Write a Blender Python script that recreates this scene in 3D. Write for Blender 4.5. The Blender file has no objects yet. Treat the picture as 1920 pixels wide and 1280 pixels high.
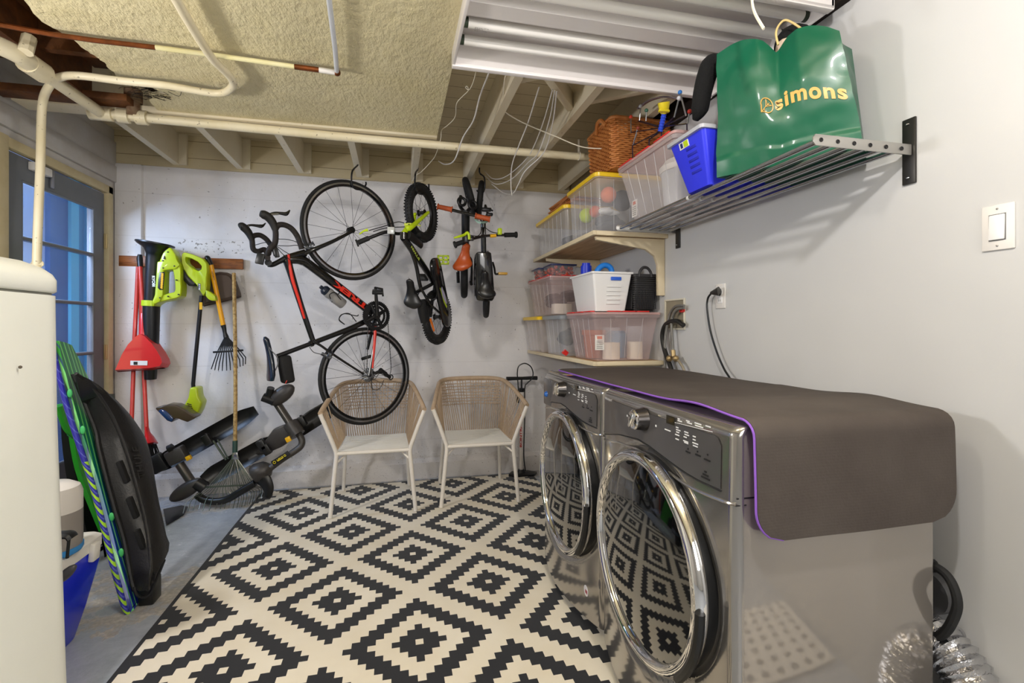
import bpy, bmesh, math, random
from mathutils import Vector, Matrix, Quaternion, noise
random.seed(7)
C = bpy.context.scene
COL = C.collection
PI = math.pi
V = Vector
# ---------------------------------------------------------------- camera
F, CX, CY, YAW, CAMH = 913.0, 960.0, 612.0, 0.2348, 1.20
SN, CS = math.sin(YAW), math.cos(YAW)
cam = bpy.data.cameras.new('camera')
cam.sensor_width = 36.0
cam.lens = F / 1920 * 36.0
cam.shift_y = -(640 - CY) / 1920
cam.clip_start = 0.05
co = bpy.data.objects.new('camera', cam)
COL.objects.link(co)
co.location = (0, 0, CAMH)
co.rotation_euler = (PI / 2, 0, -YAW)
C.camera = co

def ray(px, py):
    a = (px - CX) / F
    return V((a * CS + SN, CS - a * SN, (CY - py) / F))

def at(px, py, X=None, Y=None, Z=None, P=None, n=None):
    """a point of the photograph on a known plane of the room"""
    d = ray(px, py)
    if X is not None: t = X / d.x
    elif Y is not None: t = Y / d.y
    elif Z is not None: t = (Z - CAMH) / d.z
    else:
        t = (V(P) - V((0, 0, CAMH))).dot(V(n)) / d.dot(V(n))
    return V((0, 0, CAMH)) + d * t

# ---------------------------------------------------------------- materials
def lin(c):
    if isinstance(c, str):
        c = c.lstrip('#'); c = [int(c[i:i + 2], 16) / 255 for i in (0, 2, 4)]
    return tuple(x / 12.92 if x <= 0.04045 else ((x + 0.055) / 1.055) ** 2.4 for x in c[:3]) + (1.0,)

class NT:
    def __init__(s, name):
        s.m = bpy.data.materials.new(name); s.m.use_nodes = True
        s.t = s.m.node_tree; s.n = s.t.nodes; s.l = s.t.links
        s.b = s.n['Principled BSDF']; s.out = s.n['Material Output']
    def new(s, typ, **kw):
        nd = s.n.new(typ)
        for k, v in kw.items():
            if k in nd.inputs: nd.inputs[k].default_value = v
            else: setattr(nd, k, v)
        return nd
    def lk(s, a, b): s.l.new(a, b)
    def math(s, op, a, b=None, c=None):
        nd = s.n.new('ShaderNodeMath'); nd.operation = op
        for i, x in enumerate((a, b, c)):
            if x is None: continue
            if isinstance(x, (int, float)): nd.inputs[i].default_value = x
            else: s.lk(x, nd.inputs[i])
        return nd.outputs[0]
    def pos(s):
        if not hasattr(s, '_p'):
            g = s.n.new('ShaderNodeNewGeometry'); s._p = g.outputs['Position']
        return s._p
    def obj(s):
        if not hasattr(s, '_o'):
            g = s.n.new('ShaderNodeTexCoord'); s._o = g.outputs['Object']
        return s._o
    def noise(s, scale, detail=3, vec=None, rough=.55):
        nd = s.new('ShaderNodeTexNoise'); nd.inputs['Scale'].default_value = scale
        nd.inputs['Detail'].default_value = detail; nd.inputs['Roughness'].default_value = rough
        s.lk(vec if vec is not None else s.obj(), nd.inputs['Vector']); return nd.outputs['Fac']
    def ramp(s, fac, stops):
        nd = s.n.new('ShaderNodeValToRGB'); s.lk(fac, nd.inputs['Fac'])
        cr = nd.color_ramp
        while len(cr.elements) < len(stops): cr.elements.new(0.5)
        for e, (p, c) in zip(cr.elements, stops):
            e.position = p; e.color = lin(c)
        return nd.outputs['Color']
    def mix(s, fac, a, b):
        nd = s.n.new('ShaderNodeMix'); nd.data_type = 'RGBA'
        for i, x in ((0, fac), (6, a), (7, b)):
            if isinstance(x, (int, float)): nd.inputs[i].default_value = x
            elif isinstance(x, (str, tuple)): nd.inputs[i].default_value = lin(x)
            else: s.lk(x, nd.inputs[i])
        return nd.outputs[2]
    def color(s, c):
        if isinstance(c, (str, tuple)): s.b.inputs['Base Color'].default_value = lin(c)
        else: s.lk(c, s.b.inputs['Base Color'])
    def bump(s, h, strength=.3, dist=.01):
        nd = s.n.new('ShaderNodeBump'); nd.inputs['Strength'].default_value = strength
        nd.inputs['Distance'].default_value = dist
        s.lk(h, nd.inputs['Height']); s.lk(nd.outputs['Normal'], s.b.inputs['Normal'])
    def set(s, rough=.5, metal=0, spec=.5, coat=0, alpha=1, trans=0, ior=1.45, sheen=0):
        b = s.b.inputs
        b['Roughness'].default_value = rough; b['Metallic'].default_value = metal
        b['Specular IOR Level'].default_value = spec; b['Coat Weight'].default_value = coat
        b['Alpha'].default_value = alpha; b['Transmission Weight'].default_value = trans
        b['IOR'].default_value = ior; b['Sheen Weight'].default_value = sheen
        b['Coat Roughness'].default_value = .05

_mc = {}
def M(name, col, rough=.5, metal=0, col2=None, vs=8, bump=0, bs=60, **kw):
    if name in _mc: return _mc[name]
    s = NT(name); s.set(rough, metal, **kw)
    if col2: s.color(s.ramp(s.noise(vs, 4), [(.3, col), (.7, col2)]))
    else: s.color(col)
    if bump: s.bump(s.noise(bs, 3), bump)
    _mc[name] = s.m
    return s.m

# ---------------------------------------------------------------- mesh building
def frame(d, up=None):
    d = V(d).normalized()
    u = V(up) if up is not None else (V((0, 0, 1)) if abs(d.z) < .9 else V((1, 0, 0)))
    x = u.cross(d)
    if x.length < 1e-6: x = V((1, 0, 0)).cross(d)
    x.normalize(); y = d.cross(x).normalized()
    return x, y, d

def spline(pts, n=8, closed=False):
    """Catmull-Rom through the points"""
    pts = [V(p) for p in pts]; out = []
    m = len(pts)
    rng = range(m if closed else m - 1)
    for i in rng:
        p0 = pts[(i - 1) % m] if closed or i > 0 else pts[0] * 2 - pts[1]
        p1 = pts[i]; p2 = pts[(i + 1) % m]
        p3 = pts[(i + 2) % m] if closed or i + 2 < m else pts[-1] * 2 - pts[-2]
        for k in range(n):
            t = k / n
            out.append(.5 * ((2 * p1) + (p2 - p0) * t + (2 * p0 - 5 * p1 + 4 * p2 - p3) * t * t + (3 * p1 - p0 - 3 * p2 + p3) * t ** 3))
    if not closed: out.append(pts[-1])
    return out

class MB:
    def __init__(s): s.b = bmesh.new()
    def box(s, c, size, rot=None, bevel=0, seg=2):
        """rot: Matrix 3x3 or z angle"""
        t = MB() if bevel else s
        R = Matrix.Rotation(rot, 3, 'Z') if isinstance(rot, (int, float)) else (rot or Matrix.Identity(3))
        hx, hy, hz = [q / 2 for q in size]; c = V(c)
        vs = [t.b.verts.new((x, y, z) if bevel else c + R @ V((x, y, z))) for x in (-hx, hx) for y in (-hy, hy) for z in (-hz, hz)]
        for f in ((0, 1, 3, 2), (4, 6, 7, 5), (0, 4, 5, 1), (2, 3, 7, 6), (0, 2, 6, 4), (1, 5, 7, 3)):
            t.b.faces.new([vs[i] for i in f])
        if bevel:
            bmesh.ops.bevel(t.b, geom=list(t.b.edges), offset=bevel, segments=seg, affect='EDGES', profile=.5)
            s.join(t, Matrix.Translation(c) @ R.to_4x4())
        return s
    def bb(s, x0, x1, y0, y1, z0, z1, bevel=0, seg=2):
        return s.box(((x0 + x1) / 2, (y0 + y1) / 2, (z0 + z1) / 2), (abs(x1 - x0), abs(y1 - y0), abs(z1 - z0)), None, bevel, seg)
    def join(s, o, mat=None):
        m = {}
        for v in o.b.verts: m[v] = s.b.verts.new(mat @ v.co if mat else v.co)
        for f in o.b.faces:
            try: s.b.faces.new([m[v] for v in f.verts])
            except ValueError: pass
        o.b.free(); return s
    def tube(s, pts, r, seg=10, caps=True, closed=False, flat=None, up=None):
        """sweep a circle (or ellipse: flat = second-axis factor) along the points"""
        pts = [V(p) for p in pts]; n = len(pts)
        if n < 2: return s
        rs = r if isinstance(r, (list, tuple)) else [r] * n
        if len(rs) != n:
            rs = [rs[0] + (rs[-1] - rs[0]) * i / (n - 1) for i in range(n)] if len(rs) == 2 else \
                 [rs[min(len(rs) - 2, int(i / (n - 1) * (len(rs) - 1)))] * (1 - (i / (n - 1) * (len(rs) - 1) - min(len(rs) - 2, int(i / (n - 1) * (len(rs) - 1))))) +
                  rs[min(len(rs) - 2, int(i / (n - 1) * (len(rs) - 1))) + 1] * (i / (n - 1) * (len(rs) - 1) - min(len(rs) - 2, int(i / (n - 1) * (len(rs) - 1)))) for i in range(n)]
        fl = flat or 1.0
        tang = []
        for i in range(n):
            if closed: d = pts[(i + 1) % n] - pts[(i - 1) % n]
            else: d = pts[min(i + 1, n - 1)] - pts[max(i - 1, 0)]
            tang.append(d.normalized() if d.length > 1e-9 else V((0, 0, 1)))
        x, y, _ = frame(tang[0], up)
        rings = []
        for i in range(n):
            if i:
                q = tang[i - 1].rotation_difference(tang[i]); x = q @ x
            if up is not None:
                x, y, _ = frame(tang[i], up)
            else:
                x = (x - tang[i] * x.dot(tang[i])).normalized(); y = tang[i].cross(x)
            sc = 1.0
            if 0 < i < n - 1 or closed:
                a = (pts[i] - pts[i - 1]); b = (pts[(i + 1) % n] - pts[i])
                if a.length > 1e-9 and b.length > 1e-9:
                    cth = max(-1, min(1, a.normalized().dot(b.normalized())))
                    sc = min(1.6, 1 / max(.5, math.sqrt((1 + cth) / 2)))
            rr = rs[i]
            rings.append([s.b.verts.new(pts[i] + x * (math.cos(2 * PI * k / seg) * rr * fl * (sc if fl == 1 else 1)) + y * (math.sin(2 * PI * k / seg) * rr * (sc if fl == 1 else 1))) for k in range(seg)])
        m = n if closed else n - 1
        for i in range(m):
            A, B = rings[i], rings[(i + 1) % n]
            for k in range(seg):
                s.b.faces.new((A[k], A[(k + 1) % seg], B[(k + 1) % seg], B[k]))
        if caps and not closed:
            s.b.faces.new(rings[0][::-1]); s.b.faces.new(rings[-1])
        return s
    def bar(s, a, b, r, seg=8): return s.tube([a, b], r, seg)
    def lathe(s, prof, c=(0, 0, 0), axis=(0, 0, 1), seg=24, closed=False, arc=None, up=None):
        """profile [(radius, height)] around an axis through c"""
        x, y, d = frame(axis, up); c = V(c); rings = []
        full = arc is None
        ns = seg if full else seg + 1
        for (r, h) in prof:
            if r < 1e-6: rings.append([s.b.verts.new(c + d * h)])
            else: rings.append([s.b.verts.new(c + d * h + (x * math.cos(t) + y * math.sin(t)) * r) for t in
                [(2 * PI * k / seg if full else arc[0] + (arc[1] - arc[0]) * k / seg) for k in range(ns)]])
        m = len(rings)
        for i in range(m if closed else m - 1):
            A, B = rings[i], rings[(i + 1) % m]
            for k in range(seg):
                k2 = (k + 1) % ns
                q = []
                for w in ((A, k), (A, k2), (B, k2), (B, k)):
                    v = w[0][0] if len(w[0]) == 1 else w[0][w[1]]
                    if v not in q: q.append(v)
                if len(q) > 2:
                    try: s.b.faces.new(q)
                    except ValueError: pass
        return s
    def cyl(s, a, b, r, seg=20, r2=None):
        a, b = V(a), V(b); L = (b - a).length
        return s.lathe([(0, 0), (r, 0), (r2 or r, L), (0, L)], a, b - a, seg)
    def torus(s, c, axis, R, r, seg=48, rs=10, flat=1.0):
        return s.lathe([(R + r * math.cos(2 * PI * k / rs), r * flat * math.sin(2 * PI * k / rs)) for k in range(rs)], c, axis, seg, closed=True)
    def sphere(s, c, r, seg=16, axis=(0, 0, 1), sc=(1, 1, 1)):
        t = MB(); t.lathe([(r * math.sin(PI * k / (seg // 2)), -r * math.cos(PI * k / (seg // 2))) for k in range(seg // 2 + 1)], (0, 0, 0), (0, 0, 1), seg)
        x, y, d = frame(axis)
        m = Matrix((x * sc[0], y * sc[1], d * sc[2])).transposed().to_4x4()
        return s.join(t, Matrix.Translation(V(c)) @ m)
    def prism(s, poly, d):
        """polygon of 3D points pushed along vector d (both caps)"""
        A = [s.b.verts.new(V(p)) for p in poly]; B = [s.b.verts.new(V(p) + V(d)) for p in poly]
        n = len(A)
        s.b.faces.new(A[::-1]); s.b.faces.new(B)
        for i in range(n): s.b.faces.new((A[i], A[(i + 1) % n], B[(i + 1) % n], B[i]))
        return s
    def slab(s, poly, d, bevel=.003, seg=2):
        t = MB(); t.prism(poly, d)
        bmesh.ops.recalc_face_normals(t.b, faces=t.b.faces)
        if bevel: bmesh.ops.bevel(t.b, geom=list(t.b.edges), offset=bevel, segments=seg, affect='EDGES', profile=.5, clamp_overlap=True)
        return s.join(t)
    def loft(s, rings, caps=True, closed=True):
        R = [[s.b.verts.new(V(p)) for p in r] for r in rings]; n = len(R[0])
        for i in range(len(R) - 1):
            for k in range(n if closed else n - 1):
                s.b.faces.new((R[i][k], R[i][(k + 1) % n], R[i + 1][(k + 1) % n], R[i + 1][k]))
        if caps and closed: s.b.faces.new(R[0][::-1]); s.b.faces.new(R[-1])
        return s
    def grid(s, fn, nu, nv):
        R = [[s.b.verts.new(fn(i / nu, j / nv)) for j in range(nv + 1)] for i in range(nu + 1)]
        for i in range(nu):
            for j in range(nv): s.b.faces.new((R[i][j], R[i + 1][j], R[i + 1][j + 1], R[i][j + 1]))
        return s
    def shell(s, t, both=False):
        """give every face a thickness t inwards"""
        bmesh.ops.recalc_face_normals(s.b, faces=s.b.faces)
        bmesh.ops.solidify(s.b, geom=list(s.b.faces), thickness=t); return s
    def xf(s, m):
        bmesh.ops.transform(s.b, matrix=m, verts=s.b.verts); return s

def wmat(o):
    m = Matrix.LocRotScale(o.location, o.rotation_euler.to_quaternion(), o.scale)
    return wmat(o.parent) @ m if o.parent else m

def obj(name, mb, mat, parent=None, local=False, smooth=35, label=None, recalc=True):
    """link ONE mesh object; its coordinates are the room's unless local"""
    b = mb.b
    if recalc: bmesh.ops.recalc_face_normals(b, faces=b.faces)
    if parent is not None and not local:
        bmesh.ops.transform(b, matrix=wmat(parent).inverted(), verts=b.verts)
    me = bpy.data.meshes.new(name); b.to_mesh(me); b.free()
    if smooth:
        me.shade_smooth()
        me.set_sharp_from_angle(angle=math.radians(smooth))
    for m in (mat if isinstance(mat, (list, tuple)) else [mat]): me.materials.append(m)
    o = bpy.data.objects.new(name, me); COL.objects.link(o)
    if parent is not None: o.parent = parent
    if label: o['label'] = label
    return o

def thing(name, label, cat, loc=(0, 0, 0), rotz=0, group=None, kind=None):
    o = bpy.data.objects.new(name, None); COL.objects.link(o)
    o.empty_display_size = .05
    o.location = loc; o.rotation_euler = (0, 0, rotz)
    return tag(o, label, cat, group, kind)

def tag(o, label, cat, group=None, kind=None):
    o['label'] = label; o['category'] = cat
    if group: o['group'] = group
    if kind: o['kind'] = kind
    return o

def struct(name, mb, mat, **kw):
    o = obj(name, mb, mat, **kw); o['kind'] = 'structure'; return o

def dup(root, loc, rotz, label, group=None):
    def cp(o, par):
        c = o.copy(); COL.objects.link(c); c.parent = par
        for ch in list(kids.get(o.name, [])): cp(ch, c)
        return c
    kids = {}
    for o in bpy.data.objects:
        if o.parent: kids.setdefault(o.parent.name, []).append(o)
    r = cp(root, None)
    r.location = loc; r.rotation_euler = (0, 0, rotz); r['label'] = label
    if group: r['group'] = group
    return r

def text(name, body, mat, parent, p, xd, up, height=None, width=None, bold=0, ext=.0006, label=None, shear=0, nrm=None):
    """lettering: mesh of the glyphs, left baseline end at p, running along xd"""
    cu = bpy.data.curves.new(name, 'FONT'); cu.body = body; cu.size = 1; cu.extrude = 0; cu.offset = bold; cu.shear = shear
    cu.resolution_u = 4
    o = bpy.data.objects.new(name + '_tmp', cu)
    me = bpy.data.meshes.new_from_object(o)
    bpy.data.objects.remove(o)
    mb = MB(); mb.b.from_mesh(me); bpy.data.meshes.remove(me)
    xs = [v.co.x for v in mb.b.verts]; ys = [v.co.y for v in mb.b.verts]
    w = max(xs) - min(xs); h = max(ys) - min(ys)
    sx = (width / w) if width else height / h
    sy = (height / h) if height else sx
    xd = V(xd).normalized(); up = V(up); up = (up - xd * up.dot(xd)).normalized(); nn = xd.cross(up)
    for v in mb.b.verts:
        q = v.co; v.co = V(p) + xd * ((q.x - min(xs)) * sx) + up * ((q.y - min(ys)) * sy) + nn * ext
    return obj(name, mb, mat, parent, smooth=0, label=label, recalc=False)
# ================================================================ ROOM
XL, XR, YB, YN = -1.89, 1.50, 3.93, -2.2
ZB = 2.56          # underside of the boards
ZJ = 2.345         # underside of the joists

def wall_back_mat():
    s = NT('painted_concrete'); s.set(.75, spec=.3)
    p = s.pos()
    sep = s.new('ShaderNodeSeparateXYZ'); s.lk(p, sep.inputs[0])
    n1 = s.noise(1.3, 4, p); n2 = s.noise(7, 5, p, .7); n3 = s.noise(38, 2, p)
    base = s.ramp(n1, [(.3, '#dcd8d6'), (.55, '#e3e0df'), (.8, '#cfc6bb')])
    # board-marked joints every ~.30 m
    zz = s.math('ADD', sep.outputs[2], s.math('MULTIPLY', n2, .004))
    fr = s.math('FRACT', s.math('DIVIDE', zz, .305))
    line = s.math('LESS_THAN', fr, .012)
    base = s.mix(s.math('MULTIPLY', s.math('MULTIPLY', line, s.noise(5, 3, p)), .32), base, '#8f8478')
    # small pits and scuffs
    pit = s.math('GREATER_THAN', s.noise(55, 1, p), .755)
    base = s.mix(s.math('MULTIPLY', pit, .6), base, '#6f655a')
    for (qx, qy, wx, wz, th_) in ((395, 462, .22, .045, .60), (650, 240, .01, .01, .9), (1110, 840, .12, .05, .66), (930, 620, .10, .06, .68)):
        c0 = at(qx, qy, Y=3.93)
        mk = s.math('MULTIPLY', s.math('LESS_THAN', s.math('ABSOLUTE', s.math('SUBTRACT', sep.outputs[0], c0.x)), wx), s.math('LESS_THAN', s.math('ABSOLUTE', s.math('SUBTRACT', sep.outputs[2], c0.z)), wz))
        mk = s.math('MULTIPLY', mk, s.math('GREATER_THAN', s.noise(46, 4, p, .6), th_))
        base = s.mix(s.math('MULTIPLY', mk, .75), base, '#6b6352')
    low = s.math('LESS_THAN', s.math('ADD', sep.outputs[2], s.math('MULTIPLY', n2, .25)), .30)
    base = s.mix(s.math('MULTIPLY', low, .22), base, '#a89c8c')
    pit2 = s.math('MULTIPLY', s.math('GREATER_THAN', s.noise(150, 1, p), .72), s.math('LESS_THAN', sep.outputs[2], .35))
    base = s.mix(s.math('MULTIPLY', pit2, .7), base, '#574d43')
    s.color(base)
    s.bump(s.math('ADD', s.math('MULTIPLY', n2, .6), s.math('SUBTRACT', n3, s.math('MULTIPLY', line, 2))), .35, .006)
    return s.m

def plaster_mat():
    s = NT('ceiling_plaster'); s.set(.42, spec=.5)
    p = s.pos()
    n = s.noise(9, 6, p, .7); m = s.noise(55, 4, p, .65); g = s.noise(1.1, 3, p)
    s.color(s.ramp(s.math('ADD', s.math('MULTIPLY', g, .6), s.math('MULTIPLY', n, .4)), [(.3, '#d6c999'), (.5, '#dfd3aa'), (.75, '#c8ba8b')]))
    mp = s.new('ShaderNodeMapping'); mp.inputs['Scale'].default_value = (1, .45, 1); mp.inputs['Rotation'].default_value = (0, 0, .5)
    s.lk(p, mp.inputs[0])
    st = s.noise(60, 5, mp.outputs[0], .6)
    s.bump(s.math('ADD', s.math('MULTIPLY', st, 1.0), s.math('MULTIPLY', n, 1.6)), .75, .012)
    return s.m

def cream_wood(name='cream_painted_wood', a='#d9ccaf', b='#e0d6bd', line=None):
    s = NT(name); s.set(.6, spec=.3)
    p = s.pos()
    n = s.noise(3, 4, p); k = s.noise(24, 4, p, .7)
    base = s.ramp(n, [(.3, a), (.7, b)])
    sp = s.math('GREATER_THAN', s.noise(42, 2, p), .72)
    base = s.mix(s.math('MULTIPLY', sp, .5), base, '#7d6d50')
    if line:
        sep = s.new('ShaderNodeSeparateXYZ'); s.lk(p, sep.inputs[0])
        q = s.math('FRACT', s.math('DIVIDE', s.math('ADD', sep.outputs[line[0]], s.math('MULTIPLY', n, .004)), line[1]))
        ln = s.math('LESS_THAN', q, line[2])
        base = s.mix(s.math('MULTIPLY', ln, .8), base, '#5a4a30')
        s.bump(s.math('SUBTRACT', k, s.math('MULTIPLY', ln, 3)), .3, .004)
    else: s.bump(k, .25, .003)
    s.color(base); return s.m

def drywall_mat():
    s = NT('drywall_paint'); s.set(.5, spec=.35)
    p = s.pos()
    s.color(s.ramp(s.noise(1.2, 3, p), [(.3, '#c6c6c6'), (.7, '#d0d0cf')]))
    s.bump(s.math('ADD', s.noise(3, 3, p), s.math('MULTIPLY', s.noise(160, 2, p), .15)), .08, .01)
    return s.m

def floor_mat():
    s = NT('worn_painted_concrete'); s.set(.5, spec=.4)
    p = s.pos()
    sep = s.new('ShaderNodeSeparateXYZ'); s.lk(p, sep.inputs[0])
    n = s.noise(2.4, 6, p, .65); k = s.noise(14, 5, p, .7); f = s.noise(60, 3, p)
    paint = s.ramp(k, [(.3, '#a5abb4'), (.7, '#b9bfc8')])
    bare = s.ramp(s.math('ADD', s.math('MULTIPLY', f, .4), s.math('MULTIPLY', k, .6)), [(.35, '#8a7d6a'), (.5, '#a89d8b'), (.62, '#cfc6b6')])
    # bare strip: a worn band by the boards, as a stain with its own shape
    yy = s.math('ADD', sep.outputs[1], s.math('MULTIPLY', s.math('SUBTRACT', n, .5), .9))
    band = s.math('ABSOLUTE', s.math('SUBTRACT', yy, 2.50))
    v = s.math('ADD', s.math('MULTIPLY', s.math('LESS_THAN', band, .24), .16), s.math('ADD', s.math('MULTIPLY', n, .4), s.math('MULTIPLY', k, .6)))
    v = s.math('ADD', v, s.math('MULTIPLY', s.math('GREATER_THAN', yy, 3.42), .12))
    fac = s.ramp(v, [(.60, (0, 0, 0)), (.68, (.85, .85, .85))])
    s.color(s.mix(fac, paint, bare))
    s.bump(s.math('ADD', f, s.math('MULTIPLY', k, 2)), .25, .004)
    r = s.ramp(fac, [(0, (.55, .55, .55)), (1, (.95, .95, .95))]); s.lk(r, s.b.inputs['Roughness'])
    return s.m

m_back, m_plaster, m_dry, m_floor = wall_back_mat(), plaster_mat(), drywall_mat(), floor_mat()
m_cream = cream_wood()
m_boards = cream_wood('cream_ceiling_boards', '#c6b795', '#d0c3a3', (1, .138, .03))
m_rim = cream_wood('cream_rim_boards', '#c2b18c', '#cdbf9d', (2, .12, .03))
m_leftw = M('left_wall_paint', '#cfccc9', .7, col2='#bfb8ae', vs=5, bump=.3, bs=14)
m_raw = M('raw_brown_wood', '#7a4a22', .7, col2='#4a2a12', vs=14, bump=.3, bs=40)
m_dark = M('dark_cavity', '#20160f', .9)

struct('floor', MB().bb(XL - .1, XR + .1, YN - .1, YB + .1, -.1, 0), m_floor, smooth=0)
mb = MB()
def wb(u, v):
    x = XL - .05 + u * (XR - XL + .1); z = v * 2.36
    d = noise.noise(V((x * 2.1, 0, z * 2.1))) * .012 + noise.noise(V((x * 7, 3, z * 7))) * .004
    base = -.03 if z < .14 else 0
    return V((x, YB + d + base, z))
mb.grid(wb, 110, 76); mb.bb(XL - .1, XR + .1, YB + .05, YB + .15, 0, 2.7)
# corner pilaster of rough concrete
struct('wall_back', mb, m_back)
struct('trim_1', MB().bb(XL + .005, XL + .17, YB - .035, YB + .03, 0, 2.33, .012), m_back)
mb = MB().bb(XL, XR, YB - .02, YB + .02, 2.33, 2.60)
struct('trim_2', mb, m_rim, smooth=0)
struct('wall_right', MB().bb(XR, XR + .1, YN - .1, YB + .1, 0, 2.7), m_dry, smooth=0)
struct('trim_3', MB().bb(XR - .055, XR + .001, 2.9, YB, 2.05, 2.56), m_rim, smooth=0)
# left wall with the opening of the door
D0, D1, DZ = 2.93, 3.80, 2.09
mb = MB().bb(XL - .1, XL, YN - .1, D0 - .05, 0, 2.7).bb(XL - .1, XL, D1 + .05, YB + .1, 0, 2.7).bb(XL - .1, XL, D0 - .05, D1 + .05, DZ + .05, 2.7)
struct('wall_left', mb, m_leftw, smooth=0)
struct('wall_rear', MB().bb(XL - .1, XR + .1, YN - .1, YN, 0, 2.7), m_dry, smooth=0)
# lintel ledges over the door
mb = MB().bb(XL, XL + .022, YN, YB, 2.19, 2.30, .004).bb(XL, XL + .012, YN, YB, 2.30, 2.47, .002)
struct('trim_4', mb, m_leftw)
mb = MB()
for a in ((XL - .02, XL + .03, D0 - .09, D0 - .005, 0, DZ + .055), (XL - .02, XL + .02, D1 + .005, D1 + .06, 0, DZ + .055), (XL - .02, XL + .02, D0 - .09, D1 + .06, DZ + .003, DZ + .055)):
    mb.bb(*a, bevel=.005)
struct('trim_5', mb, M('door_casing_paint', '#d0c29c', .6, col2='#c4b389', vs=12, bump=.2, bs=30))
# ---- door
m_door = M('grey_door_paint', '#6f7278', .45, col2='#666a70', vs=6)
dr = thing('door_1', 'grey panelled exterior door with five glass lights in left wall', 'door', (XL - .02, D0, 0), kind='structure')
G0, G1, GZ0, GZ1 = 3.06, 3.69, .40, 1.965
mb = MB()
for a in ((D0 + .006, G0, .01, DZ - .005), (G1, D1 - .006, .01, DZ - .005), (G0, G1, GZ1, DZ - .005), (G0, G1, .01, GZ0)):
    mb.bb(XL - .045, XL - .003, *a)
struct('door_panel', mb, m_door, parent=dr, smooth=0)
rows = [.40, .715, 1.03, 1.346, 1.664, 1.965]
for z in rows[1:-1]:
    mb = MB(); mb.tube([(XL - .012, G0, z), (XL - .012, G1, z)], .011, 8); mb.bb(XL - .04, XL - .012, G0, G1, z - .010, z + .010)
    struct('muntin', mb, m_door, parent=dr)
mb = MB()
for y in (G0 + .004, G1 - .004): mb.tube([(XL - .010, y, GZ0), (XL - .010, y, GZ1)], .009, 8)
for z in (GZ0 + .004, GZ1 - .004): mb.tube([(XL - .010, G0, z), (XL - .010, G1, z)], .009, 8)
struct('glazing_bead', mb, m_door, parent=dr)
sg = NT('door_glass'); sg.set(.06, spec=.5, alpha=.14); sg.color('#a9c4e6'); sg.bump(sg.noise(30, 3), .1)
for a, b in zip(rows[:-1], rows[1:]):
    struct('glass_pane', MB().bb(XL - .030, XL - .024, G0 + .002, G1 - .002, a + .008, b - .008), sg.m, parent=dr, smooth=0)
m_hinge = M('brassy_hinge', '#b9a679', .5, .5)
for z in (.25, .98, 1.72):
    mb = MB().bb(XL - .002, XL + .006, D1 - .012, D1 + .03, z, z + .10, .002); mb.bar((XL + .008, D1 + .002, z), (XL + .008, D1 + .002, z + .1), .006)
    struct('hinge', mb, m_hinge, parent=dr)
t = thing('door_sensor', 'small white alarm contact screwed to the top of the grey door', 'sensor', (XL, 3.2, 2.04))
m_wplast = M('white_plastic', '#e6e2dd', .4)
obj('sensor_case', MB().bb(XL - .002, XL + .03, 3.10, 3.24, 2.03, 2.075, .006), m_wplast, t)
obj('latch_bracket', MB().bb(XL, XL + .012, 3.262, 3.285, 1.98, 2.085, .002), M('steel_dull', '#9a9ba0', .4, .9), t)
# what lies outside the door: blue painted metal fence and a pale wall, lit by daylight
mb = MB()
for y0, y1, dx, nm, c_ in ((2.9, 4.03, .0, 'outside_pale_wall', '#cfd9f2'), (4.03, 4.22, .03, 'outside_dark_blue', '#2b4f8c'), (4.22, 4.31, .05, 'outside_teal', '#58b6d8'), (4.31, 4.40, .03, 'outside_blue_teal', '#2f86b4'), (4.40, 5.4, .05, 'outside_blue_green', '#3a98c4')):
    struct('wall_exterior', MB().bb(-2.42, -2.36 + dx, y0, y1, 0, 3.2), M(nm, c_, .7, col2=None), smooth=0)
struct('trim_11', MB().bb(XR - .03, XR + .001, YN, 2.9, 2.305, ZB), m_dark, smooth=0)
struct('floor_exterior', MB().bb(-3.3, XL - .1, .5, 6.5, -.1, -.02), M('outside_ground', '#77808c', .9), smooth=0)

# ---- ceiling boards and joists
mb = MB().bb(XL - .1, XR + .1, YN - .1, YB + .1, ZB, ZB + .05)
struct('ceiling', mb, m_boards, smooth=0)
JX = [-1.53, -1.12, -.705, -.29, .118, .53, .935, 1.335]
names = ['first', 'second', 'third', 'fourth', 'fifth', 'sixth', 'seventh', 'eighth']
for i, x in enumerate(JX):
    w = .042
    mb = MB()
    def jf(u, v, s=x): return V((s, 0, 0))
    mb.bb(x, x + w, 2.88 if i == 0 else YN, YB - .02, ZJ, ZB)
    if i == 0: struct('trim_10', MB().bb(x, x + w, YN, 2.88, ZJ, ZB), m_raw, smooth=0)
    # small cleat at the wall end
    mb.bb(x + w, x + w + .05, YB - .045, YB - .02, ZJ - .0, ZB)
    o = obj('ceiling_joist', mb, m_cream, smooth=0)
    tag(o, 'cream painted ceiling joist, %s of the row counted from the door wall' % names[i], 'joist', 'cream joists under the ceiling boards', 'structure')
# bridging between the joists by the light
for (x0, y0, x1, y1) in ((.575, 2.28, .935, 2.02), (.60, 2.08, .935, 2.52), (.98, 2.42, 1.33, 2.15)):
    a, b = V((x0, y0, ZJ + .05)), V((x1, y1, ZJ + .05)); d = (b - a)
    mb = MB().box((a + b) / 2 + V((0, 0, .03)), (d.length, .04, .09), math.atan2(d.y, d.x), .002)
    tag(obj('bridging_block', mb, m_cream), 'cream wooden brace nailed slantwise between joists beside the ceiling light', 'brace', 'slanted braces between joists', 'structure')
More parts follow.
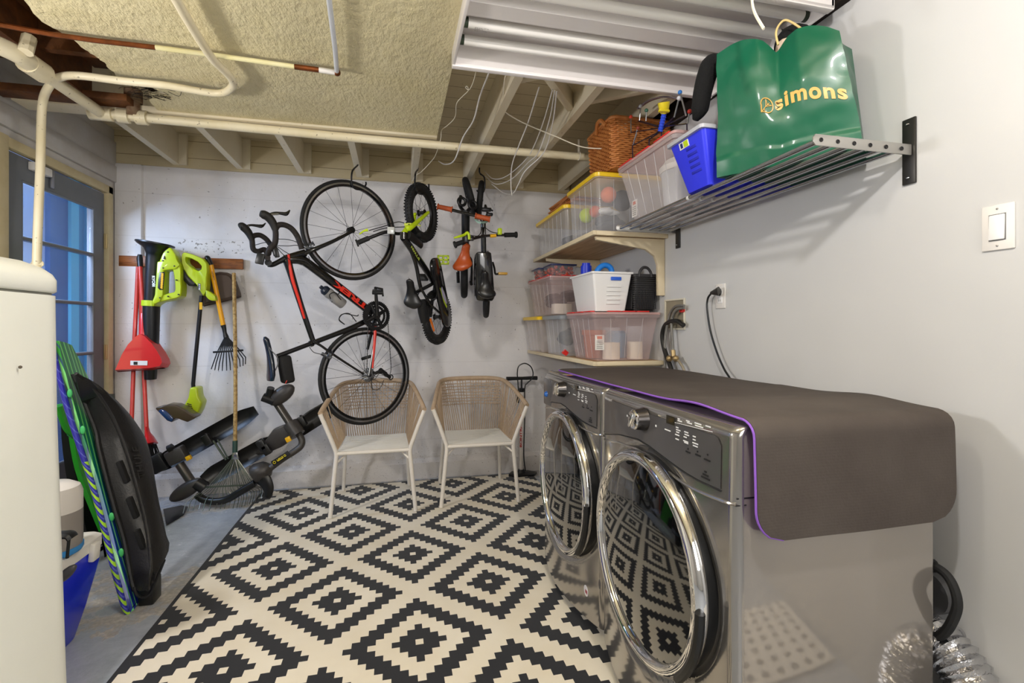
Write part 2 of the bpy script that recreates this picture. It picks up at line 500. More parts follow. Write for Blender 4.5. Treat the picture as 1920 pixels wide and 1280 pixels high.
# ---- plaster slab with its broken corner
ZP = ZJ - .018
hole = [(40, -160), (45, 0), (75, 37), (95, 50), (107, 56), (130, 71), (150, 86), (165, 96), (182, 108), (196, 117), (203, 128), (216, 138), (219, 146), (238, 150), (252, 158), (276, 160), (290, 168), (306, 172), (325, 184), (300, 183), (280, 187), (290, 200), (307, 216)]
hp = [at(x, y, Z=ZP) for x, y in hole]
hp2 = []
for i, p in enumerate(hp):
    hp2.append(p)
    if i + 1 < len(hp):
        for k in (1, 2):
            q = p.lerp(hp[i + 1], k / 3); hp2.append(q + V((random.uniform(-.006, .006), random.uniform(-.006, .006), 0)))
poly = [V((.24, -2.1, ZP))] + [V((.24, 3.0, ZP))] + [V((.0, 3.01, ZP)), V((-.5, 3.0, ZP)), V((-1.0, 3.02, ZP))] + [V((hp2[-1].x, 3.02, ZP))] + hp2[::-1] + [V((hp2[0].x, -2.1, ZP))]
mb = MB(); mb.prism(poly, (0, 0, .035))
bmesh.ops.triangulate(mb.b, faces=[f for f in mb.b.faces if len(f.verts) > 4])
struct('ceiling_plaster', mb, m_plaster, smooth=0)
# strip of plaster + batten left at the far edge
mb = MB().bb(XL + .05, .24, 2.90, 3.02, ZP - .012, ZP + .02, .004)
struct('trim_6', mb, m_cream)
struct('trim_7', MB().bb(XL + .02, -1.3, 2.80, 2.90, ZP - .005, ZP + .03, .003), m_raw)
# raw wood visible in the hole
mb = MB().bb(XL, -1.2, -.2, 2.9, ZB - .045, ZB - .005)
for y in (1.25, 1.95, 2.5): mb.bb(XL + .2, -1.15, y, y + .04, ZJ + .05, ZB - .02)
struct('trim_8', mb, m_raw, smooth=0)
mb = MB().bb(XL + .002, XL + .06, 1.3, 2.52, 2.30, 2.56)
struct('trim_9', mb, M('dark_rough_wood', '#221a13', .9, col2='#3a2d20', vs=9, bump=.5, bs=30), smooth=0)
# torn strands of wire lath hanging at the hole
mb = MB()
for k in range(26):
    p = at(random.uniform(245, 318), random.uniform(160, 186), Z=ZP - .004)
    mb.tube(spline([p, p + V((random.uniform(-.04, .04), random.uniform(-.03, .03), -.005)), p + V((random.uniform(-.07, .07), random.uniform(-.05, .05), .004))], 4), .0012, 4)
tag(obj('wire_lath', mb, m_dark), 'torn black wire lath fringe at the broken corner of the plaster', 'wire mesh', kind='stuff')

# ---- pipes
def pipe_mat():
    s = NT('cream_pipe_paint'); s.set(.4, spec=.5)
    n = s.noise(6, 3); k = s.math('GREATER_THAN', s.noise(60, 2), .70)
    b = s.ramp(n, [(.3, '#e6dcc0'), (.7, '#dccfab')]); s.color(s.mix(s.math('MULTIPLY', k, .6), b, '#5b4b33')); s.bump(s.noise(30, 3), .15, .003)
    return s.m
m_pipe = pipe_mat()
m_copper = M('aged_copper', '#8a4a22', .45, .7, col2='#5e3415', vs=20)
t = thing('iron_pipe', 'long cream painted pipe crossing the ceiling from the door corner to the wicker basket', 'pipe', (XL, 2.9, 2.28))
a = at(188, 213, Z=2.285); b = at(700, 262, Z=2.285); c = at(1140, 298, Z=2.285)
e = a + (b - a) * 0
obj('pipe_run', MB().tube([a, b, c, c + (c - b) * .35], .0235, 16), m_pipe, t)
dd = (b - a).normalized()
for px, r, L in ((190, .034, .10), (232, .036, .05), (266, .036, .05)):
    q = at(px, 213 + (px - 188) * .097, Z=2.285)
    obj('coupling', MB().tube([q - dd * L / 2, q + dd * L / 2], r, 16), m_pipe, t)
q = at(250, 217, Z=2.285)
obj('tee_branch', MB().cyl(q, q + V((0, 0, .09)), .03).cyl(q + V((0, 0, .07)), q + V((0, 0, .13)), .04), M('rusty_iron', '#6a4630', .8, col2='#a08c70', vs=25), t)
m_strap = M('white_strap', '#d9d2c0', .5)
q = at(1085, 292, Z=2.285)
mb = MB().torus(q, dd, .0265, .003, 20, 6); mb.box(q + V((0, .0, .06)), (.012, .003, .09))
obj('pipe_strap', mb, m_strap, t)
t2 = thing('drain_pipe', 'thick cream pipe slanting across the top left corner of the ceiling', 'pipe', (-1.5, 2.5, 2.28))
p0 = at(-60, 60, Z=2.27); p1 = at(0, 86, Z=2.27); p2 = at(36, 104, Z=2.27); p3 = at(62, 124, Z=2.275); p4 = at(190, 212, Z=2.285)
obj('pipe_run', MB().tube(spline([p0, p1, p2, p3], 5), .034, 16), m_pipe, t2)
obj('pipe_run', MB().tube([p3, p4], .027, 16), m_pipe, t2)
d3 = (p4 - p3).normalized()
obj('coupling', MB().tube([p3 - d3 * .035, p3 + d3 * .06], .042, 16), m_pipe, t2)
q = at(48, 98, Z=2.27)
obj('union_nut', MB().cyl(q, q + V((0, 0.02, .07)), .024, 8), m_pipe, t2)
t3 = thing('bent_pipe', 'cream pipe rising before the door glass and looping under the plaster', 'pipe', (-1.7, 2.5, 1.5))
zt = 2.285
pts = [at(68, 560, X=-1.56), at(69, 490, X=-1.56), at(72, 400, X=-1.56), at(76, 300, X=-1.56), at(79, 200, X=-1.56)]
top = [at(92, 162, Z=zt - .03), at(112, 145, Z=zt), at(150, 142, Z=zt), at(230, 152, Z=zt), at(310, 160, Z=zt), at(380, 172, Z=zt), at(418, 174, Z=zt), at(437, 160, Z=zt), at(430, 142, Z=zt), at(400, 112, Z=zt), at(375, 75, Z=zt), at(345, 25, Z=zt), at(310, -40, Z=zt), at(280, -110, Z=zt)]
base = V((pts[0].x, pts[0].y, 0))
o = obj('pipe_run', MB().tube(spline([base] + pts + top, 7), .0165, 12), m_pipe, t3)
t4 = thing('copper_pipe', 'thin copper pipe under the ceiling, bare brown then painted yellow', 'pipe', (-1.0, 2, 2.29))
zc = 2.30
A = [at(-80, 28, Z=zc), at(0, 46, Z=zc), at(95, 64, Z=zc), at(180, 76, Z=zc), at(292, 89, Z=zc)]
B = [at(292, 89, Z=zc), at(420, 106, Z=zc), at(552, 125, Z=zc)]
obj('bare_run', MB().tube(A, .0095, 10), m_copper, t4, label='bare copper length')
obj('painted_run', MB().tube(B, .0098, 10), M('yellow_pipe_paint', '#ddd39a', .4, col2='#e5deb4'), t4, label='yellow painted length')
Cc = [at(552, 125, Z=zc), at(598, 131, Z=zc)]
obj('end_fitting', MB().tube(Cc, .011, 10), m_copper, t4)
E1, E2 = at(598, 131, Z=zc), at(632, 136, Z=zc)
obj('white_sleeve', MB().tube([E1, E2], .0115, 12), m_wplast, t4)
obj('elbow', MB().sphere(E2, .015), m_copper, t4)
t5 = thing('grey_conduit', 'slim grey plastic pipe coming in from the top edge to a copper elbow', 'pipe', (-.4, 1.5, 2.29))
obj('pipe_run', MB().tube([E2 + V((0, -.012, 0)), at(628, 90, Z=zc), at(617, 0, Z=zc), at(607, -80, Z=zc)], .0095, 10), M('grey_plastic_pipe', '#c9ccd2', .4), t5)

# ---- ceiling light
t = thing('ceiling_light', 'large white ceiling light of four unlit tubes in an open reflector tray', 'ceiling light', (.83, 1.67, 2.28))
fx0, fx1, fy0, fy1, fz = .225, 1.43, 1.335, 2.01, 2.265
m_enamel = M('white_enamel', '#efe9e6', .28, spec=.5, coat=.3)
mb = MB()
prof = [(fy0, fz), (fy0, fz + .078), (fy1, fz + .078), (fy1, fz)]
mb.bb(fx0, fx1, fy0, fy1, fz + .074, fz + .078)
mb.bb(fx0, fx0 + .012, fy0, fy1, fz, fz + .078, .002); mb.bb(fx1 - .012, fx1, fy0, fy1, fz, fz + .078, .002)
obj('tray', mb, m_enamel, t)
for y0, y1 in ((fy0, fy0 + .028), (fy1 - .028, fy1)):
    obj('rail', MB().bb(fx0, fx1, y0, y1, fz - .004, fz + .012, .003).bb(fx0, fx1, min(y0, y1) if y0 == fy0 else y1 - .003, y0 + .003 if y0 == fy0 else y1, fz, fz + .07), m_enamel, t)
mb = MB()   # folded reflector: a ridge between each pair of tubes
yp = [(fy0 + .028, .008), (fy0 + .07, .060), (1.49, .070), (1.50, .072), (1.585, .072), (1.615, .022), (1.69, .022), (1.715, .072), (1.80, .072), (1.82, .07), (fy1 - .085, .060), (fy1 - .028, .010)]
for (ya, za), (yb_, zb_) in zip(yp[:-1], yp[1:]):
    mb.loft([[(fx0 + .01, ya, fz + za), (fx0 + .01, yb_, fz + zb_), (fx0 + .01, yb_, fz + zb_ + .002), (fx0 + .01, ya, fz + za + .002)],
             [(fx1 - .01, ya, fz + za), (fx1 - .01, yb_, fz + zb_), (fx1 - .01, yb_, fz + zb_ + .002), (fx1 - .01, ya, fz + za + .002)]])
obj('reflector', mb, m_enamel, t, smooth=20)
m_tube = M('tube_glass_white', '#f4f0ea', .18, coat=.5)
for y in (1.44, 1.55, 1.75, 1.86):
    o = obj('fluorescent_tube', MB().tube([(fx0 + .03, y, fz + .035), (fx1 - .03, y, fz + .035)], .019, 20), m_tube, t)
    for x in (fx0 + .02, fx1 - .02):
        obj('tube_cap', MB().tube([(x - .008, y, fz + .035), (x + .012, y, fz + .035)], .0185, 16), M('dark_green_holder', '#34402f', .5), o)
# printing on the second tube
m_ink = M('grey_ink', '#77716c', .6)
tb_ = [o for o in t.children if o.name.startswith('fluorescent_tube')]
for k, (w, s_) in enumerate(((.05, 'PHILIPS'), (.03, 'F40T12'), (.045, 'Made in Canada'))):
    text('tube_lettering', s_, m_ink, tb_[2], (fx0 + .055, 1.755 - .010 + .008 * k, fz + .0155), (1, 0, 0), (0, -1, 0), height=.0055, width=w)

# ---- loose wires hanging from the boards
m_wire = M('cream_wire', '#d8d0bd', .5)
m_wirew = M('pale_wire', '#dcd8d4', .45)
def wire(pts, r, mat, label, Y=None, Z=None, name='hanging_wire'):
    P = [at(*p) if len(p) == 2 else at(p[0], p[1], Y=p[2]) for p in pts]
    return tag(obj(name, MB().tube(spline(P, 6), r, 6), mat), label, 'wire', 'loose wires hanging from the ceiling')
wire([(893, 130, 2.2), (888, 152, 2.25), (880, 168, 2.3), (873, 164, 2.32), (876, 162, 2.3), (878, 170, 2.32), (866, 182, 2.4), (856, 195, 2.45), (853, 220, 2.6), (838, 236, 2.75), (828, 244, 2.85), (826, 262, 2.9), (817, 290, 3.05), (808, 303, 3.2), (790, 322, 3.3), (778, 330, 3.35), (771, 344, 3.36)], .0022, m_wire, 'curly cream wire dangling from the light to the middle bike hook')
wire([(918, 133, 2.2), (900, 180, 2.4), (888, 225, 2.6), (868, 258, 2.8), (852, 300, 3.0), (835, 308, 3.3), (822, 302, 3.6)], .004, m_wirew, 'flat grey white cable running down between the fifth and sixth joists')
wire([(952, 138, 2.25), (946, 150, 2.27), (944, 200, 2.5), (950, 212, 2.55), (985, 232, 2.6), (1040, 255, 2.62), (1090, 275, 2.6), (1134, 279, 2.55)], .0032, m_wire, 'cream cable swooping across the joists to the wicker basket')
wire([(1011, 163, 2.3), (990, 230, 2.6), (972, 275, 2.8), (960, 310, 3.0), (958, 345, 3.1), (960, 366, 3.15)], .0035, m_wirew, 'leftmost straight white cable of the hanging bundle')
wire([(1036, 168, 2.3), (1020, 225, 2.55), (1002, 272, 2.8), (985, 300, 3.0), (950, 330, 3.3), (925, 335, 3.5), (908, 320, 3.75)], .003, m_wirew, 'looping white cable of the bundle that sags to the left')
wire([(1040, 170, 2.3), (1030, 225, 2.55), (1010, 285, 2.8), (990, 305, 3.0), (960, 335, 3.3), (930, 345, 3.5), (910, 330, 3.75)], .003, m_wirew, 'second looping white cable of the bundle, hanging lowest at the left')
wire([(1044, 171, 2.3), (1036, 232, 2.55), (1020, 285, 2.8), (985, 320, 3.0), (972, 345, 3.1), (962, 362, 3.2), (945, 362, 3.4), (922, 345, 3.6)], .0035, m_wirew, 'rightmost white cable of the bundle with a long curved tail')
# ================================================================ RUG
def rug_mat():
    s = NT('rug_pattern'); s.set(.9, spec=.15, sheen=.2)
    p = s.pos(); sep = s.new('ShaderNodeSeparateXYZ'); s.lk(p, sep.inputs[0])
    PX, PY, X0, Y0, N = .6726, .7363, -.584, 2.6165, 23.0
    blacks = []
    for sh in (0.0, .5):
        ks = []
        for ax, per, o0 in ((0, PX, X0), (1, PY, Y0)):
            u = s.math('ADD', s.math('DIVIDE', s.math('SUBTRACT', sep.outputs[ax], o0), per), sh)
            fr = s.math('SUBTRACT', u, s.math('ROUND', u))           # -.5 .. .5
            ks.append(s.math('ABSOLUTE', s.math('ROUND', s.math('MULTIPLY', fr, N))))
        d = s.math('ADD', ks[0], ks[1])
        core = s.math('MULTIPLY', s.math('LESS_THAN', d, 3.5), s.math('GREATER_THAN', d, .5))
        ring = s.math('MULTIPLY', s.math('LESS_THAN', d, 9.5), s.math('GREATER_THAN', d, 6.5))
        blacks.append(s.math('ADD', core, ring))
    b = s.math('MINIMUM', s.math('ADD', blacks[0], blacks[1]), 1)
    edge = s.math('MAXIMUM', s.math('LESS_THAN', sep.outputs[0], -.928), s.math('GREATER_THAN', sep.outputs[1], 3.846))
    b = s.math('MAXIMUM', b, edge)
    n = s.noise(3, 4, p); fine = s.noise(500, 2, p)
    white = s.ramp(n, [(.3, '#e0d5bf'), (.7, '#ebe3d2')])
    s.color(s.mix(b, white, '#25262a')); s.bump(fine, .25, .002)
    return s.m
mb = MB().grid(lambda u, v: V((-.945 + u * 2.02, .86 + v * 2.998, .004 + .002 * noise.noise(V((u * 5, v * 7, 0))))), 30, 40)
mb.shell(.004)
tag(obj('area_rug', mb, rug_mat()), 'black and cream rug with nested stepped diamonds, covering the floor', 'rug')

# ================================================================ WASHER AND DRYER
m_body = M('grey_enamelled_steel', '#a39f9b', .15, .8, coat=.3)
m_side = M('grey_side_panel', '#a39c95', .07, .5, coat=.6)
m_fascia = M('grey_control_panel', '#5d5b5c', .28, .35, coat=.4)
m_chrome = M('chrome', '#e8e8ea', .05, 1)
m_glassdark = M('dark_door_glass', '#0d0d0e', .035, 0, spec=.9, coat=1)
m_blackp = M('black_plastic', '#17181a', .35)
m_white_ink = M('white_ink', '#e9e9ea', .5)
m_black_ink = M('black_ink', '#18181a', .5)
XF, XBK = .765, 1.365
def machine(name, label, y0, y1, dcy, dcz, R, kind):
    t = thing(name, label, name, (1.06, (y0 + y1) / 2, 0))
    zt, zb = .968, .045
    yc, hw = (y0 + y1) / 2, (y1 - y0) / 2
    def sm(a, b, x):
        x = max(0, min(1, (x - a) / (b - a))); return x * x * (3 - 2 * x)
    def fx(y, z):
        k = max(0, 1 - ((y - yc) / hw) ** 2)
        x = XF - (.012 + .026 * sm(.95, .62, z) + .026 * sm(.42, .16, z)) * k
        d = hw - abs(y - yc)
        r = .022
        if d < r: x += r - math.sqrt(max(0, r * r - (r - d) ** 2))
        dz = zt - z
        if dz < .03: x += .03 - math.sqrt(max(0, .03 ** 2 - (.03 - dz) ** 2))
        return x
    def front(u, v):
        # denser near the edges
        y = yc - hw * math.cos(PI * u) if 0 else y0 + (y1 - y0) * (.5 - .5 * math.cos(PI * u))
        z = zb + (zt - zb) * (.5 - .5 * math.cos(PI * v))
        x = fx(y, z)
        r = math.hypot(y - dcy, z - dcz)
        x += .010 * (1 - sm(R - .002, R + .010, r))
        return V((x, y, z))
    mb = MB().grid(front, 110, 110)
    o = obj('front_panel', mb, m_body, t, smooth=60)
    mb = MB()
    mb.bb(XF + .020, XBK, y0 + .004, y1 - .004, zb, zt - .004, .006)
    obj('cabinet', mb, m_side, t, label='glossy side panels')
    # dark seam of the fascia bottom
    off = 0 if kind == 'dryer' else 1.713 - .974
    seam = [(1129, 811), (1161, 812), (1197, 821), (1218, 834), (1239, 850), (1262, 867), (1286, 884), (1312, 899), (1341, 912)]
    sp = [at(a, b, X=.74) for a, b in seam]
    for _ in range(3): sp = [at(a, b, X=fx(q.y + off, q.z)) for (a, b), q in zip(seam, sp)]
    sp = [(p.y + off, p.z) for p in sp]; sp.sort()
    def zbot(y):
        if y <= sp[0][0]: return sp[0][1]
        if y >= sp[-1][0]: return sp[-1][1]
        for (a, za), (b, zb2) in zip(sp[:-1], sp[1:]):
            if a <= y <= b: return za + (zb2 - za) * sm(0, 1, (y - a) / (b - a)) if 0 else za + (zb2 - za) * (y - a) / (b - a)
    ya, yb2 = y0 + .045, y1 - .018
    def fas(u, v):
        y = ya + (yb2 - ya) * u
        zt2 = zt - .034 - .02 * max(0, (1 - min(1, (y - ya) / .02))) ** 2
        z = zbot(y) + (zt2 - zbot(y)) * v
        return V((fx(y, z) - .0025, y, z))
    fp = obj('control_panel', MB().grid(fas, 60, 12), m_fascia, t, smooth=60)
    obj('panel_seam', MB().tube([V((fx(y, zbot(y) - .004) - .001, y, zbot(y) - .004)) for y in [ya + (yb2 - ya) * i / 50 for i in range(51)]], .0022, 6), m_black_ink, t)
    # chrome swoosh under the seam
    obj('trim_ridge', MB().tube([V((fx(y, zbot(y) - .03) - .0, y, zbot(y) - .024 - .012 * math.sin(PI * i / 50))) for i, y in [(i, y0 + .006 + (yb2 - y0 + .0) * i / 50) for i in range(51)]], .0045, 8), m_body, t)
    obj('frame_seam', MB().box((XF + .03, y0 + .004, (.80)), (.05, .002, .003)).bar((XF + .002, y0 + .003, .784), (XF + .03, y0 + .003, .784), .0015), m_black_ink, t)
    # door
    dx = fx(dcy, dcz)
    d = obj('door', MB().lathe([(R - .010, .05), (R - .010, -.002), (R - .03, -.004)], (dx, dcy, dcz), (1, 0, 0), 64), m_blackp, t)
    ax = (-1, 0, 0)
    obj('chrome_ring', MB().lathe([(R - .006, -.005), (R - .003, .008), (R - .012, .024), (R - .026, .029), (R - .036, .022), (R - .040, .012), (R - .040, .0)], (dx, dcy, dcz), ax, 96), m_chrome, d, smooth=70)
    g = [(0, .040)] + [((R - .038) * i / 14, .040 - .026 * (i / 14) ** 2.2) for i in range(1, 15)] + [(R - .038, .0)]
    obj('door_glass', MB().lathe(g, (dx, dcy, dcz), ax, 72), m_glassdark, d, smooth=70)
    hy = dcy - (R + .001) * math.cos(.45)
    mb = MB()
    for k in range(14):
        a = -.75 + k * .06
    a0 = [V((dx - .02, dcy - (R - .004) * math.cos(a), dcz + (R - .004) * math.sin(a))) for a in [-.80 + .08 * k for k in range(11)]]
    obj('door_handle', MB().tube(a0, .013, 8), m_blackp, d)
    # knob
    ky, kz = (at(1194, 786, X=.725).y + off, at(1194, 786, X=.725).z)
    kx = fx(ky, kz) - .003
    k = obj('control_knob', MB().lathe([(.037, 0), (.034, .012), (.031, .03), (.030, .034)], (kx, ky, kz), ax, 40), M('smoked_metal', '#4a4746', .25, .8), t)
    obj('knob_cap', MB().lathe([(.030, .030), (.0305, .036), (.027, .040), (0, .042)], (kx, ky, kz), ax, 40), m_chrome, k)
    obj('knob_grip', MB().box((kx - .044, ky, kz), (.010, .011, .052), Matrix.Rotation(.5, 3, 'X'), .003), m_chrome, k)
    # display and printing
    def P(a, b, dd=.0035):
        q = at(a, b, X=.74)
        for _ in range(4): q = at(a, b, X=fx(q.y + off, q.z))
        y = q.y + off; return V((fx(y, q.z) - dd, y, q.z))
    def quad(mbb, a, b, w, h, dd=.0038):
        c = P(a, b, dd); mbb.box(c, (.001, w, h))
    mb = MB(); quad(mb, 1259, 787, .040, .024)
    obj('display', mb, M('display_glass', '#2c2a20', .1, coat=1), t)
    mb = MB()
    for (a, b, w) in ((1275, 785, .010), (1277, 789, .02), (1292, 789, .016), (1295, 793, .022), (1311, 794, .028), (1313, 799, .034), (1330, 799, .02), (1254, 806, .03), (1272, 801, .012), (1274, 806, .02), (1273, 810, .014), (1272, 815, .020), (1272, 823, .016),
                      (1289, 810, .018), (1290, 815, .02), (1287, 819, .014), (1288, 827, .022), (1289, 830, .018), (1304, 818, .012), (1304, 824, .012), (1306, 831, .024), (1306, 836, .020)):
        quad(mb, a, b, w, .0030)
    for k in range(20):
        a = 1269 + 68 * k / 19; quad(mb, a, 792 + 17 * k / 19, .0068, .0012)
    for a, b in ((1178, 779), (1232, 798)): quad(mb, a, b, .006, .006)
    obj('legend_lettering', mb, m_white_ink, t, smooth=0)
    mb = MB()
    for (a, b, w) in ((1292, 841, .004), (1310, 846, .004), (1329, 852, .004), (1292, 847, .02), (1311, 853, .022), (1328, 862, .024), (1325, 884, .008), (1325, 890, .022), (1325, 896, .034)):
        quad(mb, a, b, w, .004)
    obj('legend_lettering', mb, m_black_ink, t, smooth=0)
    q = P(1136, 744); text('logo_lettering', 'Whirlpool', m_white_ink, t, P(1137, 750, .005), (0, -1, 0), (0, 0, 1), height=.014, width=.06)
    # feet
    for yy in (y0 + .06, y1 - .06):
        for xx in (XF + .06, XBK - .06):
            obj('foot', MB().lathe([(0, 0), (.022, 0), (.022, .012), (.012, .016), (.012, .04), (0, .04)], (xx, yy, .0065), (0, 0, 1), 16), m_blackp, t)
    # back splash strip
    obj('rear_trim', MB().tube([(XBK + .0, y0 + .01, zt - .03), (XBK + .0, y1 - .01, zt - .03)], .028, 12), M('pale_grey_plastic', '#a9a79f', .5), t)
    return t, fx
YD0, YS, YW1 = .974, 1.713, 2.452
tD, fxD = machine('dryer', 'grey front-loading clothes dryer nearest the camera with large round chrome-ringed door', YD0, YS - .002, 1.335, .515, .312, 'dryer')
tW, fxW = machine('washing_machine', 'grey front-loading washing machine beyond the dryer with round chrome-ringed door', YS + .002, YW1, 2.045, .518, .312, 'washer')
# detergent drawer corner and stickers of the washer
obj('detergent_drawer', MB().bb(fxW(2.36, .87) - .008, fxW(2.36, .87) + .01, 2.30, 2.43, .80, .935, .006), m_fascia, tW)
obj('blue_button', MB().sphere((fxW(2.39, .87) - .008, 2.375, .855), .016, 12, sc=(1, 1, 1)), M('blue_plastic_gloss', '#2a62b4', .2), tW)
obj('round_sticker', MB().cyl(at(1099, 1107, X=.71) + V((0, 0, 0)), at(1099, 1107, X=.71) + V((-.0015, 0, 0)), .020, 24), M('sticker_white', '#d8d6da', .4), tW)
obj('sticker_mark', MB().box(at(1100, 1109, X=.71) + V((-.002, 0, 0)), (.001, .018, .012)), M('sticker_red', '#8a3040', .4), tW)

# ---- foam mat on top
def mat_foam():
    s = NT('grey_foam_mat'); s.set(.75, spec=.2)
    p = s.pos(); s.color(s.ramp(s.noise(4, 4, p), [(.3, '#4a433f'), (.7, '#57504b')]))
    sep = s.new('ShaderNodeSeparateXYZ'); s.lk(p, sep.inputs[0])
    wv = s.math('SINE', s.math('MULTIPLY', s.math('SUBTRACT', sep.outputs[2], sep.outputs[1]), 900))
    s.bump(s.math('ADD', s.math('MULTIPLY', wv, .08), s.math('ADD', s.noise(120, 2, p), s.math('MULTIPLY', s.noise(7, 3, p), 3))), .2, .003)
    return s.m
m_foam = mat_foam(); m_purple = M('purple_foam_underside', '#8d5cc4', .7)
def matpath(s_):  # distance along the mat from its far end -> (y, z)
    L1 = 2.37 - .985
    r = .035; arc = r * PI / 2
    if s_ < L1: return (2.37 - s_, .979 + .012 * math.exp(-((s_ - 1.2) / .12) ** 2))
    if s_ < L1 + arc:
        a = (s_ - L1) / r; return (.985 - r * math.sin(a), .979 - r + r * math.cos(a))
    return (.985 - r - .004 * math.sin((s_ - L1 - arc) * 9), .979 - r - (s_ - L1 - arc))
LT = 1.385 + .055 + .235
def matfn(thick, u, v):
    s_ = LT * u
    x0, x1 = .795, 1.375
    if u > .5: x1 = 1.375 + .012
    # rounded outer corners at the hanging end
    e = LT - s_; rc = .075
    if e < rc:
        k = rc - math.sqrt(max(0, rc * rc - (rc - e) ** 2)); x0 += k; x1 -= k
    e = s_
    if e < rc:
        k = rc - math.sqrt(max(0, rc * rc - (rc - e) ** 2)); x0 += k; x1 -= k
    x = x0 + (x1 - x0) * v
    y, z = matpath(s_)
    wav = .003 * noise.noise(V((x * 5, s_ * 4, 1)))
    y2, z2 = matpath(min(LT, s_ + .002)); y1_, z1_ = matpath(max(0, s_ - .002))
    tx = V((0, y2 - y1_, z2 - z1_)).normalized(); n = V((0, tx.z, -tx.y))
    return V((x, y, z)) + n * (thick + wav)
mt = thing('foam_mat', 'dark grey foam mat with purple underside draped over both machines', 'mat', (1.08, 1.6, .975))
us = 150
mb = MB().grid(lambda u, v: matfn(.0055, u, v), us, 24)
mb.shell(.0035)
obj('top_layer', mb, m_foam, mt)
mb = MB().grid(lambda u, v: matfn(.0015, u, v), us, 24); mb.shell(.0035)
bmesh.ops.recalc_face_normals(mb.b, faces=mb.b.faces)
edge = [matfn(.002, i / us, 0) + V((-.002, 0, 0)) for i in range(us + 1)]
obj('purple_layer', mb, m_purple, mt, label='purple underside')
obj('purple_edge', MB().tube(edge, .0028, 6), m_purple, mt)

# ================================================================ CHAIRS
m_chairw = M('white_powder_coat', '#e9e3da', .4)
m_rope = M('beige_cord', '#c0a88c', .8, col2='#b29a80', vs=30)
m_seatcord = M('pale_seat_cord', '#dcdad4', .7)
def make_chair(loc, label):
    t = thing('woven_armchair', label, 'chair', loc, 0, 'woven armchairs against the back wall')
    tip, sc_, ft = (.315, -.03, .665), (.225, .0, .41), (.262, .0, .0)
    rb = .012
    rail = [(-.315, -.03, .665), (-.30, .05, .70), (-.265, .28, .765), (-.235, .43, .79), (-.16, .50, .80), (0, .515, .803), (.16, .50, .80), (.235, .43, .79), (.265, .28, .765), (.30, .05, .70), (.315, -.03, .665)]
    R = spline(rail, 8)
    obj('top_rail', MB().tube(R, .0155, 12), m_rope, t, local=True, label='cord-wrapped beige arm and back rail')
    fr = MB()
    fr.bar((-.225, 0, .405), (.225, 0, .405), .0125, 12)
    fr.bar((-.215, .45, .405), (.215, .45, .405), .0105, 12)
    for s in (-1, 1): fr.bar((s * .225, 0, .405), (s * .215, .45, .405), .0105, 12)
    obj('seat_frame', fr, m_chairw, t, local=True)
    for s in (-1, 1):
        mb = MB().tube(spline([(s * .262, 0, .0075), (s * .243, 0, .20), (s * .225, 0, .39)], 4) + spline([(s * .228, 0, .42), (s * .27, -.015, .54), (s * .315, -.03, .66)], 4), .0135, 12)
        mb.bar((s * .225, .0, .345), (s * .17, .04, .39), .007, 8)
        obj('leg', mb, m_chairw, t, local=True)
        obj('leg', MB().tube([(s * .235, .53, .0075), (s * .21, .45, .40)], .0125, 12), m_chairw, t, local=True)
    mb = MB()
    for i in range(18):
        y = .018 + .42 * i / 17
        z = .417 - .006 * math.sin(PI * i / 17)
        mb.tube([(-.225, y, z), (0, y + random.uniform(-.001, .001), z - .006), (.225, y, z)], .0036, 6)
    obj('seat_webbing', mb, m_seatcord, t, local=True, label='pale cords of the seat')
    mb = MB()
    def rp(k):  # point on the rail by x at the back
        return R[k]
    # back verticals
    nb = 26
    for i in range(nb + 1):
        f = i / nb; k = int((.30 + .40 * f) * (len(R) - 1)); p = R[k]
        xb = -.205 + .41 * f
        mb.tube([V(p), V((xb + (p.x - xb) * .4, .475, .56)), V((xb, .452, .41))], .0034, 5)
    for j in range(9):
        z = .785 - j * .022
        pts = []
        for i in range(25):
            f = i / 24; k = int((.31 + .38 * f) * (len(R) - 1)); p = R[k]
            xb = -.205 + .41 * f; g = (p.z - z) / (p.z - .41); g = max(0, min(1, g))
            x = p.x + (xb - p.x) * g; y = p.y + (.452 - p.y) * min(1, g * 1.25) + (.004 if (i + j) % 2 else -.004)
            pts.append((x, y, z + random.uniform(-.003, .003)))
        mb.tube(pts, .0034, 5)
    obj('back_weave', mb, m_rope, t, local=True)
    for s in (-1, 1):
        mb = MB(); n = 18
        for i in range(n + 1):
            f = i / n
            k = int((.02 + .27 * f) * (len(R) - 1)); p = R[k]
            px = -p.x if s > 0 else p.x
            mb.tube([V((px, p.y, p.z)), V((s * (.222 - .010 * f), .01 + .44 * f, .41))], .0034, 5)
        obj('side_cord', mb, m_rope, t, local=True)
    return t
ch = make_chair((-.135, 3.215, 0), 'woven cord armchair under the road bike wheel, left of the pair')
dup(ch, (.555, 3.23, 0), -.02, 'woven cord armchair beside the floor pump, right of the pair')
# ================================================================ BIKES
m_rubber = M('black_rubber', '#1b1b1c', .7, bump=.15, bs=90)
m_gloss = M('gloss_black_paint', '#121213', .18, coat=.7)
m_matblk = M('satin_black_metal', '#1e1e20', .38, .3)
m_steel = M('bright_steel', '#c4c6c9', .22, 1)
m_rimb = M('rim_sidewall', '#8c8c90', .25, 1)
m_red = M('bright_red_paint', '#e0301e', .35)
m_orange = M('orange_rubber', '#b8552b', .5)
m_lime = M('lime_plastic', '#c3dc1c', .38, col2='#b8d21a')
m_yel = M('yellow_paint', '#f0b516', .4)

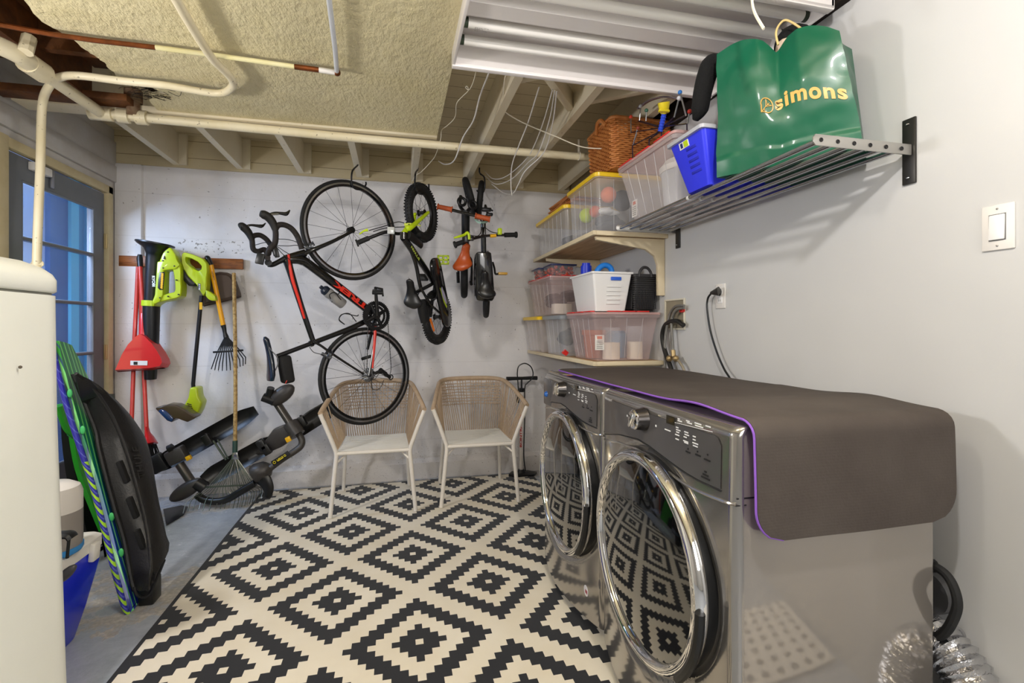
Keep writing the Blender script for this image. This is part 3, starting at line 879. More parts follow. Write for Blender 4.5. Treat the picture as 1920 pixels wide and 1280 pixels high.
def wheel(par, c, axis, R, tr, name='wheel', spokes=20, rim=.02, mat_rim=None, knob=False, hubw=.05, rimw=.011):
    c = V(c); axis = V(axis).normalized()
    w = obj(name, MB().torus(c, axis, R - tr, tr, 64, 12), m_rubber, par)
    if knob:
        mb = MB(); x, y, d = frame(axis); n = int(2 * PI * R / .021)
        for k in range(n):
            a = 2 * PI * k / n; e = x * math.cos(a) + y * math.sin(a); tt = d.cross(e)
            for s, da in ((-1, 0), (0, .5), (1, 0)):
                aa = a + da * 2 * PI / n; e2 = x * math.cos(aa) + y * math.sin(aa); t2 = d.cross(e2)
                ang = s * .75
                rot = Matrix((t2, d, e2)).transposed()
                mb.box(c + e2 * (R - tr + tr * math.cos(ang) * 1.05) + d * (tr * 1.05 * math.sin(ang)), (.009, .010, .008), rot)
        obj('tyre_tread', mb, m_rubber, w, smooth=0)
    ri = R - 2 * tr
    obj('rim', MB().lathe([(ri + .006, -rimw), (ri - rim, -rimw * .7), (ri - rim, rimw * .7), (ri + .006, rimw)], c, axis, 64, closed=True), m_gloss if mat_rim is m_rimb else (mat_rim or m_matblk), w, smooth=50)
    if mat_rim is m_rimb:
        for sd in (-1, 1):
            obj('brake_track', MB().lathe([(ri + .004, sd * (rimw + .001)), (ri - .007, sd * (rimw + .001)), (ri - .007, sd * (rimw - .003)), (ri + .004, sd * (rimw - .003))], c, axis, 64, closed=True), m_steel, w, smooth=30)
    mb = MB(); x, y, d = frame(axis)
    for k in range(spokes):
        a = 2 * PI * k / spokes; s = 1 if k % 2 else -1
        da = .5 if (k // 2) % 2 else -.5
        e = x * math.cos(a) + y * math.sin(a); h = x * math.cos(a + da) + y * math.sin(a + da)
        mb.tube([c + h * .02 + d * (hubw * .42 * s), c + e * (ri - rim + .002)], .0011, 4)
    obj('spokes', mb, m_matblk, w)
    obj('hub', MB().lathe([(0, -hubw / 2), (.007, -hubw / 2), (.008, -hubw / 2 + .004), (.022, -hubw * .42), (.022, -hubw * .36), (.012, -hubw * .3), (.012, hubw * .3), (.022, hubw * .36), (.022, hubw * .42), (.008, hubw / 2 - .004), (.007, hubw / 2), (0, hubw / 2)], c, axis, 20), m_matblk, w)
    return w

# ---------------------------------------------------------------- road bike
th = math.radians(30)
U = V((math.cos(th), math.sin(th), 0)); N = V((math.sin(th), -math.cos(th), 0))
PR = at(687.4, 704.6, Y=3.48)
def b(px, py, off=0.0): return at(px, py, P=PR + N * off, n=N)
rb = thing('road_bike', 'black road racing bicycle with red stripes hanging upside down by its front wheel', 'bicycle', (PR.x, PR.y, PR.z - .335))
PF = b(657.6, 431.7)
obj_w1 = wheel(rb, PR, N, .334, .0125, 'rear_wheel', 24, .024, m_rimb, rimw=.010)
obj_w2 = wheel(rb, PF, N, .334, .0125, 'front_wheel', 20, .022, m_rimb, rimw=.010)
fr = MB()
def tb(mb, pts, r, off=0, seg=14, flat=None):
    mb.tube(spline([b(x, y, off) for x, y in pts], 5) if len(pts) > 2 else [b(x, y, off) for x, y in pts], r, seg)
tb(fr, [(533, 490), (541, 487), (550, 486), (566, 488), (588, 502), (684, 576), (704, 592)], [.020, .024, .029, .031, .029, .028, .024])
tb(fr, [(538, 486), (545, 510), (562, 565), (577, 610), (588, 642)], [.027, .022, .018, .017, .016])
tb(fr, [(704, 592), (660, 614), (588, 642)], [.022, .0175, .016])
for s in (-1, 1):
    tb(fr, [(588, 640), (602, 648), (620, 661), (650, 681), (683, 702)], [.009, .008, .008, .0075, .007], .035 * s)
    fr.tube([b(704, 596, .03 * s), b(702, 645, .045 * s), b(692, 704, .06 * s)], [.011, .010, .009], 10)
fr.cyl(b(704, 592, -.035), b(704, 592, .035), .022, 20)
obj('frame', fr, m_gloss, rb)
fk = MB()
fk.tube([b(534, 485), b(545, 482), b(572, 474)], [.021, .023, .024], 16)
for s in (-1, 1):
    fk.tube(spline([b(572, 474, .012 * s), b(590, 467, .040 * s), b(625, 452, .048 * s), b(660, 434, .055 * s)], 5), [.015, .014, .012, .010], 12)
obj('fork', fk, m_gloss, rb)
sp = MB()
for pts, r, off in (([(541, 476), (543, 483)], .0272, .0),):
    sp.tube([b(541, 477, .027), b(542, 486, .027), b(543, 496, .019)], .0075, 8)
sp.tube(spline([b(542, 492, .017), b(549, 525, .0145), b(560, 560, .0135), b(571, 597, .012)], 6), [.0105, .0105, .009, .007], 10)
obj('stripe', sp, m_red, rb, label='red stripe on the head and top tube')
sp = MB(); sp.tube([b(704, 612, .041), b(702, 645, .050), b(698, 690, .060)], [.010, .0095, .008], 10)
obj('stripe', sp, m_red, rb, label='red chain stay stripe')
A_, B_ = b(689, 578, .036), b(594, 505, .036)
xd = (B_ - A_).normalized(); upd = N.cross(xd)
text('frame_lettering', 'TREK', m_red, rb, A_ - upd * .018 + xd * .0, xd, upd, height=.036, width=.29, bold=.05, ext=.0)
# seat post, saddle, bag
obj('seat_post', MB().tube([b(588, 642), b(519, 668)], .0138, 14), m_matblk, rb)
obj('seat_clamp', MB().tube([b(586, 643), b(581, 645)], .021, 14), m_gloss, rb)
# saddle: length axis from nose (494,630) to tail (507,713); top faces left
n0, n1 = b(496, 631), b(511, 712)
ld = (n1 - n0); L = ld.length; ld.normalize()
upS = -(ld.cross(N)).normalized()
if upS.x > 0: upS = -upS
mb = MB(); rings = []
for i in range(17):
    f = i / 16
    w_ = .018 + .052 * (max(0, (f - .3) / .7)) ** 1.3 + .006 * math.sin(f * PI)
    if f > .93: w_ *= 1 - (f - .93) * 4
    dip = .012 * math.sin(PI * f) - .014 * f
    dn = .030 if f < .9 else .022
    e = math.sin(min(1, (f + .02) / .08) * PI / 2)
    ring = []
    for k in range(16):
        a = 2 * PI * k / 16; cx_, cy_ = math.cos(a), math.sin(a)
        h = cy_ * (.012 if cy_ > 0 else dn * (.4 + .6 * abs(cx_)))
        ring.append(n0 + ld * (L * f) + N * (cx_ * w_ * e) + upS * (h * e - dip))
    rings.append(ring)
mb.loft(rings)
sd = obj('saddle', mb, M('blue_black_leather', '#16202f', .25, coat=.4), rb, smooth=60)
mb = MB()
for s in (-1, 1):
    mb.tube(spline([b(499, 643, .012 * s), b(508, 656, .022 * s), b(519, 668, .022 * s), b(521, 682, .024 * s), b(516, 695, .03 * s)], 5), .0035, 6)
obj('saddle_rails', mb, m_steel, sd)
mb = MB(); c = b(536, 692)
ax3 = (b(532, 668) - b(540, 716)).normalized(); wd = N.cross(ax3)
mb.box(c, (.085, .068, .17), Matrix((N, wd, ax3)).transposed(), .018, 4)
sb = thing('saddle_bag', 'small black zipped pouch strapped under the road bike saddle', 'bag', (c.x, c.y, c.z - .09))
obj('pouch', mb, M('black_nylon', '#1a1a1b', .8, bump=.3, bs=200), sb)
obj('zip_tag', MB().tube([b(538, 713, .045), b(535, 719, .05)], .002, 5), m_red, sb)
# cockpit
ck = MB().tube(spline([b(534, 485), b(522, 491), b(511, 496), b(503, 495)], 5), [.018, .015, .015, .018], 14)
ck.cyl(b(503, 492, -.025), b(503, 492, .025), .02, 16)
obj('stem', ck, m_matblk, rb)
WB = .19
m_tape = M('bar_tape', '#231d1b', .65, bump=.6, bs=130)
hb = MB().tube([b(502, 482, -WB + .03), b(502, 484, -.06), b(502, 486, 0), b(502, 484, .06), b(502, 482, WB - .03)], .0145, 12)
near = [b(503, 476, WB - .035), (506, 466), (515, 457), (517, 441), (516, 428)]
near2 = [(516, 430), (522, 422), (533, 421.5), (546, 428), (557, 442), (563, 457), (566, 467)]
far = [b(502, 478, -WB + .035), (496, 468), (484, 471), (475, 467), (473, 454), (472, 445)]
far2 = [(472, 446), (477, 441.5), (488, 441), (499, 448), (506, 457), (514, 468), (518, 479)]
cv = lambda L_, o: [q if isinstance(q, V) else b(q[0], q[1], o) for q in L_]
for L_, o in ((near, WB), (near2, WB), (far, -WB), (far2, -WB)):
    hb.tube(spline(cv(L_, o), 6), .0158, 12)
hbo = obj('handlebar', hb, m_tape, rb)
for hood, lev, sil, o in (([(517, 432), (511, 417), (503, 407), (494, 402), (488, 400)], [(503, 402.5), (515, 399), (527, 400), (536, 401), (541, 397), (543.5, 393.5)], [(504, 402), (522, 401.5)], WB),
                          ([(472.5, 449), (466, 436), (459, 428), (453, 424), (449, 425)], [(459, 424), (470, 422), (481, 423), (489, 424), (494, 422), (498, 418)], [(460, 425), (467, 424)], -WB)):
    q = obj('brake_hood', MB().tube(spline(cv(hood, o), 5), [.017, .022, .024, .024, .017], 14), M('hood_rubber', '#1d1b1a', .6), rb)
    obj('brake_lever', MB().tube(spline(cv(lev, o), 5), [.006, .007, .009, .012, .007, .003], 10, flat=.6), m_gloss, q)
    obj('lever_plate', MB().tube(cv(sil, o + .004), .0055, 8, flat=.8), m_steel, q)
obj('head_unit', MB().box(b(488, 485, .02), (.045, .018, .065), Matrix.Rotation(.2, 3, 'Y'), .004), m_blackp, rb)
obj('bell_lamp', MB().box(b(518, 473, .10), (.025, .022, .06), Matrix.Rotation(-.2, 3, 'Y'), .004), m_blackp, rb)
mb = MB()
for pts in ([(517, 448, WB), (540, 449, .08), (560, 455, .03), (575, 462, .0)], [(516, 460, WB), (540, 461, .08), (558, 460, .04), (575, 468, .02)], [(475, 460, -WB), (505, 455, -.08), (540, 475, .0), (585, 500, .035)], [(518, 462, .1), (530, 476, .04), (548, 490, .033)], [(578, 480, .034), (590, 500, .036), (640, 538, .034), (690, 585, .03)]):
    mb.tube(spline([b(*q) for q in pts], 6), .0022, 6)
mb.tube(spline([b(580, 650, 0), b(588, 660, .02), b(602, 664, .01), b(612, 668, 0)], 5), .0022, 6)
obj('brake_cables', mb, m_blackp, rb)
for (x, y) in ((577, 464), (612, 667)):
    q = b(x, y); mb = MB()
    mb.box(q, (.07, .03, .022), Matrix.Rotation(.5, 3, 'Y'), .005)
    for s in (-1, 1): mb.tube([q + N * (.02 * s), q + N * (.034 * s) + V((.02, 0, .03)), q + N * (.022 * s) + V((.03, 0, .012))], .006, 8)
    mb.box(q + N * .03 + V((.01, 0, .01)), (.02, .01, .03), None, .003)
    obj('brake_caliper', mb, M('caliper_metal', '#5d5f63', .3, .9), rb)
# drivetrain
cc = b(705.5, 591.7, .05)
mb = MB()
def gear(mb, c, R_, teeth, th_, r_in, holes=0):
    x, y, d = frame(N); pts = []
    for k in range(teeth * 4):
        a = 2 * PI * k / (teeth * 4); rr = R_ + (.003 if k % 4 in (1, 2) else -.002)
        pts.append((rr, a))
    o_ = [V(c) + x * (r * math.cos(a)) + y * (r * math.sin(a)) for r, a in pts]
    i_ = [V(c) + x * (r_in * math.cos(a)) + y * (r_in * math.sin(a)) for r, a in pts]
    mb.loft([o_, [p + d * th_ for p in o_], [p + d * th_ for p in i_], i_, o_], caps=False)
gear(mb, cc, .100, 50, .004, .075); gear(mb, cc - N * .008, .072, 34, .003, .055)
x, y, d = frame(N)
for k in range(4):
    a = k * PI / 2 + .5; e = x * math.cos(a) + y * math.sin(a)
    mb.tube([cc, cc + e * .085], [.016, .010], 8, flat=1)
mb.cyl(cc - N * .01, cc + N * .02, .022, 20)
cr = obj('chainring', mb, m_matblk, rb)
mb = MB().tube([cc + N * .015, b(704, 538, .085)], [.015, .010], 12)
ped = b(708, 547, .12)
obj('crank_arm', mb, m_gloss, cr)
mb = MB().box(ped, (.07, .075, .022), Matrix.Rotation(.3, 3, 'X'), .005).tube([ped + V((-.02, 0, .03)), ped + V((.03, 0, .02)), ped + V((.035, 0, -.03))], .006, 8)
obj('pedal', mb, m_matblk, cr)
mb = MB().tube([b(704, 592, -.05), b(689, 655, -.085)], [.014, .010], 12)
obj('crank_arm', mb, m_gloss, cr)
obj('pedal', MB().box(b(687, 670, -.11), (.07, .06, .022), Matrix.Rotation(-.3, 3, 'Y'), .005), m_matblk, cr)
mb = MB(); hc = b(693, 703, .05)
for k, r in enumerate((.047, .042, .037, .032, .027, .022)): gear(mb, hc - N * (.018 - k * .004), r, 20, .002, .012)
obj('cassette', mb, m_steel, rb)
m_chain = M('chain_links', '#5a5856', .4, .9)
mb = MB()
for pts in ([(727, 601), (729, 630), (731, 655), (733, 693), (726, 706), (712, 700), (700, 712), (688, 700), (688, 690), (689, 650), (690, 614)],):
    P_ = spline([b(q[0], q[1], .05) for q in pts], 14)
    for i in range(len(P_) - 1):
        m_ = (P_[i] + P_[i + 1]) / 2; mb.tube([P_[i], P_[i + 1]], .0035 if i % 2 else .0025, 6)
obj('chain', mb, m_chain, rb)
mb = MB()
mb.tube([b(703, 700, .06), b(716, 694, .065), b(724, 700, .065)], .011, 10); mb.tube([b(712, 692, .06), b(732, 708, .06)], .012, 10, flat=.5)
mb.torus(b(733, 707, .06), N, .016, .004, 16, 6).torus(b(714, 695, .06), N, .016, .004, 16, 6)
mb.tube(spline([b(720, 712, .06), b(712, 728, .05), b(700, 730, .045), b(697, 718, .05), b(698, 700, .05)], 6), .0022, 6)
obj('rear_derailleur', mb, m_matblk, rb)
# bottle cages and bottle
mb = MB()
mb.tube(spline([b(620, 560, .03), b(618, 552, .042), b(628, 548, .042), b(636, 558, .040), b(643, 566, .02)], 5), .003, 6)
mb.tube(spline([b(640, 545, 0), b(630, 556, -.03), b(622, 566, 0), b(630, 556, .03), b(640, 545, 0)], 5), .003, 6)
obj('bottle_cage', mb, m_matblk, rb)
mb = MB()
mb.tube(spline([b(668, 603, .0), b(655, 588, .03), b(640, 590, .03), b(636, 600, .02), b(646, 608, .0)], 6), .0032, 6)
mb.tube(spline([b(646, 608, 0), b(636, 598, -.025), b(645, 588, -.02), b(668, 592, .0), b(672, 590, 0)], 6), .0032, 6)
obj('bottle_cage', mb, m_matblk, rb)
p0, p1 = b(644, 571, .0), b(603, 539, .0); ax = (p1 - p0).normalized(); L = (p1 - p0).length
bt = thing('water_bottle', 'silver translucent water bottle with blue cap held in the road bike frame', 'bottle', tuple(p0))
obj('bottle_body', MB().lathe([(0, 0), (.030, 0), (.034, .006), (.035, .08), (.031, .095), (.0335, .112), (.035, .12), (.031, .137), (.026, .14), (0, .14)], p0, ax, 28), M('silver_bottle_plastic', '#8f8d8c', .3, alpha=1, coat=.3), bt)
obj('bottle_cap', MB().lathe([(0, .138), (.031, .138), (.031, .158), (.022, .170), (.012, .173), (.012, .19), (0, .192)], p0, ax, 28), M('navy_cap', '#1c2433', .35), bt)

# ---------------------------------------------------------------- hooks
def hook(pts, label):
    o = obj('ceiling_hook', MB().tube(spline(pts, 6), .0058, 10), m_matblk)
    return tag(o, label, 'hook', 'black vinyl-coated bike hooks')
h0 = at(671, 309, Z=ZJ)
ft = PF + V((0, 0, .334))
hook([h0 + V((0, 0, .03)), h0, b(661, 320, .02), b(659, 338, .022), b(662, 350, .018), b(670, 355, .012), b(681, 353, -.0), b(686, 346, -.005), b(686, 341, -.005)], 'black ceiling hook carrying the front wheel of the road bike')

# ---------------------------------------------------------------- small black and lime bike
th2 = math.radians(58)
N2 = V((math.sin(th2), -math.cos(th2), 0))
KF = at(790.7, 399, Y=3.36)
def k2(px, py, off=0.0): return at(px, py, P=KF + N2 * off, n=N2)
kb = thing('kids_bike', 'small black and lime mountain bike hanging by its knobbly front wheel', 'bicycle', (KF.x, KF.y, 1.0))
KR = k2(820, 594)
wheel(kb, KF, N2, .196, .026, 'front_wheel', 16, .014, M('dark_rim', '#2a2826', .4, .5), knob=True, hubw=.06)
wheel(kb, KR, N2, .196, .026, 'rear_wheel', 16, .014, M('dark_rim', '#2a2826', .4, .5), knob=True, hubw=.06)
fr = MB()
fr.tube([k2(757, 436), k2(757, 449)], .024, 14)
fr.tube(spline([k2(757, 446), k2(775, 472), k2(800, 508), k2(815, 532)], 5), [.022, .024, .022, .02], 14)
fr.tube(spline([k2(771, 470), k2(780, 497), k2(786, 528), k2(789, 540)], 5), .013, 12)
fr.tube([k2(780, 548), k2(815, 530)], .013, 12)
for s in (-1, 1):
    fr.tube([k2(789, 540, .04 * s), k2(806, 570, .05 * s), KR + N2 * (.055 * s)], .009, 10)
    fr.tube([k2(815, 532, .035 * s), KR + N2 * (.055 * s)], .010, 10)
obj('frame', fr, m_gloss, kb)
mb = MB()
mb.tube([k2(757, 440), k2(764, 430)], .022, 12)
for s in (-1, 1): mb.tube(spline([k2(764, 428, .02 * s), k2(773, 424, .045 * s), KF + N2 * (.05 * s)], 5), [.020, .016, .011], 12)
obj('fork', mb, m_lime, kb, label='lime green fork')
A1, B1 = k2(765, 452, .0235), k2(786, 487, .0235); xdk = (A1 - B1).normalized()
text('frame_lettering', "B'TWIN", M('lime_ink', '#d9ee5a', .4), kb, B1 + N2.cross(xdk) * -.011, xdk, N2.cross(xdk), height=.020, width=.125, bold=.03)
mb = MB().tube(spline([at(676, 452, Y=3.20), at(700, 443, Y=3.2), at(724, 435, Y=3.22), at(745, 438, Y=3.28), at(757, 437, Y=3.33), at(775, 436, Y=3.36), at(792, 437, Y=3.38)], 6), .011, 12)
hb = obj('handlebar', mb, m_matblk, kb)
obj('grip', MB().tube([at(668, 456, Y=3.20), at(671, 455, Y=3.2)], .023, 14).tube([at(671, 455, Y=3.2), at(692, 446, Y=3.2)], .0155, 14), m_rubber, hb)
obj('grip', MB().tube([at(768, 437, Y=3.30), at(787, 440, Y=3.25), at(789, 440, Y=3.25)], [.021, .021, .023], 14), m_rubber, hb)
obj('brake_lever', MB().tube(spline([at(674, 439, Y=3.15), at(682, 433, Y=3.14), at(690, 431, Y=3.14)], 4), [.004, .006, .010], 8), m_lime, hb)
obj('brake_lever', MB().tube(spline([at(760, 421, Y=3.25), at(770, 420, Y=3.22), at(789, 423, Y=3.2)], 4), [.012, .008, .004], 8), M('pale_lime', '#d8e35c', .35), hb)
obj('front_reflector', MB().box(at(733, 432, Y=3.2), (.045, .014, .045), None, .004), M('clear_reflector', '#c9cccb', .1, coat=1), hb)
obj('brake_cables', MB().tube(spline([at(692, 432, Y=3.14), at(720, 424, Y=3.2), at(745, 416, Y=3.3), at(758, 418, Y=3.3)], 5), .003, 6).tube(spline([at(700, 434, Y=3.14), at(720, 428, Y=3.2), at(740, 426, Y=3.3), at(764, 425, Y=3.3)], 5), .003, 6), m_blackp, hb)
def fender(par, c, R_, a0, a1, w_, nrm):
    x, y, d = frame(nrm); mb = MB()
    mb.grid(lambda u, v: V(c) + (x * math.cos(a0 + (a1 - a0) * u) + y * math.sin(a0 + (a1 - a0) * u)) * (R_ - .010 * (2 * v - 1) ** 2) + d * (w_ * (v - .5)), 20, 8)
    mb.shell(.003); return obj('mudguard', mb, m_blackp, par, smooth=60)
def angf(c, p, nrm):
    x, y, d = frame(nrm); r = V(p) - V(c); return math.atan2(r.dot(y), r.dot(x))
a1_ = angf(KF, k2(768, 446), N2); fender(kb, KF, .212, a1_ - .15, a1_ + .5 if False else a1_ + .15, .075, N2)
mb = MB().tube(spline([k2(766, 440, .03), k2(778, 449, .03), k2(790, 460, .03)], 5), [.028, .030, .024], 12, flat=.6)
obj('mudguard', mb, m_blackp, kb)
mb = MB().tube([k2(789, 562, 0), k2(793, 585, 0), k2(797, 604, 0)], [.030, .034, .030], 12, flat=.5)
obj('mudguard', mb, m_blackp, kb)
# chain guard
g0, g1 = k2(813, 500, .075), k2(834, 598, .075)
gd = (g1 - g0).normalized(); gw = N2.cross(gd)
pts = [g0 + gw * (.062 * math.cos(a)) - gd * (.062 * math.sin(a)) for a in [PI * i / 10 for i in range(11)]] + [g1 - gw * (.056 * math.cos(a)) + gd * (.056 * math.sin(a)) for a in [PI * i / 10 for i in range(11)]]
cg = obj('chain_guard', MB().slab(pts, N2 * .03, .006), m_gloss, kb)
mid = g0.lerp(g1, .55)
obj('decal', MB().slab([mid + N2 * .031 + gw * u + gd * v for u, v in ((-.02, -.06), (.0, -.07), (.02, .0), (.022, .06), (.0, .07), (-.02, .02))], N2 * .001, 0), M('decal_lilac', '#b9b4cf', .4), cg)
obj('decal', MB().slab([mid + N2 * .0312 + gw * u + gd * v for u, v in ((-.034, -.07), (-.026, -.075), (-.022, .0), (.0, .05), (.015, .085), (.0, .09), (-.02, .04))], N2 * .001, 0), m_lime, cg)
obj('crank_arm', MB().tube([k2(816, 525, .10), k2(813, 487, .11)], .010, 10), m_gloss, kb)
pc = at(831, 487, Y=3.42)
mb = MB()
for (dx, dz, sx, sz) in ((0, .027, .082, .012), (0, -.027, .082, .012), (.034, 0, .014, .062), (-.034, 0, .014, .062), (0, 0, .014, .062), (0, 0, .082, .014)):
    mb.box(pc + V((dx, 0, dz)), (sx, .022, sz), None, .003)
obj('pedal', mb, m_lime, kb, label='lime green pedal')
obj('pedal', MB().box(k2(794, 520, -.10), (.07, .05, .05), None, .006), m_blackp, kb)
def saddle(par, p_nose, p_tail, up, lat, w0, w1, thk, mat):
    p_nose, p_tail, up, lat = V(p_nose), V(p_tail), V(up).normalized(), V(lat).normalized()
    d = p_tail - p_nose; rings = []
    for i in range(19):
        f = i / 18
        w_ = w0 + (w1 - w0) * max(0, min(1, (f - .25) / .5)) ** 1.4
        e = math.sqrt(max(.02, 1 - (1 - min(1, f / .12)) ** 2)) * math.sqrt(max(.02, 1 - max(0, (f - .78) / .225) ** 2))
        rings.append([p_nose + d * f + lat * (math.cos(a) * w_ * e) + up * ((math.sin(a) * thk * (.7 if math.sin(a) > 0 else .9)) * (.4 + .6 * e) + .010 * math.cos(f * 2 * PI)) for a in [2 * PI * k / 20 for k in range(20)]])
    return obj('saddle', MB().loft(rings), mat, par, smooth=60)
m_sadb = M('black_vinyl', '#1a1a1b', .32, coat=.2)
saddle(kb, at(768, 523, Y=3.30), at(776, 579, Y=3.36), V((-.15, -1, .1)), V((1, -.15, -.05)), .026, .062, .030, m_sadb)
obj('seat_post', MB().tube([at(776, 560, Y=3.36), k2(789, 540)], .011, 10), m_matblk, kb)
obj('reflector', MB().tube(spline([k2(807, 598, .03), k2(810, 607, .03), k2(814, 620, .03)], 4), .013, 10, flat=.4), M('orange_reflector', '#ee7a12', .2, coat=1), kb)
obj('caliper_arm', MB().tube([k2(806, 562, .05), k2(822, 558, .06)], .003, 6).sphere(k2(806, 562, .05), .010), m_steel, kb)
q0 = at(783, 318, Z=ZJ)
hook([q0 + V((0, 0, .03)), q0, k2(779, 325, .02), k2(778, 345, .02), k2(782, 360, .03), k2(793, 364, .0), k2(803, 356, -.02), k2(804, 345, -.02)], 'black ceiling hook carrying the knobbly wheel of the lime and black bike')

# ---------------------------------------------------------------- balance bike with orange saddle
ob = thing('balance_bike', 'black balance bike with orange saddle and orange grips hanging on the wall', 'bicycle', (at(871, 563, Y=3.8).x, 3.75, 1.3))
FX = V((1, 0, 0))
c1 = at(882, 366, Y=3.66); c1 = V((c1.x, 3.70, c1.z))
wheel(ob, c1, V((.98, -.15, .28)), .150, .024, 'front_wheel', 12, .012, None, hubw=.05)
c2 = at(871, 522, Y=3.70); c2 = V((c2.x, 3.72, c2.z))
wheel(ob, c2, V((1, -.12, 0)), .150, .026, 'rear_wheel', 12, .012, None, hubw=.05)
mb = MB()
for s in (-1, 1):
    mb.tube(spline([at(874 + 10 * s, 368, Y=3.66), at(873 + 11 * s, 385, Y=3.6), at(873, 400, Y=3.5)], 4), .013, 10)
mb.tube([at(873, 396, Y=3.46), at(873, 440, Y=3.52)], .030, 14)
mb.tube(spline([at(873, 438, Y=3.52), at(873, 470, Y=3.6), at(872, 500, Y=3.62)], 4), .026, 12)
for s in (-1, 1):
    mb.tube(spline([at(872 + 4 * s, 478, Y=3.62), at(872 + 12 * s, 490, Y=3.65), at(872 + 12 * s, 530, Y=3.7)], 5), .009, 10)
obj('frame', mb, m_matblk, ob)
mb = MB()
for (x, y) in ((866, 378), (886, 384)): mb.torus(at(x, y, Y=3.55), V((.2, -1, 0)), .028, .011, 16, 8)
obj('fork_lug', mb, m_matblk, ob)
g = [at(820, 387, Y=3.42), at(848, 393, Y=3.40), at(891, 404.5, Y=3.36), at(919, 411, Y=3.34)]
hb = obj('handlebar', MB().tube([g[0], g[3]], .011, 12), m_gloss, ob)
obj('grip', MB().tube([g[0], g[0] + (g[1] - g[0]) * .06, g[0] + (g[1] - g[0]) * .1, g[1] + (g[0] - g[1]) * .1, g[1] + (g[0] - g[1]) * .05, g[1]], [.022, .023, .016, .018, .023, .023], 14), m_orange, hb)
obj('grip', MB().tube([g[2], g[2] + (g[3] - g[2]) * .05, g[2] + (g[3] - g[2]) * .1, g[3] + (g[2] - g[3]) * .1, g[3] + (g[2] - g[3]) * .05, g[3]], [.023, .023, .018, .018, .023, .022], 14), m_orange, hb)
obj('stem', MB().tube([at(873, 398, Y=3.5), at(872, 398, Y=3.38)], .017, 12), m_matblk, hb)
saddle(ob, at(875, 457, Y=3.40), at(865, 508, Y=3.42), V((-.1, -1, .05)), V((1, -.1, .12)), .030, .070, .034, M('orange_vinyl', '#b9501c', .35, coat=.25))
obj('seat_post', MB().tube([at(868, 495, Y=3.44), at(871, 495, Y=3.62)], .011, 10), m_matblk, ob)
obj('foot_peg', MB().tube([at(858, 510, Y=3.66), at(859, 530, Y=3.68)], .011, 10), m_matblk, ob)
obj('foot_peg', MB().tube([at(883, 528, Y=3.66), at(884, 533, Y=3.64)], .012, 10), m_matblk, ob)

# ---------------------------------------------------------------- small black bike beside it
sbk = thing('toddler_bike', 'small all-black pedal bike with yellow brake levers beside the orange-saddled bike', 'bicycle', (at(911, 595, Y=3.8).x, 3.75, 1.2))
c1 = at(900, 375, Y=3.74); c1 = V((c1.x, 3.74, c1.z))
wheel(sbk, c1, V((1, -.16, -.10)), .150, .022, 'front_wheel', 12, .012, None, hubw=.05)
c2 = at(911, 560, Y=3.72); c2 = V((c2.x, 3.70, c2.z))
wheel(sbk, c2, V((1, -.14, -.02)), .150, .022, 'rear_wheel', 12, .012, None, hubw=.05)
mb = MB()
for s in (-1, 1): mb.tube(spline([at(901 + 9 * s, 385, Y=3.66), at(904 + 10 * s, 400, Y=3.6), at(906, 415, Y=3.5)], 4), .010, 10)
mb.tube([at(906, 412, Y=3.46), at(907, 474, Y=3.50)], .020, 12)
mb.tube([at(911, 470, Y=3.55), at(911, 556, Y=3.66)], .022, 12)
obj('frame', mb, m_gloss, sbk)
mb = MB()
P_ = [at(893, 474, Y=3.44), at(897, 471.5, Y=3.44), at(918, 471.5, Y=3.44), at(921.5, 474, Y=3.44), at(924, 500, Y=3.46), at(928, 556, Y=3.52), at(924, 564, Y=3.52), at(896, 564, Y=3.52), at(892, 556, Y=3.52), at(892, 500, Y=3.46)]
mb.slab(P_, (0, .10, 0), .012)
obj('chain_guard', mb, m_gloss, sbk)
saddle(sbk, at(909, 508, Y=3.36), at(913, 560, Y=3.38), V((0, -1, .1)), V((1, 0, -.05)), .024, .068, .030, m_sadb)
obj('seat_post', MB().tube([at(911, 545, Y=3.40), at(911, 545, Y=3.6)], .011, 10), m_matblk, sbk)
g = [at(852, 459, Y=3.26), at(872, 452, Y=3.27), at(900, 444, Y=3.30), at(925, 441, Y=3.32), at(946, 440.5, Y=3.33), at(969, 440, Y=3.34)]
hb = obj('handlebar', MB().tube(spline(g, 5), .0095, 12), m_gloss, sbk)
obj('grip', MB().tube([g[0], g[0].lerp(g[1], .12), g[0].lerp(g[1], .14), g[1]], [.024, .024, .016, .016], 14), m_rubber, hb)
obj('grip', MB().tube([g[4], g[5].lerp(g[4], .14), g[5].lerp(g[4], .12), g[5]], [.016, .016, .022, .022], 14), m_rubber, hb)
obj('brake_lever', MB().tube(spline([at(851, 446, Y=3.18), at(862, 443, Y=3.18), at(871, 440, Y=3.2), at(876, 436, Y=3.2), at(879, 440, Y=3.2), at(880, 449, Y=3.2)], 5), [.005, .009, .009, .009, .009, .009], 8), m_lime, hb)
obj('brake_lever', MB().box(at(937, 434, Y=3.28), (.028, .03, .045), None, .006), m_lime, hb)
obj('bar_band', MB().tube([at(919, 442.5, Y=3.31), at(930, 441.5, Y=3.31)], .0115, 12), m_yel, hb)
mb = MB().box(at(874, 446, Y=3.22), (.03, .02, .06), None, .006).box(at(884, 447, Y=3.26), (.03, .02, .03), None, .004)
obj('brake_clamp', mb, m_blackp, hb)
obj('stem', MB().tube([at(906, 442, Y=3.31), at(906, 436, Y=3.42), at(906, 425, Y=3.48)], .014, 12), m_gloss, hb)
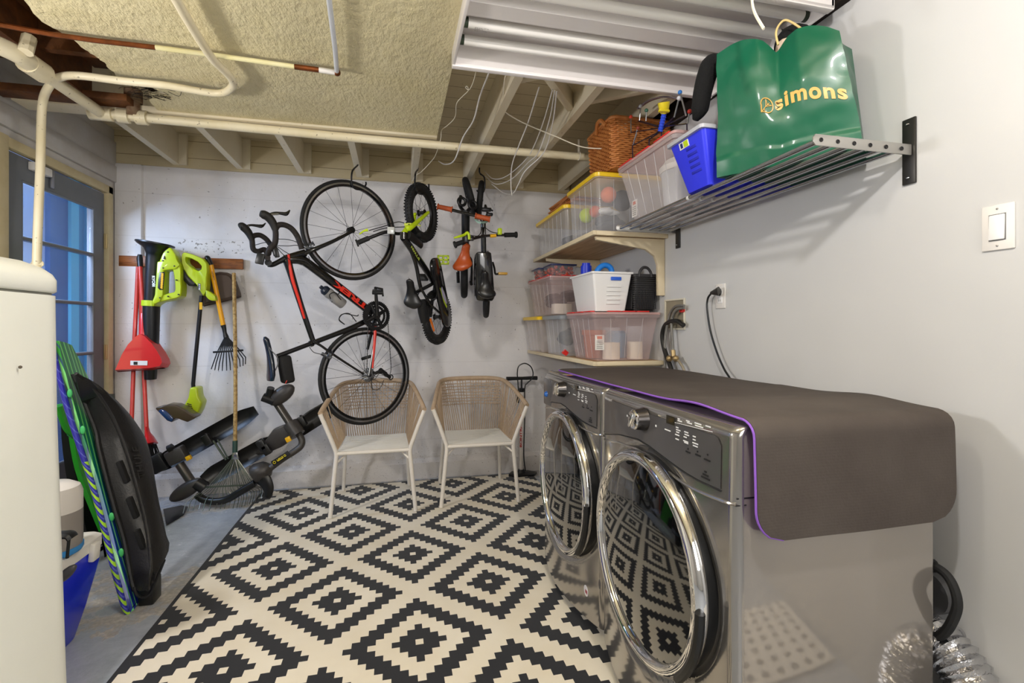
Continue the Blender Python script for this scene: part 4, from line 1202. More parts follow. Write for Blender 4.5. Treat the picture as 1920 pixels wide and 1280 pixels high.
obj('brake_cables', MB().tube(spline([at(880, 441, Y=3.2), at(898, 441, Y=3.25), at(904, 420, Y=3.4), at(893, 402, Y=3.5)], 5), .003, 6).tube(spline([at(933, 437, Y=3.3), at(920, 434, Y=3.3), at(908, 425, Y=3.38)], 5), .003, 6), m_blackp, hb)
mb = MB()
mb.tube(spline([at(890, 409, Y=3.45), at(896, 416, Y=3.43), at(905, 417, Y=3.42), at(913, 415, Y=3.44), at(915, 410, Y=3.46)], 5), .008, 8, flat=1)
obj('fork_crown', mb, M('mint_paint', '#b9dfd2', .35), sbk, label='pale mint fork crown')
mb = MB().box(at(912, 393, Y=3.45), (.07, .04, .025), None, .006).box(at(918, 402, Y=3.44), (.045, .03, .022), None, .006)
mb.tube([at(908, 388, Y=3.45), at(924, 395, Y=3.42)], .006, 8)
obj('brake_caliper', mb, m_matblk, sbk)
obj('crank_arm', MB().tube(spline([at(924, 492, Y=3.56), at(927, 503, Y=3.52), at(929, 513, Y=3.5), at(936, 513, Y=3.5)], 5), .008, 8), m_matblk, sbk)
obj('pedal', MB().box(at(942, 513, Y=3.5), (.068, .05, .018), None, .004), M('amber_pedal', '#c99a3a', .35), sbk)
q0 = at(899, 322, Z=ZJ)
hook([q0 + V((0, 0, .03)), q0, at(901, 326, Y=3.6), at(908, 333, Y=3.58), at(909, 350, Y=3.58), at(906, 360, Y=3.60), at(900, 362, Y=3.62), at(894, 357, Y=3.64)], 'black ceiling hook carrying the two smallest bikes')
# ================================================================ TOOLS ON THE BACK WALL
def c8(x, y): return (220 + x / 4.573, 440 + y / 4.573)
def rc(x, y): return (280 + x / 4.572, 700 + y / 4.572)
def flatpoly(pts, Y, depth, bevel=.006, conv=c8):
    P_ = [at(*conv(x, y), Y=Y) for x, y in pts]
    return MB().slab(P_, (0, depth, 0), bevel)
def s_mat_strip():
    s = NT('varnished_wood_strip'); s.set(.45)
    mp = s.new('ShaderNodeMapping'); mp.inputs['Scale'].default_value = (3, 3, 30); s.lk(s.pos(), mp.inputs[0])
    s.color(s.ramp(s.noise(3, 5, mp.outputs[0], .7), [(.35, '#5f3312'), (.55, '#9a5a26'), (.7, '#a8662e')])); return s.m
a, c = at(224, 489, Y=3.905), at(456, 492, Y=3.905)
mb = MB().bb(a.x, c.x, 3.893, 3.918, a.z - .037, a.z + .037, .003)
tag(obj('wooden_rail', mb, s_mat_strip()), 'dark varnished wooden batten screwed to the back wall behind the garden tools', 'rail')

# red lobby dustpan and its long handle; red broom
m_redp = M('red_plastic', '#cf1d22', .3, coat=.3)
m_redh = M('red_handle', '#c8362b', .35, coat=.3)
m_pan_in = M('grey_translucent', '#5b514b', .35)
t = thing('long_handled_dustpan', 'red plastic dustpan on a long red handle with a white barcode label', 'dustpan', tuple(at(266, 697, Y=3.80)))
obj('handle', MB().tube([at(263, 500, Y=3.83), at(268, 580, Y=3.80), at(269, 592, Y=3.80)], .0135, 14), m_redh, t)
obj('handle_cap', MB().tube([at(262.5, 477, Y=3.84), at(262, 484, Y=3.84), at(263, 500, Y=3.83)], [.013, .018, .0165], 14), m_blackp, t)
mb = MB().tube([at(268, 588, Y=3.80), at(269, 600, Y=3.79), at(269.5, 630, Y=3.78)], [.017, .024, .027], 16)
P_ = [(259.5, 632), (268, 626), (277, 629), (292, 644), (304, 661), (311, 674), (313, 682), (308, 689.5), (290, 693), (250, 695.5), (220, 697), (225, 686), (233, 667), (245, 647)]
poly = [at(x, y, Y=3.77) for x, y in P_]
cen = sum(poly, V()) / len(poly)
r0 = poly; r1 = [cen + (p - cen) * .93 + V((0, -.05, .01)) for p in poly]; r2 = [cen + (p - cen) * 1.0 + V((0, .055, 0)) for p in poly]
mb.loft([r2, r0, r1])
obj('pan', mb, m_redp, t, smooth=30)
e0, e1 = at(221, 696.5, Y=3.765), at(309, 690, Y=3.765)
obj('front_lip', MB().tube([e0, e1], .004, 6), m_blackp, t)
l0 = at(248, 684, Y=3.718)
lb = obj('barcode_label', MB().box(at(260.5, 680.3, Y=3.717), (.098, .002, .030), Matrix.Rotation(.03, 3, 'Y')), M('white_label', '#e6e3de', .6), t)
mb = MB()
for k, w_ in enumerate((.004, .002, .003, .002, .005, .002, .003)):
    mb.box(at(251 + k * 1.05, 680.8, Y=3.715), (w_, .001, .020))
obj('barcode_lettering', mb, m_black_ink, lb, smooth=0)
t = thing('broom', 'red broom with black bristles standing behind the red dustpan', 'broom', tuple(at(290, 850, Y=3.72)))
obj('handle', MB().tube([at(263, 497, Y=3.87), at(267, 640, Y=3.86), at(270, 700, Y=3.84), at(275, 805, Y=3.74)], .0125, 14), m_redh, t)
obj('head', MB().tube(spline([at(275, 800, Y=3.745), at(277, 812, Y=3.735), at(281, 822, Y=3.73), at(284, 832, Y=3.72)], 5), [.019, .028, .046, .062], 16, flat=.45, up=(0, 1, 0)), m_redp, t)
mb = MB()
for k in range(90):
    p = at(random.uniform(273, 293), 832, Y=3.72 + random.uniform(-.02, .02))
    mb.tube([p, p + V((random.uniform(-.01, .045), random.uniform(-.01, .01), -.13))], .0022, 4)
obj('bristles', mb, m_blackp, t)
t = thing('red_pole', 'plain red pole leaning between broom handle and door frame', 'pole', tuple(at(246, 790, Y=3.7)))
obj('shaft', MB().tube([at(259, 500, Y=3.89), at(252, 640, Y=3.85), at(247, 790, Y=3.75), V((at(246, 800, Y=3.70).x, 3.62, 0.0))], .0125, 14), m_redh, t)

# leaf blower
m_limeg = M('lime_housing', '#bccd1b', .35, col2='#b2c418', coat=.2)
lb_ = thing('leaf_blower', 'lime green and black cordless leaf blower hanging nozzle down on the batten', 'leaf blower', tuple(at(282, 711, Y=3.8)))
mb = MB().tube(spline([at(*c8(322, 80), Y=3.76), at(*c8(318, 130), Y=3.76), at(*c8(312, 200), Y=3.77), at(*c8(300, 400), Y=3.78), at(*c8(290, 585), Y=3.79)], 6), [.105, .062, .046, .044, .042, .042], 24)
obj('blower_tube', mb, m_blackp, lb_, smooth=50)
obj('intake_flare', MB().tube([at(*c8(326, 72), Y=3.76), at(*c8(324, 84), Y=3.76)], .112, 28), m_blackp, lb_)
mb = MB().tube(spline([at(*c8(293, 600), Y=3.79), at(*c8(290, 900), Y=3.80), at(*c8(284, 1236), Y=3.82)], 6), [.050, .046, .036], 24)
obj('nozzle', mb, m_blackp, lb_, smooth=50)
out = [(340, 228), (372, 225), (374, 190), (392, 150), (440, 108), (462, 112), (480, 130), (497, 170), (508, 215), (537, 258), (545, 300), (545, 400), (550, 450), (545, 520), (520, 540), (430, 562), (362, 575), (360, 600), (300, 612), (300, 560), (318, 530), (328, 400), (334, 300)]
hole = [(395, 306), (440, 300), (472, 292), (482, 330), (492, 400), (496, 470), (485, 492), (440, 502), (392, 515), (388, 470), (392, 380)]
def holed(out, hole, Y, depth, conv=c8, inset=.0):
    """outline with one hole: strips between matched rings"""
    n = 48
    O = [at(*conv(x, y), Y=Y) for x, y in out]; H = [at(*conv(x, y), Y=Y) for x, y in hole]
    hc_ = sum(H, V()) / len(H)
    def raycast(poly, ang):
        d = V((math.cos(ang), 0, math.sin(ang))); best = None
        for i in range(len(poly)):
            p, q = poly[i] - hc_, poly[(i + 1) % len(poly)] - hc_
            e = q - p; den = d.x * e.z - d.z * e.x
            if abs(den) < 1e-9: continue
            tt = (p.x * e.z - p.z * e.x) / den; u = (p.x * d.z - p.z * d.x) / den
            if tt > 0 and -1e-6 <= u <= 1 + 1e-6: best = tt if best is None else min(best, tt)
        return hc_ + d * (best or .01)
    ro = [raycast(O, 2 * PI * k / n) for k in range(n)]; rh = [raycast(H, 2 * PI * k / n) for k in range(n)]
    D = V((0, depth, 0)); b_ = .006
    def mixr(f): return [o.lerp(h, f) for o, h in zip(ro, rh)]
    y1 = V((0, b_, 0))
    rings = [[p + y1 for p in ro], mixr(.12), mixr(.88), [p + y1 for p in rh], [p + D for p in rh], [p + D for p in ro], [p + y1 for p in ro]]
    return MB().loft(rings, caps=False), ro
mb, _ = holed(out, hole, 3.70, .09)
obj('housing', mb, m_limeg, lb_, label='lime green motor housing with grip')
mb = flatpoly([(340, 228), (375, 225), (374, 190), (392, 150), (440, 108), (462, 112), (497, 170), (508, 215), (537, 258), (500, 292), (395, 306), (392, 380), (388, 515), (362, 575), (300, 600), (300, 560), (318, 530), (328, 400)], 3.69, .10, .008)
obj('housing_cheek', mb, m_limeg, lb_)
obj('tube_collar', MB().tube([at(*c8(292, 565), Y=3.79), at(*c8(290, 612), Y=3.79)], .056, 24), m_limeg, lb_)
obj('warning_panel', flatpoly([(362, 322), (405, 318), (392, 470), (362, 472), (345, 455), (350, 380)], 3.683, .008, .002), m_blackp, lb_)
mb = MB()
for k in range(9):
    mb.box(at(*c8(386 - k * .8, 335 + k * 15), Y=3.680), (.014, .002, .010), Matrix.Rotation(.6, 3, 'Y'))
obj('warning_mark', mb, m_yel, lb_)
text('logo_lettering', 'RYOBI', m_white_ink, lb_, at(*c8(296, 352), Y=3.73), (.03, 0, -1), (1, 0, .03), height=.018, width=.072, bold=.03)
mb = MB()
for (x, y) in ((435, 148), (392, 222), (395, 285), (490, 268), (507, 388), (525, 512), (435, 528), (366, 540)):
    mb.box(at(*c8(x, y), Y=3.692), (.008, .012, .008), None, .001)
obj('screw_hole', mb, m_black_ink, lb_)
obj('vent', flatpoly([(402, 178), (412, 212), (392, 205)], 3.685, .008, .001), m_black_ink, lb_)

# string trimmer
tr_ = thing('string_trimmer', 'lime green cordless string trimmer hanging by its grip, cutting head down', 'string trimmer', tuple(at(350, 785, Y=3.6)))
out = [(548, 165), (570, 148), (640, 165), (700, 190), (735, 205), (768, 245), (772, 320), (765, 380), (765, 450), (748, 520), (720, 522), (690, 515), (680, 430), (650, 400), (600, 350), (565, 290), (550, 240)]
hole = [(588, 192), (630, 200), (690, 232), (722, 268), (716, 300), (690, 312), (650, 290), (592, 240), (584, 215)]
mb, _ = holed(out, hole, 3.73, .075)
obj('grip_housing', mb, m_limeg, tr_, label='lime green loop grip and motor housing')
obj('battery', flatpoly([(524, 312), (545, 292), (575, 300), (610, 360), (668, 415), (655, 438), (610, 438), (560, 385)], 3.74, .06, .006), m_blackp, tr_, label='black slide-on battery')
obj('fore_handle', flatpoly([(757, 470), (800, 492), (835, 520), (845, 560), (815, 568), (780, 555), (755, 525)], 3.72, .05, .008), m_limeg, tr_)
obj('shaft', MB().tube([at(*c8(722, 520), Y=3.765), at(*c8(650, 1278), Y=3.78), at(*rc(378, 122), Y=3.78)], .0125, 14), m_matblk, tr_)
obj('warning_mark', MB().box(at(*c8(716, 610), Y=3.751), (.018, .002, .05)), m_yel, tr_)
lb2 = obj('logo_plate', flatpoly([(690, 417), (712, 417), (712, 466), (690, 464)], 3.7275, .004, .001), m_blackp, tr_)
text('logo_lettering', 'RYOBI', m_white_ink, lb2, at(*c8(697, 422), Y=3.7255), (0, 0, -1), (1, 0, 0), height=.010, width=.04, bold=.03)
mb = MB().loft([[at(*rc(x, y), Y=3.74) for x, y in ((345, 120), (410, 120), (418, 200), (448, 250), (425, 320), (398, 370), (340, 372), (262, 330), (240, 292), (290, 285), (330, 210))],
                [at(*rc(x, y), Y=3.72) for x, y in ((350, 122), (404, 122), (410, 202), (436, 250), (414, 312), (388, 358), (342, 360), (274, 326), (254, 294), (296, 292), (336, 214))]])
mb = MB().slab([at(*rc(x, y), Y=3.72) for x, y in ((345, 120), (410, 120), (418, 200), (448, 250), (425, 320), (398, 372), (340, 374), (262, 332), (240, 292), (290, 285), (330, 210))], (0, .11, 0), .012, 3)
mh = obj('motor_head', mb, m_limeg, tr_)
mb = MB()
for k in range(4): mb.box(at(*rc(352 + k * 5 - 10, 262 + k * 16), Y=3.717), (.028, .003, .005), Matrix.Rotation(.3, 3, 'Y'))
obj('vent', mb, m_black_ink, mh)
m_guard = M('smoked_brown_guard', '#4c3d2c', .3, coat=.3)
gc = at(*rc(320, 335), Y=3.74)
mb = MB().slab([at(*rc(x, y), Y=3.60) for x, y in ((48, 300), (62, 288), (100, 285), (150, 265), (225, 270), (290, 300), (340, 340), (400, 372), (382, 388), (325, 418), (275, 400), (238, 384), (215, 388), (192, 420), (150, 405), (105, 360))], (0, .10, 0), .012, 3)
obj('guard_skirt', mb, m_guard, tr_, smooth=50)
mb = MB().slab([at(*rc(x, y), Y=3.592) for x, y in ((70, 318), (105, 305), (150, 330), (205, 385), (192, 418), (150, 402), (105, 360))], (0, .02, 0), .008, 2)
obj('guard_lip', mb, M('blue_reflective_lip', '#27406b', .15, coat=.8), tr_)

# small yellow hand rake
hr = thing('hand_rake', 'short fan rake with yellow handle and black fingers hanging on the batten', 'rake', tuple(at(432, 690, Y=3.84)))
obj('handle', MB().tube([at(*c8(802, 258), Y=3.79), at(*c8(908, 775), Y=3.82)], .0155, 14), M('yellow_handle', '#f2a90f', .35, coat=.3), hr)
obj('end_grip', MB().tube(spline([at(*c8(762, 192), Y=3.80), at(*c8(775, 200), Y=3.79), at(*c8(790, 235), Y=3.79), at(*c8(803, 262), Y=3.79)], 4), [.012, .017, .018, .0175], 12), m_blackp, hr)
text('handle_lettering', 'STANLEY', m_black_ink, hr, at(*c8(838, 385), Y=3.7715), (at(*c8(820, 310), Y=3.79) - at(*c8(838, 385), Y=3.79)), (-1, 0, -.2), height=.011, width=.06)
obj('neck', MB().tube(spline([at(*c8(908, 775), Y=3.82), at(*c8(915, 800), Y=3.82), at(*c8(922, 840), Y=3.82), at(*c8(934, 880), Y=3.82)], 4), [.018, .015, .013, .018], 12), m_blackp, hr)
tips = [(805, 1152, 825, 1095), (835, 1160, 848, 1095), (866, 1163, 875, 1100), (900, 1166, 903, 1100), (938, 1163, 936, 1100), (970, 1160, 966, 1095), (1000, 1150, 995, 1090), (1030, 1142, 1022, 1085), (1054, 1130, 1048, 1070), (1078, 1122, 1078, 1060), (1098, 1108, 1100, 1050)]
bars = [(858 + 19 * k, 1003 - 1.6 * k) for k in range(11)]
for (tx, ty, mx, my), (bx, by) in zip(tips, bars):
    mb = MB().tube([at(*c8(934 + (bx - 950) * .12, 880), Y=3.82), at(*c8(bx, by), Y=3.81), at(*c8(mx, my), Y=3.79), at(*c8(tx, ty), Y=3.75)], [.0055, .0036, .0036, .003], 6)
    obj('tine', mb, m_matblk, hr)
obj('tine_brace', MB().box(at(*c8(951, 998), Y=3.806), (.195, .006, .014), Matrix.Rotation(-.06, 3, 'Y'), .002), m_matblk, hr)
obj('shoulder', MB().slab([at(*c8(x, y), Y=3.815) for x, y in ((922, 862), (944, 862), (990, 945), (945, 960), (900, 945))], (0, .012, 0), .002), m_matblk, hr)

# grey dustpan behind
gd_ = thing('grey_dustpan', 'smoky grey-brown dustpan hanging behind the yellow-handled rake', 'dustpan', tuple(at(400, 570, Y=3.87)))
P_ = [(740, 320), (800, 335), (890, 320), (950, 326), (985, 345), (1020, 400), (1055, 500), (1060, 530), (980, 556), (800, 598), (742, 610), (735, 560)]
pl = [at(*c8(x, y), Y=3.88) for x, y in P_]; cen = sum(pl, V()) / len(pl)
mb = MB().loft([[p + V((0, .012, 0)) for p in pl], [p + V((0, -.02, 0)) for p in pl], [cen + (p - cen) * .92 + V((0, -.03, 0)) for p in pl], [cen + (p - cen) * .80 + V((0, -.016, -.0)) for p in pl]])
obj('pan', mb, M('smoky_plastic', '#5d5049', .6), gd_, smooth=30)
obj('rim_edge', MB().tube([at(*c8(742, 612), Y=3.865), at(*c8(800, 598), Y=3.855), at(*c8(980, 556), Y=3.855), at(*c8(1060, 530), Y=3.865)], .004, 6), M('brown_rubber', '#3c312b', .6), gd_)

# long leaf rake
lr = thing('leaf_rake', 'wire leaf rake with weathered wooden handle leaning on the back wall', 'rake', tuple(at(430, 940, Z=0)))
def woodh():
    s = NT('weathered_handle'); s.set(.75)
    s.color(s.ramp(s.noise(55, 4, None, .7), [(.35, '#7d6238'), (.5, '#b3925a'), (.7, '#c7a970')])); s.bump(s.noise(80, 3), .3, .002); return s.m
def RY(y): return 3.835 - (y - 512) * (3.835 - 3.56) / (930 - 512)
obj('handle', MB().tube([at(438.5, 512, Y=RY(512)), at(441, 640, Y=RY(640)), at(441.5, 740, Y=RY(740)), at(440.8, 828, Y=RY(828))], .0125, 14), woodh(), lr)
obj('ferrule', MB().tube([at(440.8, 826, Y=RY(826)), at(440.4, 848, Y=RY(848))], .0155, 14), M('green_ferrule', '#2f4a40', .5), lr)
obj('bracket', MB().slab([at(x, y, Y=RY(855) - .01) for x, y in ((436, 848), (445, 848), (447.5, 861), (432.5, 861))], (0, .025, 0), .003), m_steel, lr)
m_tine = M('green_spring_wire', '#5d6658', .4, .6)
m_tine2 = M('bare_wire', '#9a988c', .35, .8)
tipx = [343, 352, 362, 373, 380, 392, 404, 413, 421, 429, 437, 444, 449, 453, 459, 463, 468, 473, 478, 483, 487, 490]
tipy = [965, 962, 960, 957, 961, 960, 958, 957, 956, 955, 956, 955, 954, 953, 951, 949, 948, 946, 944, 941, 938, 936]
for i, (tx, ty) in enumerate(zip(tipx, tipy)):
    f = i / 21
    tip = at(tx, ty - 3, Z=.012)
    bx = 388 + 92 * f; bar = at(bx, 913 - 5 * f, Y=3.60)
    top = at(434 + 12 * f, 861, Y=RY(861))
    e = tip + V((0, .05, .05)) + (bar - tip) * .08
    obj('tine', MB().tube(spline([top, bar, e, tip], 5), .0022, 6), m_tine if i % 3 else m_tine2, lr)
obj('tine_brace', MB().tube([at(385, 913, Y=3.597), at(482, 908, Y=3.597)], .006, 6, flat=.4), m_tine, lr)
obj('brace_rod', MB().tube([at(440, 861, Y=RY(861)), at(424, 905, Y=3.58)], .003, 6), m_steel, lr)
obj('brace_rod', MB().tube([at(441, 861, Y=RY(861)), at(451, 904, Y=3.58)], .003, 6), m_steel, lr)

# ================================================================ HITCH BIKE RACK
m_rk = M('rack_grey_plastic', '#3d3936', .4, bump=.1)
m_rkb = M('rack_black', '#1d1c1b', .35)
m_rkt = M('rack_tube_metal', '#55504b', .32, .6)
rk = thing('hitch_bike_rack', 'folded dark grey car bike rack with two wheel trays leaning on the wall', 'bike rack', tuple(at(400, 930, Z=0)))
def tray(x0, y0, x1, y1, Y0, Y1, w0, name='wheel_tray'):
    a_, b_ = at(x0, y0, Y=Y0), at(x1, y1, Y=Y1); d = (b_ - a_).normalized(); wv = V((0, 1, 0)).cross(d); wv.normalize()
    if wv.z < 0: wv = -wv
    rings = []
    n = 24
    for i in range(n + 1):
        f = i / n; e = math.sin(PI * min(1, max(.03, f * 5))/2) * math.sin(PI * min(1, max(.03, (1 - f) * 5))/2)
        w_ = w0 * (.55 + .45 * e); dp = .045 * e
        c_ = a_.lerp(b_, f)
        prof = [(-w_, -.012), (-w_, .0), (-w_ * .55, dp * .7), (0, dp), (w_ * .55, dp * .7), (w_, 0), (w_, -.012), (w_ * .5, -.006 + dp * .5), (0, -.008 + dp * .75), (-w_ * .5, -.006 + dp * .5)]
        rings.append([c_ + wv * p - V((0, 1, 0)) * (-.02 + q) * -1 for p, q in prof])
    return MB().loft(rings), a_, b_, d, wv
mb, a1, b1, d1, w1 = tray(288, 877, 482, 768, 3.74, 3.84, .062)
obj('wheel_tray', mb, m_rkb, rk, smooth=50)
mb, a2, b2, d2, w2 = tray(383, 899, 520, 823, 3.66, 3.74, .062)
obj('wheel_tray', mb, m_rkb, rk, smooth=50)
mb, a3, b3, d3_, w3 = tray(548, 810, 625, 762, 3.74, 3.80, .062)
obj('wheel_tray', mb, m_rkb, rk, smooth=50)
mb = MB().slab([at(x, y, Y=3.70) for x, y in ((478, 852), (512, 805), (532, 797), (560, 800), (562, 815), (528, 838), (500, 850))], (0, .06, 0), .008)
obj('center_beam', mb, m_rk, rk)
obj('mast', MB().tube([at(517, 752, Y=3.72), at(545, 795, Y=3.66)], .027, 18), m_rkt, rk, label='grey metal mast tube')
obj('mast_joint', MB().tube([at(544, 793, Y=3.66), at(559, 815, Y=3.63)], .050, 18), m_rk, rk)
mb = MB().sphere(at(528, 740, Y=3.68), .1, 20, axis=(at(542, 728, Y=3.68) - at(510, 752, Y=3.68)), sc=(.35, .55, 1.0))
hp_ = obj('cradle_paddle', mb, m_rk, rk)
obj('paddle_knob', MB().tube([at(508, 727, Y=3.66), at(504, 742, Y=3.68)], .024, 14).tube([at(493, 744, Y=3.68), at(514, 752, Y=3.68)], .030, 14), m_rkb, rk)
hp = [at(560, 812, Y=3.64), at(566, 825, Y=3.62), at(564, 836, Y=3.61), at(552, 846, Y=3.60), at(530, 860, Y=3.58), at(503, 880, Y=3.56)]
obj('folding_arm', MB().tube(spline(hp, 6), .022, 16), m_rk, rk)
sA, sB = at(511, 869, Y=3.532), at(541, 849, Y=3.546)
sd_ = (sB - sA).normalized()
up_ = V((0, -1, 0)).cross(sd_) * 1
pl = obj('sticker', MB().box((sA + sB) / 2 + V((0, .004, 0)), ((sB - sA).length + .01, .006, .034), Matrix.Rotation(-math.atan2(sd_.z, sd_.x), 3, 'Y'), .001), m_black_ink, rk)
upv = V((-sd_.z, 0, sd_.x))
text('sticker_lettering', 'NO STEP!', M('warning_yellow', '#e8d21c', .5), pl, sB + V((0, -.003, 0)) + upv * .008 - sd_ * .004, -sd_, -upv, height=.016, width=.078, bold=.04)
obj('sticker_mark', MB().torus(sA + V((.012, -.003, .008)), (0, 1, 0), .008, .002, 16, 6), M('warning_yellow', '#e8d21c', .5), pl)
obj('arm_socket', MB().tube([at(505, 872, Y=3.57), at(500, 878, Y=3.57), at(483, 886, Y=3.57), at(476, 890, Y=3.57)], [.032, .055, .066, .058], 20), m_rk, rk)
mb = MB().tube(spline([at(484, 890, Y=3.57), at(496, 900, Y=3.55), at(503, 915, Y=3.54), at(503, 932, Y=3.54)], 5), [.055, .05, .04, .022], 14, flat=.6)
obj('hitch_bracket', mb, m_rkb, rk)
obj('lower_arm', MB().tube(spline([at(370, 928, Y=3.62), at(382, 936, Y=3.60), at(402, 940, Y=3.58), at(425, 936, Y=3.57), at(450, 922, Y=3.56), at(478, 905, Y=3.56)], 5), .024, 14), m_rkb, rk)
obj('cross_tube', MB().tube([at(337, 870, Y=3.66), at(362, 908, Y=3.62)], .028, 16), m_rkt, rk)
mb = MB().sphere(at(350, 918, Y=3.60), .115, 20, axis=(at(378, 902, Y=3.6) - at(333, 930, Y=3.6)), sc=(.32, .42, 1.0))
obj('cradle_paddle', mb, m_rk, rk)
obj('paddle_knob', MB().tube([at(368, 905, Y=3.6), at(384, 914, Y=3.6)], .04, 14), m_rkb, rk)
mb = MB().box(at(332, 853, Y=3.66), (.115, .08, .095), Matrix.Rotation(-.45, 3, 'Y'), .014)
q = obj('tray_clamp', mb, m_rk, rk)
obj('clamp_knob', MB().tube([at(316, 842, Y=3.64), at(324, 838, Y=3.64)], .026, 14), m_rkb, q)
obj('yellow_latch', MB().box(at(354, 858, Y=3.63), (.03, .03, .03), Matrix.Rotation(-.45, 3, 'Y'), .004), m_yel, q)
obj('yellow_latch', MB().box(at(541, 823, Y=3.62), (.035, .03, .035), Matrix.Rotation(-.45, 3, 'Y'), .004), m_yel, rk)
for (x, y, Y_) in ((389, 824, 3.71), (491, 834, 3.64), (500, 842, 3.64), (566, 790, 3.70)):
    mb = MB().box(at(x, y, Y=Y_), (.05, .05, .075), Matrix.Rotation(-.5, 3, 'Y'), .008)
    mb.tube([at(x - 3, y - 12, Y=Y_), at(x + 5, y + 6, Y=Y_)], .008, 8)
    obj('wheel_strap', mb, m_rkb, rk)
obj('stay_rod', MB().tube([at(400, 826, Y=3.7), at(424, 862, Y=3.66)], .007, 8).tube([at(408, 824, Y=3.7), at(428, 860, Y=3.66)], .005, 8), M('olive_rod', '#5a6257', .4, .5), rk)
mb = MB().tube(spline([at(548, 800, Y=3.70), at(575, 775, Y=3.72), at(600, 760, Y=3.74), at(612, 752, Y=3.76)], 5), .007, 8)
obj('cable', mb, m_rkb, rk)
obj('end_plate', MB().box(at(296, 868, Y=3.70), (.09, .05, .12), Matrix.Rotation(-.5, 3, 'Y'), .01), m_rkb, rk)
mb = MB().slab([at(x, y, Z=.006) for x, y in ((306, 955), (340, 948), (352, 950), (345, 965), (312, 985))], (0, 0, .004), .001)
tag(obj('rubber_scrap', mb, m_blackp), 'flat black scrap lying on the concrete beside the black sled', 'mat')

# ================================================================ FLOOR PUMP
fp = thing('floor_pump', 'white bicycle floor pump with black T handle standing behind the right chair', 'pump', tuple(at(976, 884, Y=3.86)))
base = V((at(976, 880, Y=3.84).x, 3.82, 0))
topb = at(978, 732, Y=3.80)
b0 = base + V((0, 0, .035))
obj('barrel', MB().tube([b0, topb], .0165, 16), M('white_enamel_barrel', '#e8e2dd', .3, coat=.3), fp)
obj('barrel_cap', MB().tube([topb - V((0, 0, .01)), topb + V((0, 0, .02))], .021, 16), m_blackp, fp)
hT = at(978, 710, Y=3.80)
obj('rod', MB().tube([topb, hT], .007, 10), m_blackp, fp)
obj('handle', MB().tube([at(949.5, 710, Y=3.80), at(960, 709.5, Y=3.80), at(978, 709, Y=3.80), at(996, 708.5, Y=3.80), at(1007, 708.5, Y=3.80)], [.017, .015, .013, .015, .017], 14), m_blackp, fp)
obj('hose', MB().tube(spline([b0 + V((.03, -.02, 0)), at(982, 850, Y=3.79), at(984, 780, Y=3.79), at(984, 728, Y=3.79), at(989, 718, Y=3.79), at(997, 710, Y=3.78), at(999.5, 699, Y=3.78), at(995, 687, Y=3.78), at(984, 681, Y=3.78), at(973, 686, Y=3.78), at(970, 698, Y=3.78), at(971, 716, Y=3.78), at(972, 735, Y=3.78), at(971, 752, Y=3.78)], 6), .0048, 8), m_blackp, fp)
obj('pump_head', MB().tube([at(971, 738, Y=3.78), at(971, 755, Y=3.78)], .011, 10), m_blackp, fp)
obj('foot_plate', MB().slab([base + V(q) for q in ((-.11, -.02, .002), (-.07, -.075, .002), (.09, -.07, .002), (.13, -.01, .002), (.07, .05, .002), (-.07, .05, .002))], (0, 0, .018), .004).tube([base, base + V((0, 0, .045))], [.045, .024], 18), m_blackp, fp)
text('barrel_lettering', 'BONTRAGER', M('red_ink', '#b82020', .4), fp, at(978.5, 838, Y=3.783), (0, 0, 1), (-1, 0, 0), height=.018, width=.27, bold=.03)

# ================================================================ LEFT CORNER
m_apw = M('off_white_enamel', '#f3f4ed', .35, col2='#eeefe7', vs=3, bump=.08, bs=30)
fz = thing('upright_freezer', 'tall white rounded-corner appliance with a lid seam, cut off by the left edge', 'freezer', (-1.12, 1.1, 0))
def rrect(x0, x1, y0, y1, r, z, n=6, dx=0):
    pts = []
    for cx_, cy_, a0 in ((x1 - r, y1 - r, 0), (x0 + r, y1 - r, PI / 2), (x0 + r, y0 + r, PI), (x1 - r, y0 + r, 1.5 * PI)):
        for k in range(n + 1):
            a = a0 + PI / 2 * k / n; pts.append(V((cx_ + r * math.cos(a) + dx, cy_ + r * math.sin(a), z)))
    return pts
X0, X1, Y0_, Y1_ = -1.45, -.772, .72, 1.42
rings = [rrect(X0, X1, Y0_, Y1_, .09, z, 10, dx=d) for z, d in ((.0, .027), (.35, .022), (.7, .012), (1.0, .003), (1.26, 0), (1.272, 0))]
obj('cabinet', MB().loft(rings), m_apw, fz, smooth=50)
rings = [rrect(X0 + e, X1 - e + .002, Y0_ + e, Y1_ - e + .001, max(.012, .09 - e * .3), z, 10) for z, e in ((1.278, .004), (1.282, .0), (1.308, .0), (1.322, .006), (1.336, .020), (1.348, .045), (1.356, .09), (1.36, .15))]
obj('lid', MB().loft(rings), m_apw, fz, smooth=60)
obj('lid_gasket', MB().loft([rrect(X0 + .006, X1 - .006, Y0_ + .006, Y1_ - .006, .085, z, 10) for z in (1.268, 1.282)]), M('grey_gasket', '#77776f', .7), fz)
obj('rust_spot', MB().sphere(at(38, 688, X=-.763), .0035, 8), M('rust', '#5c5347', .8), fz)

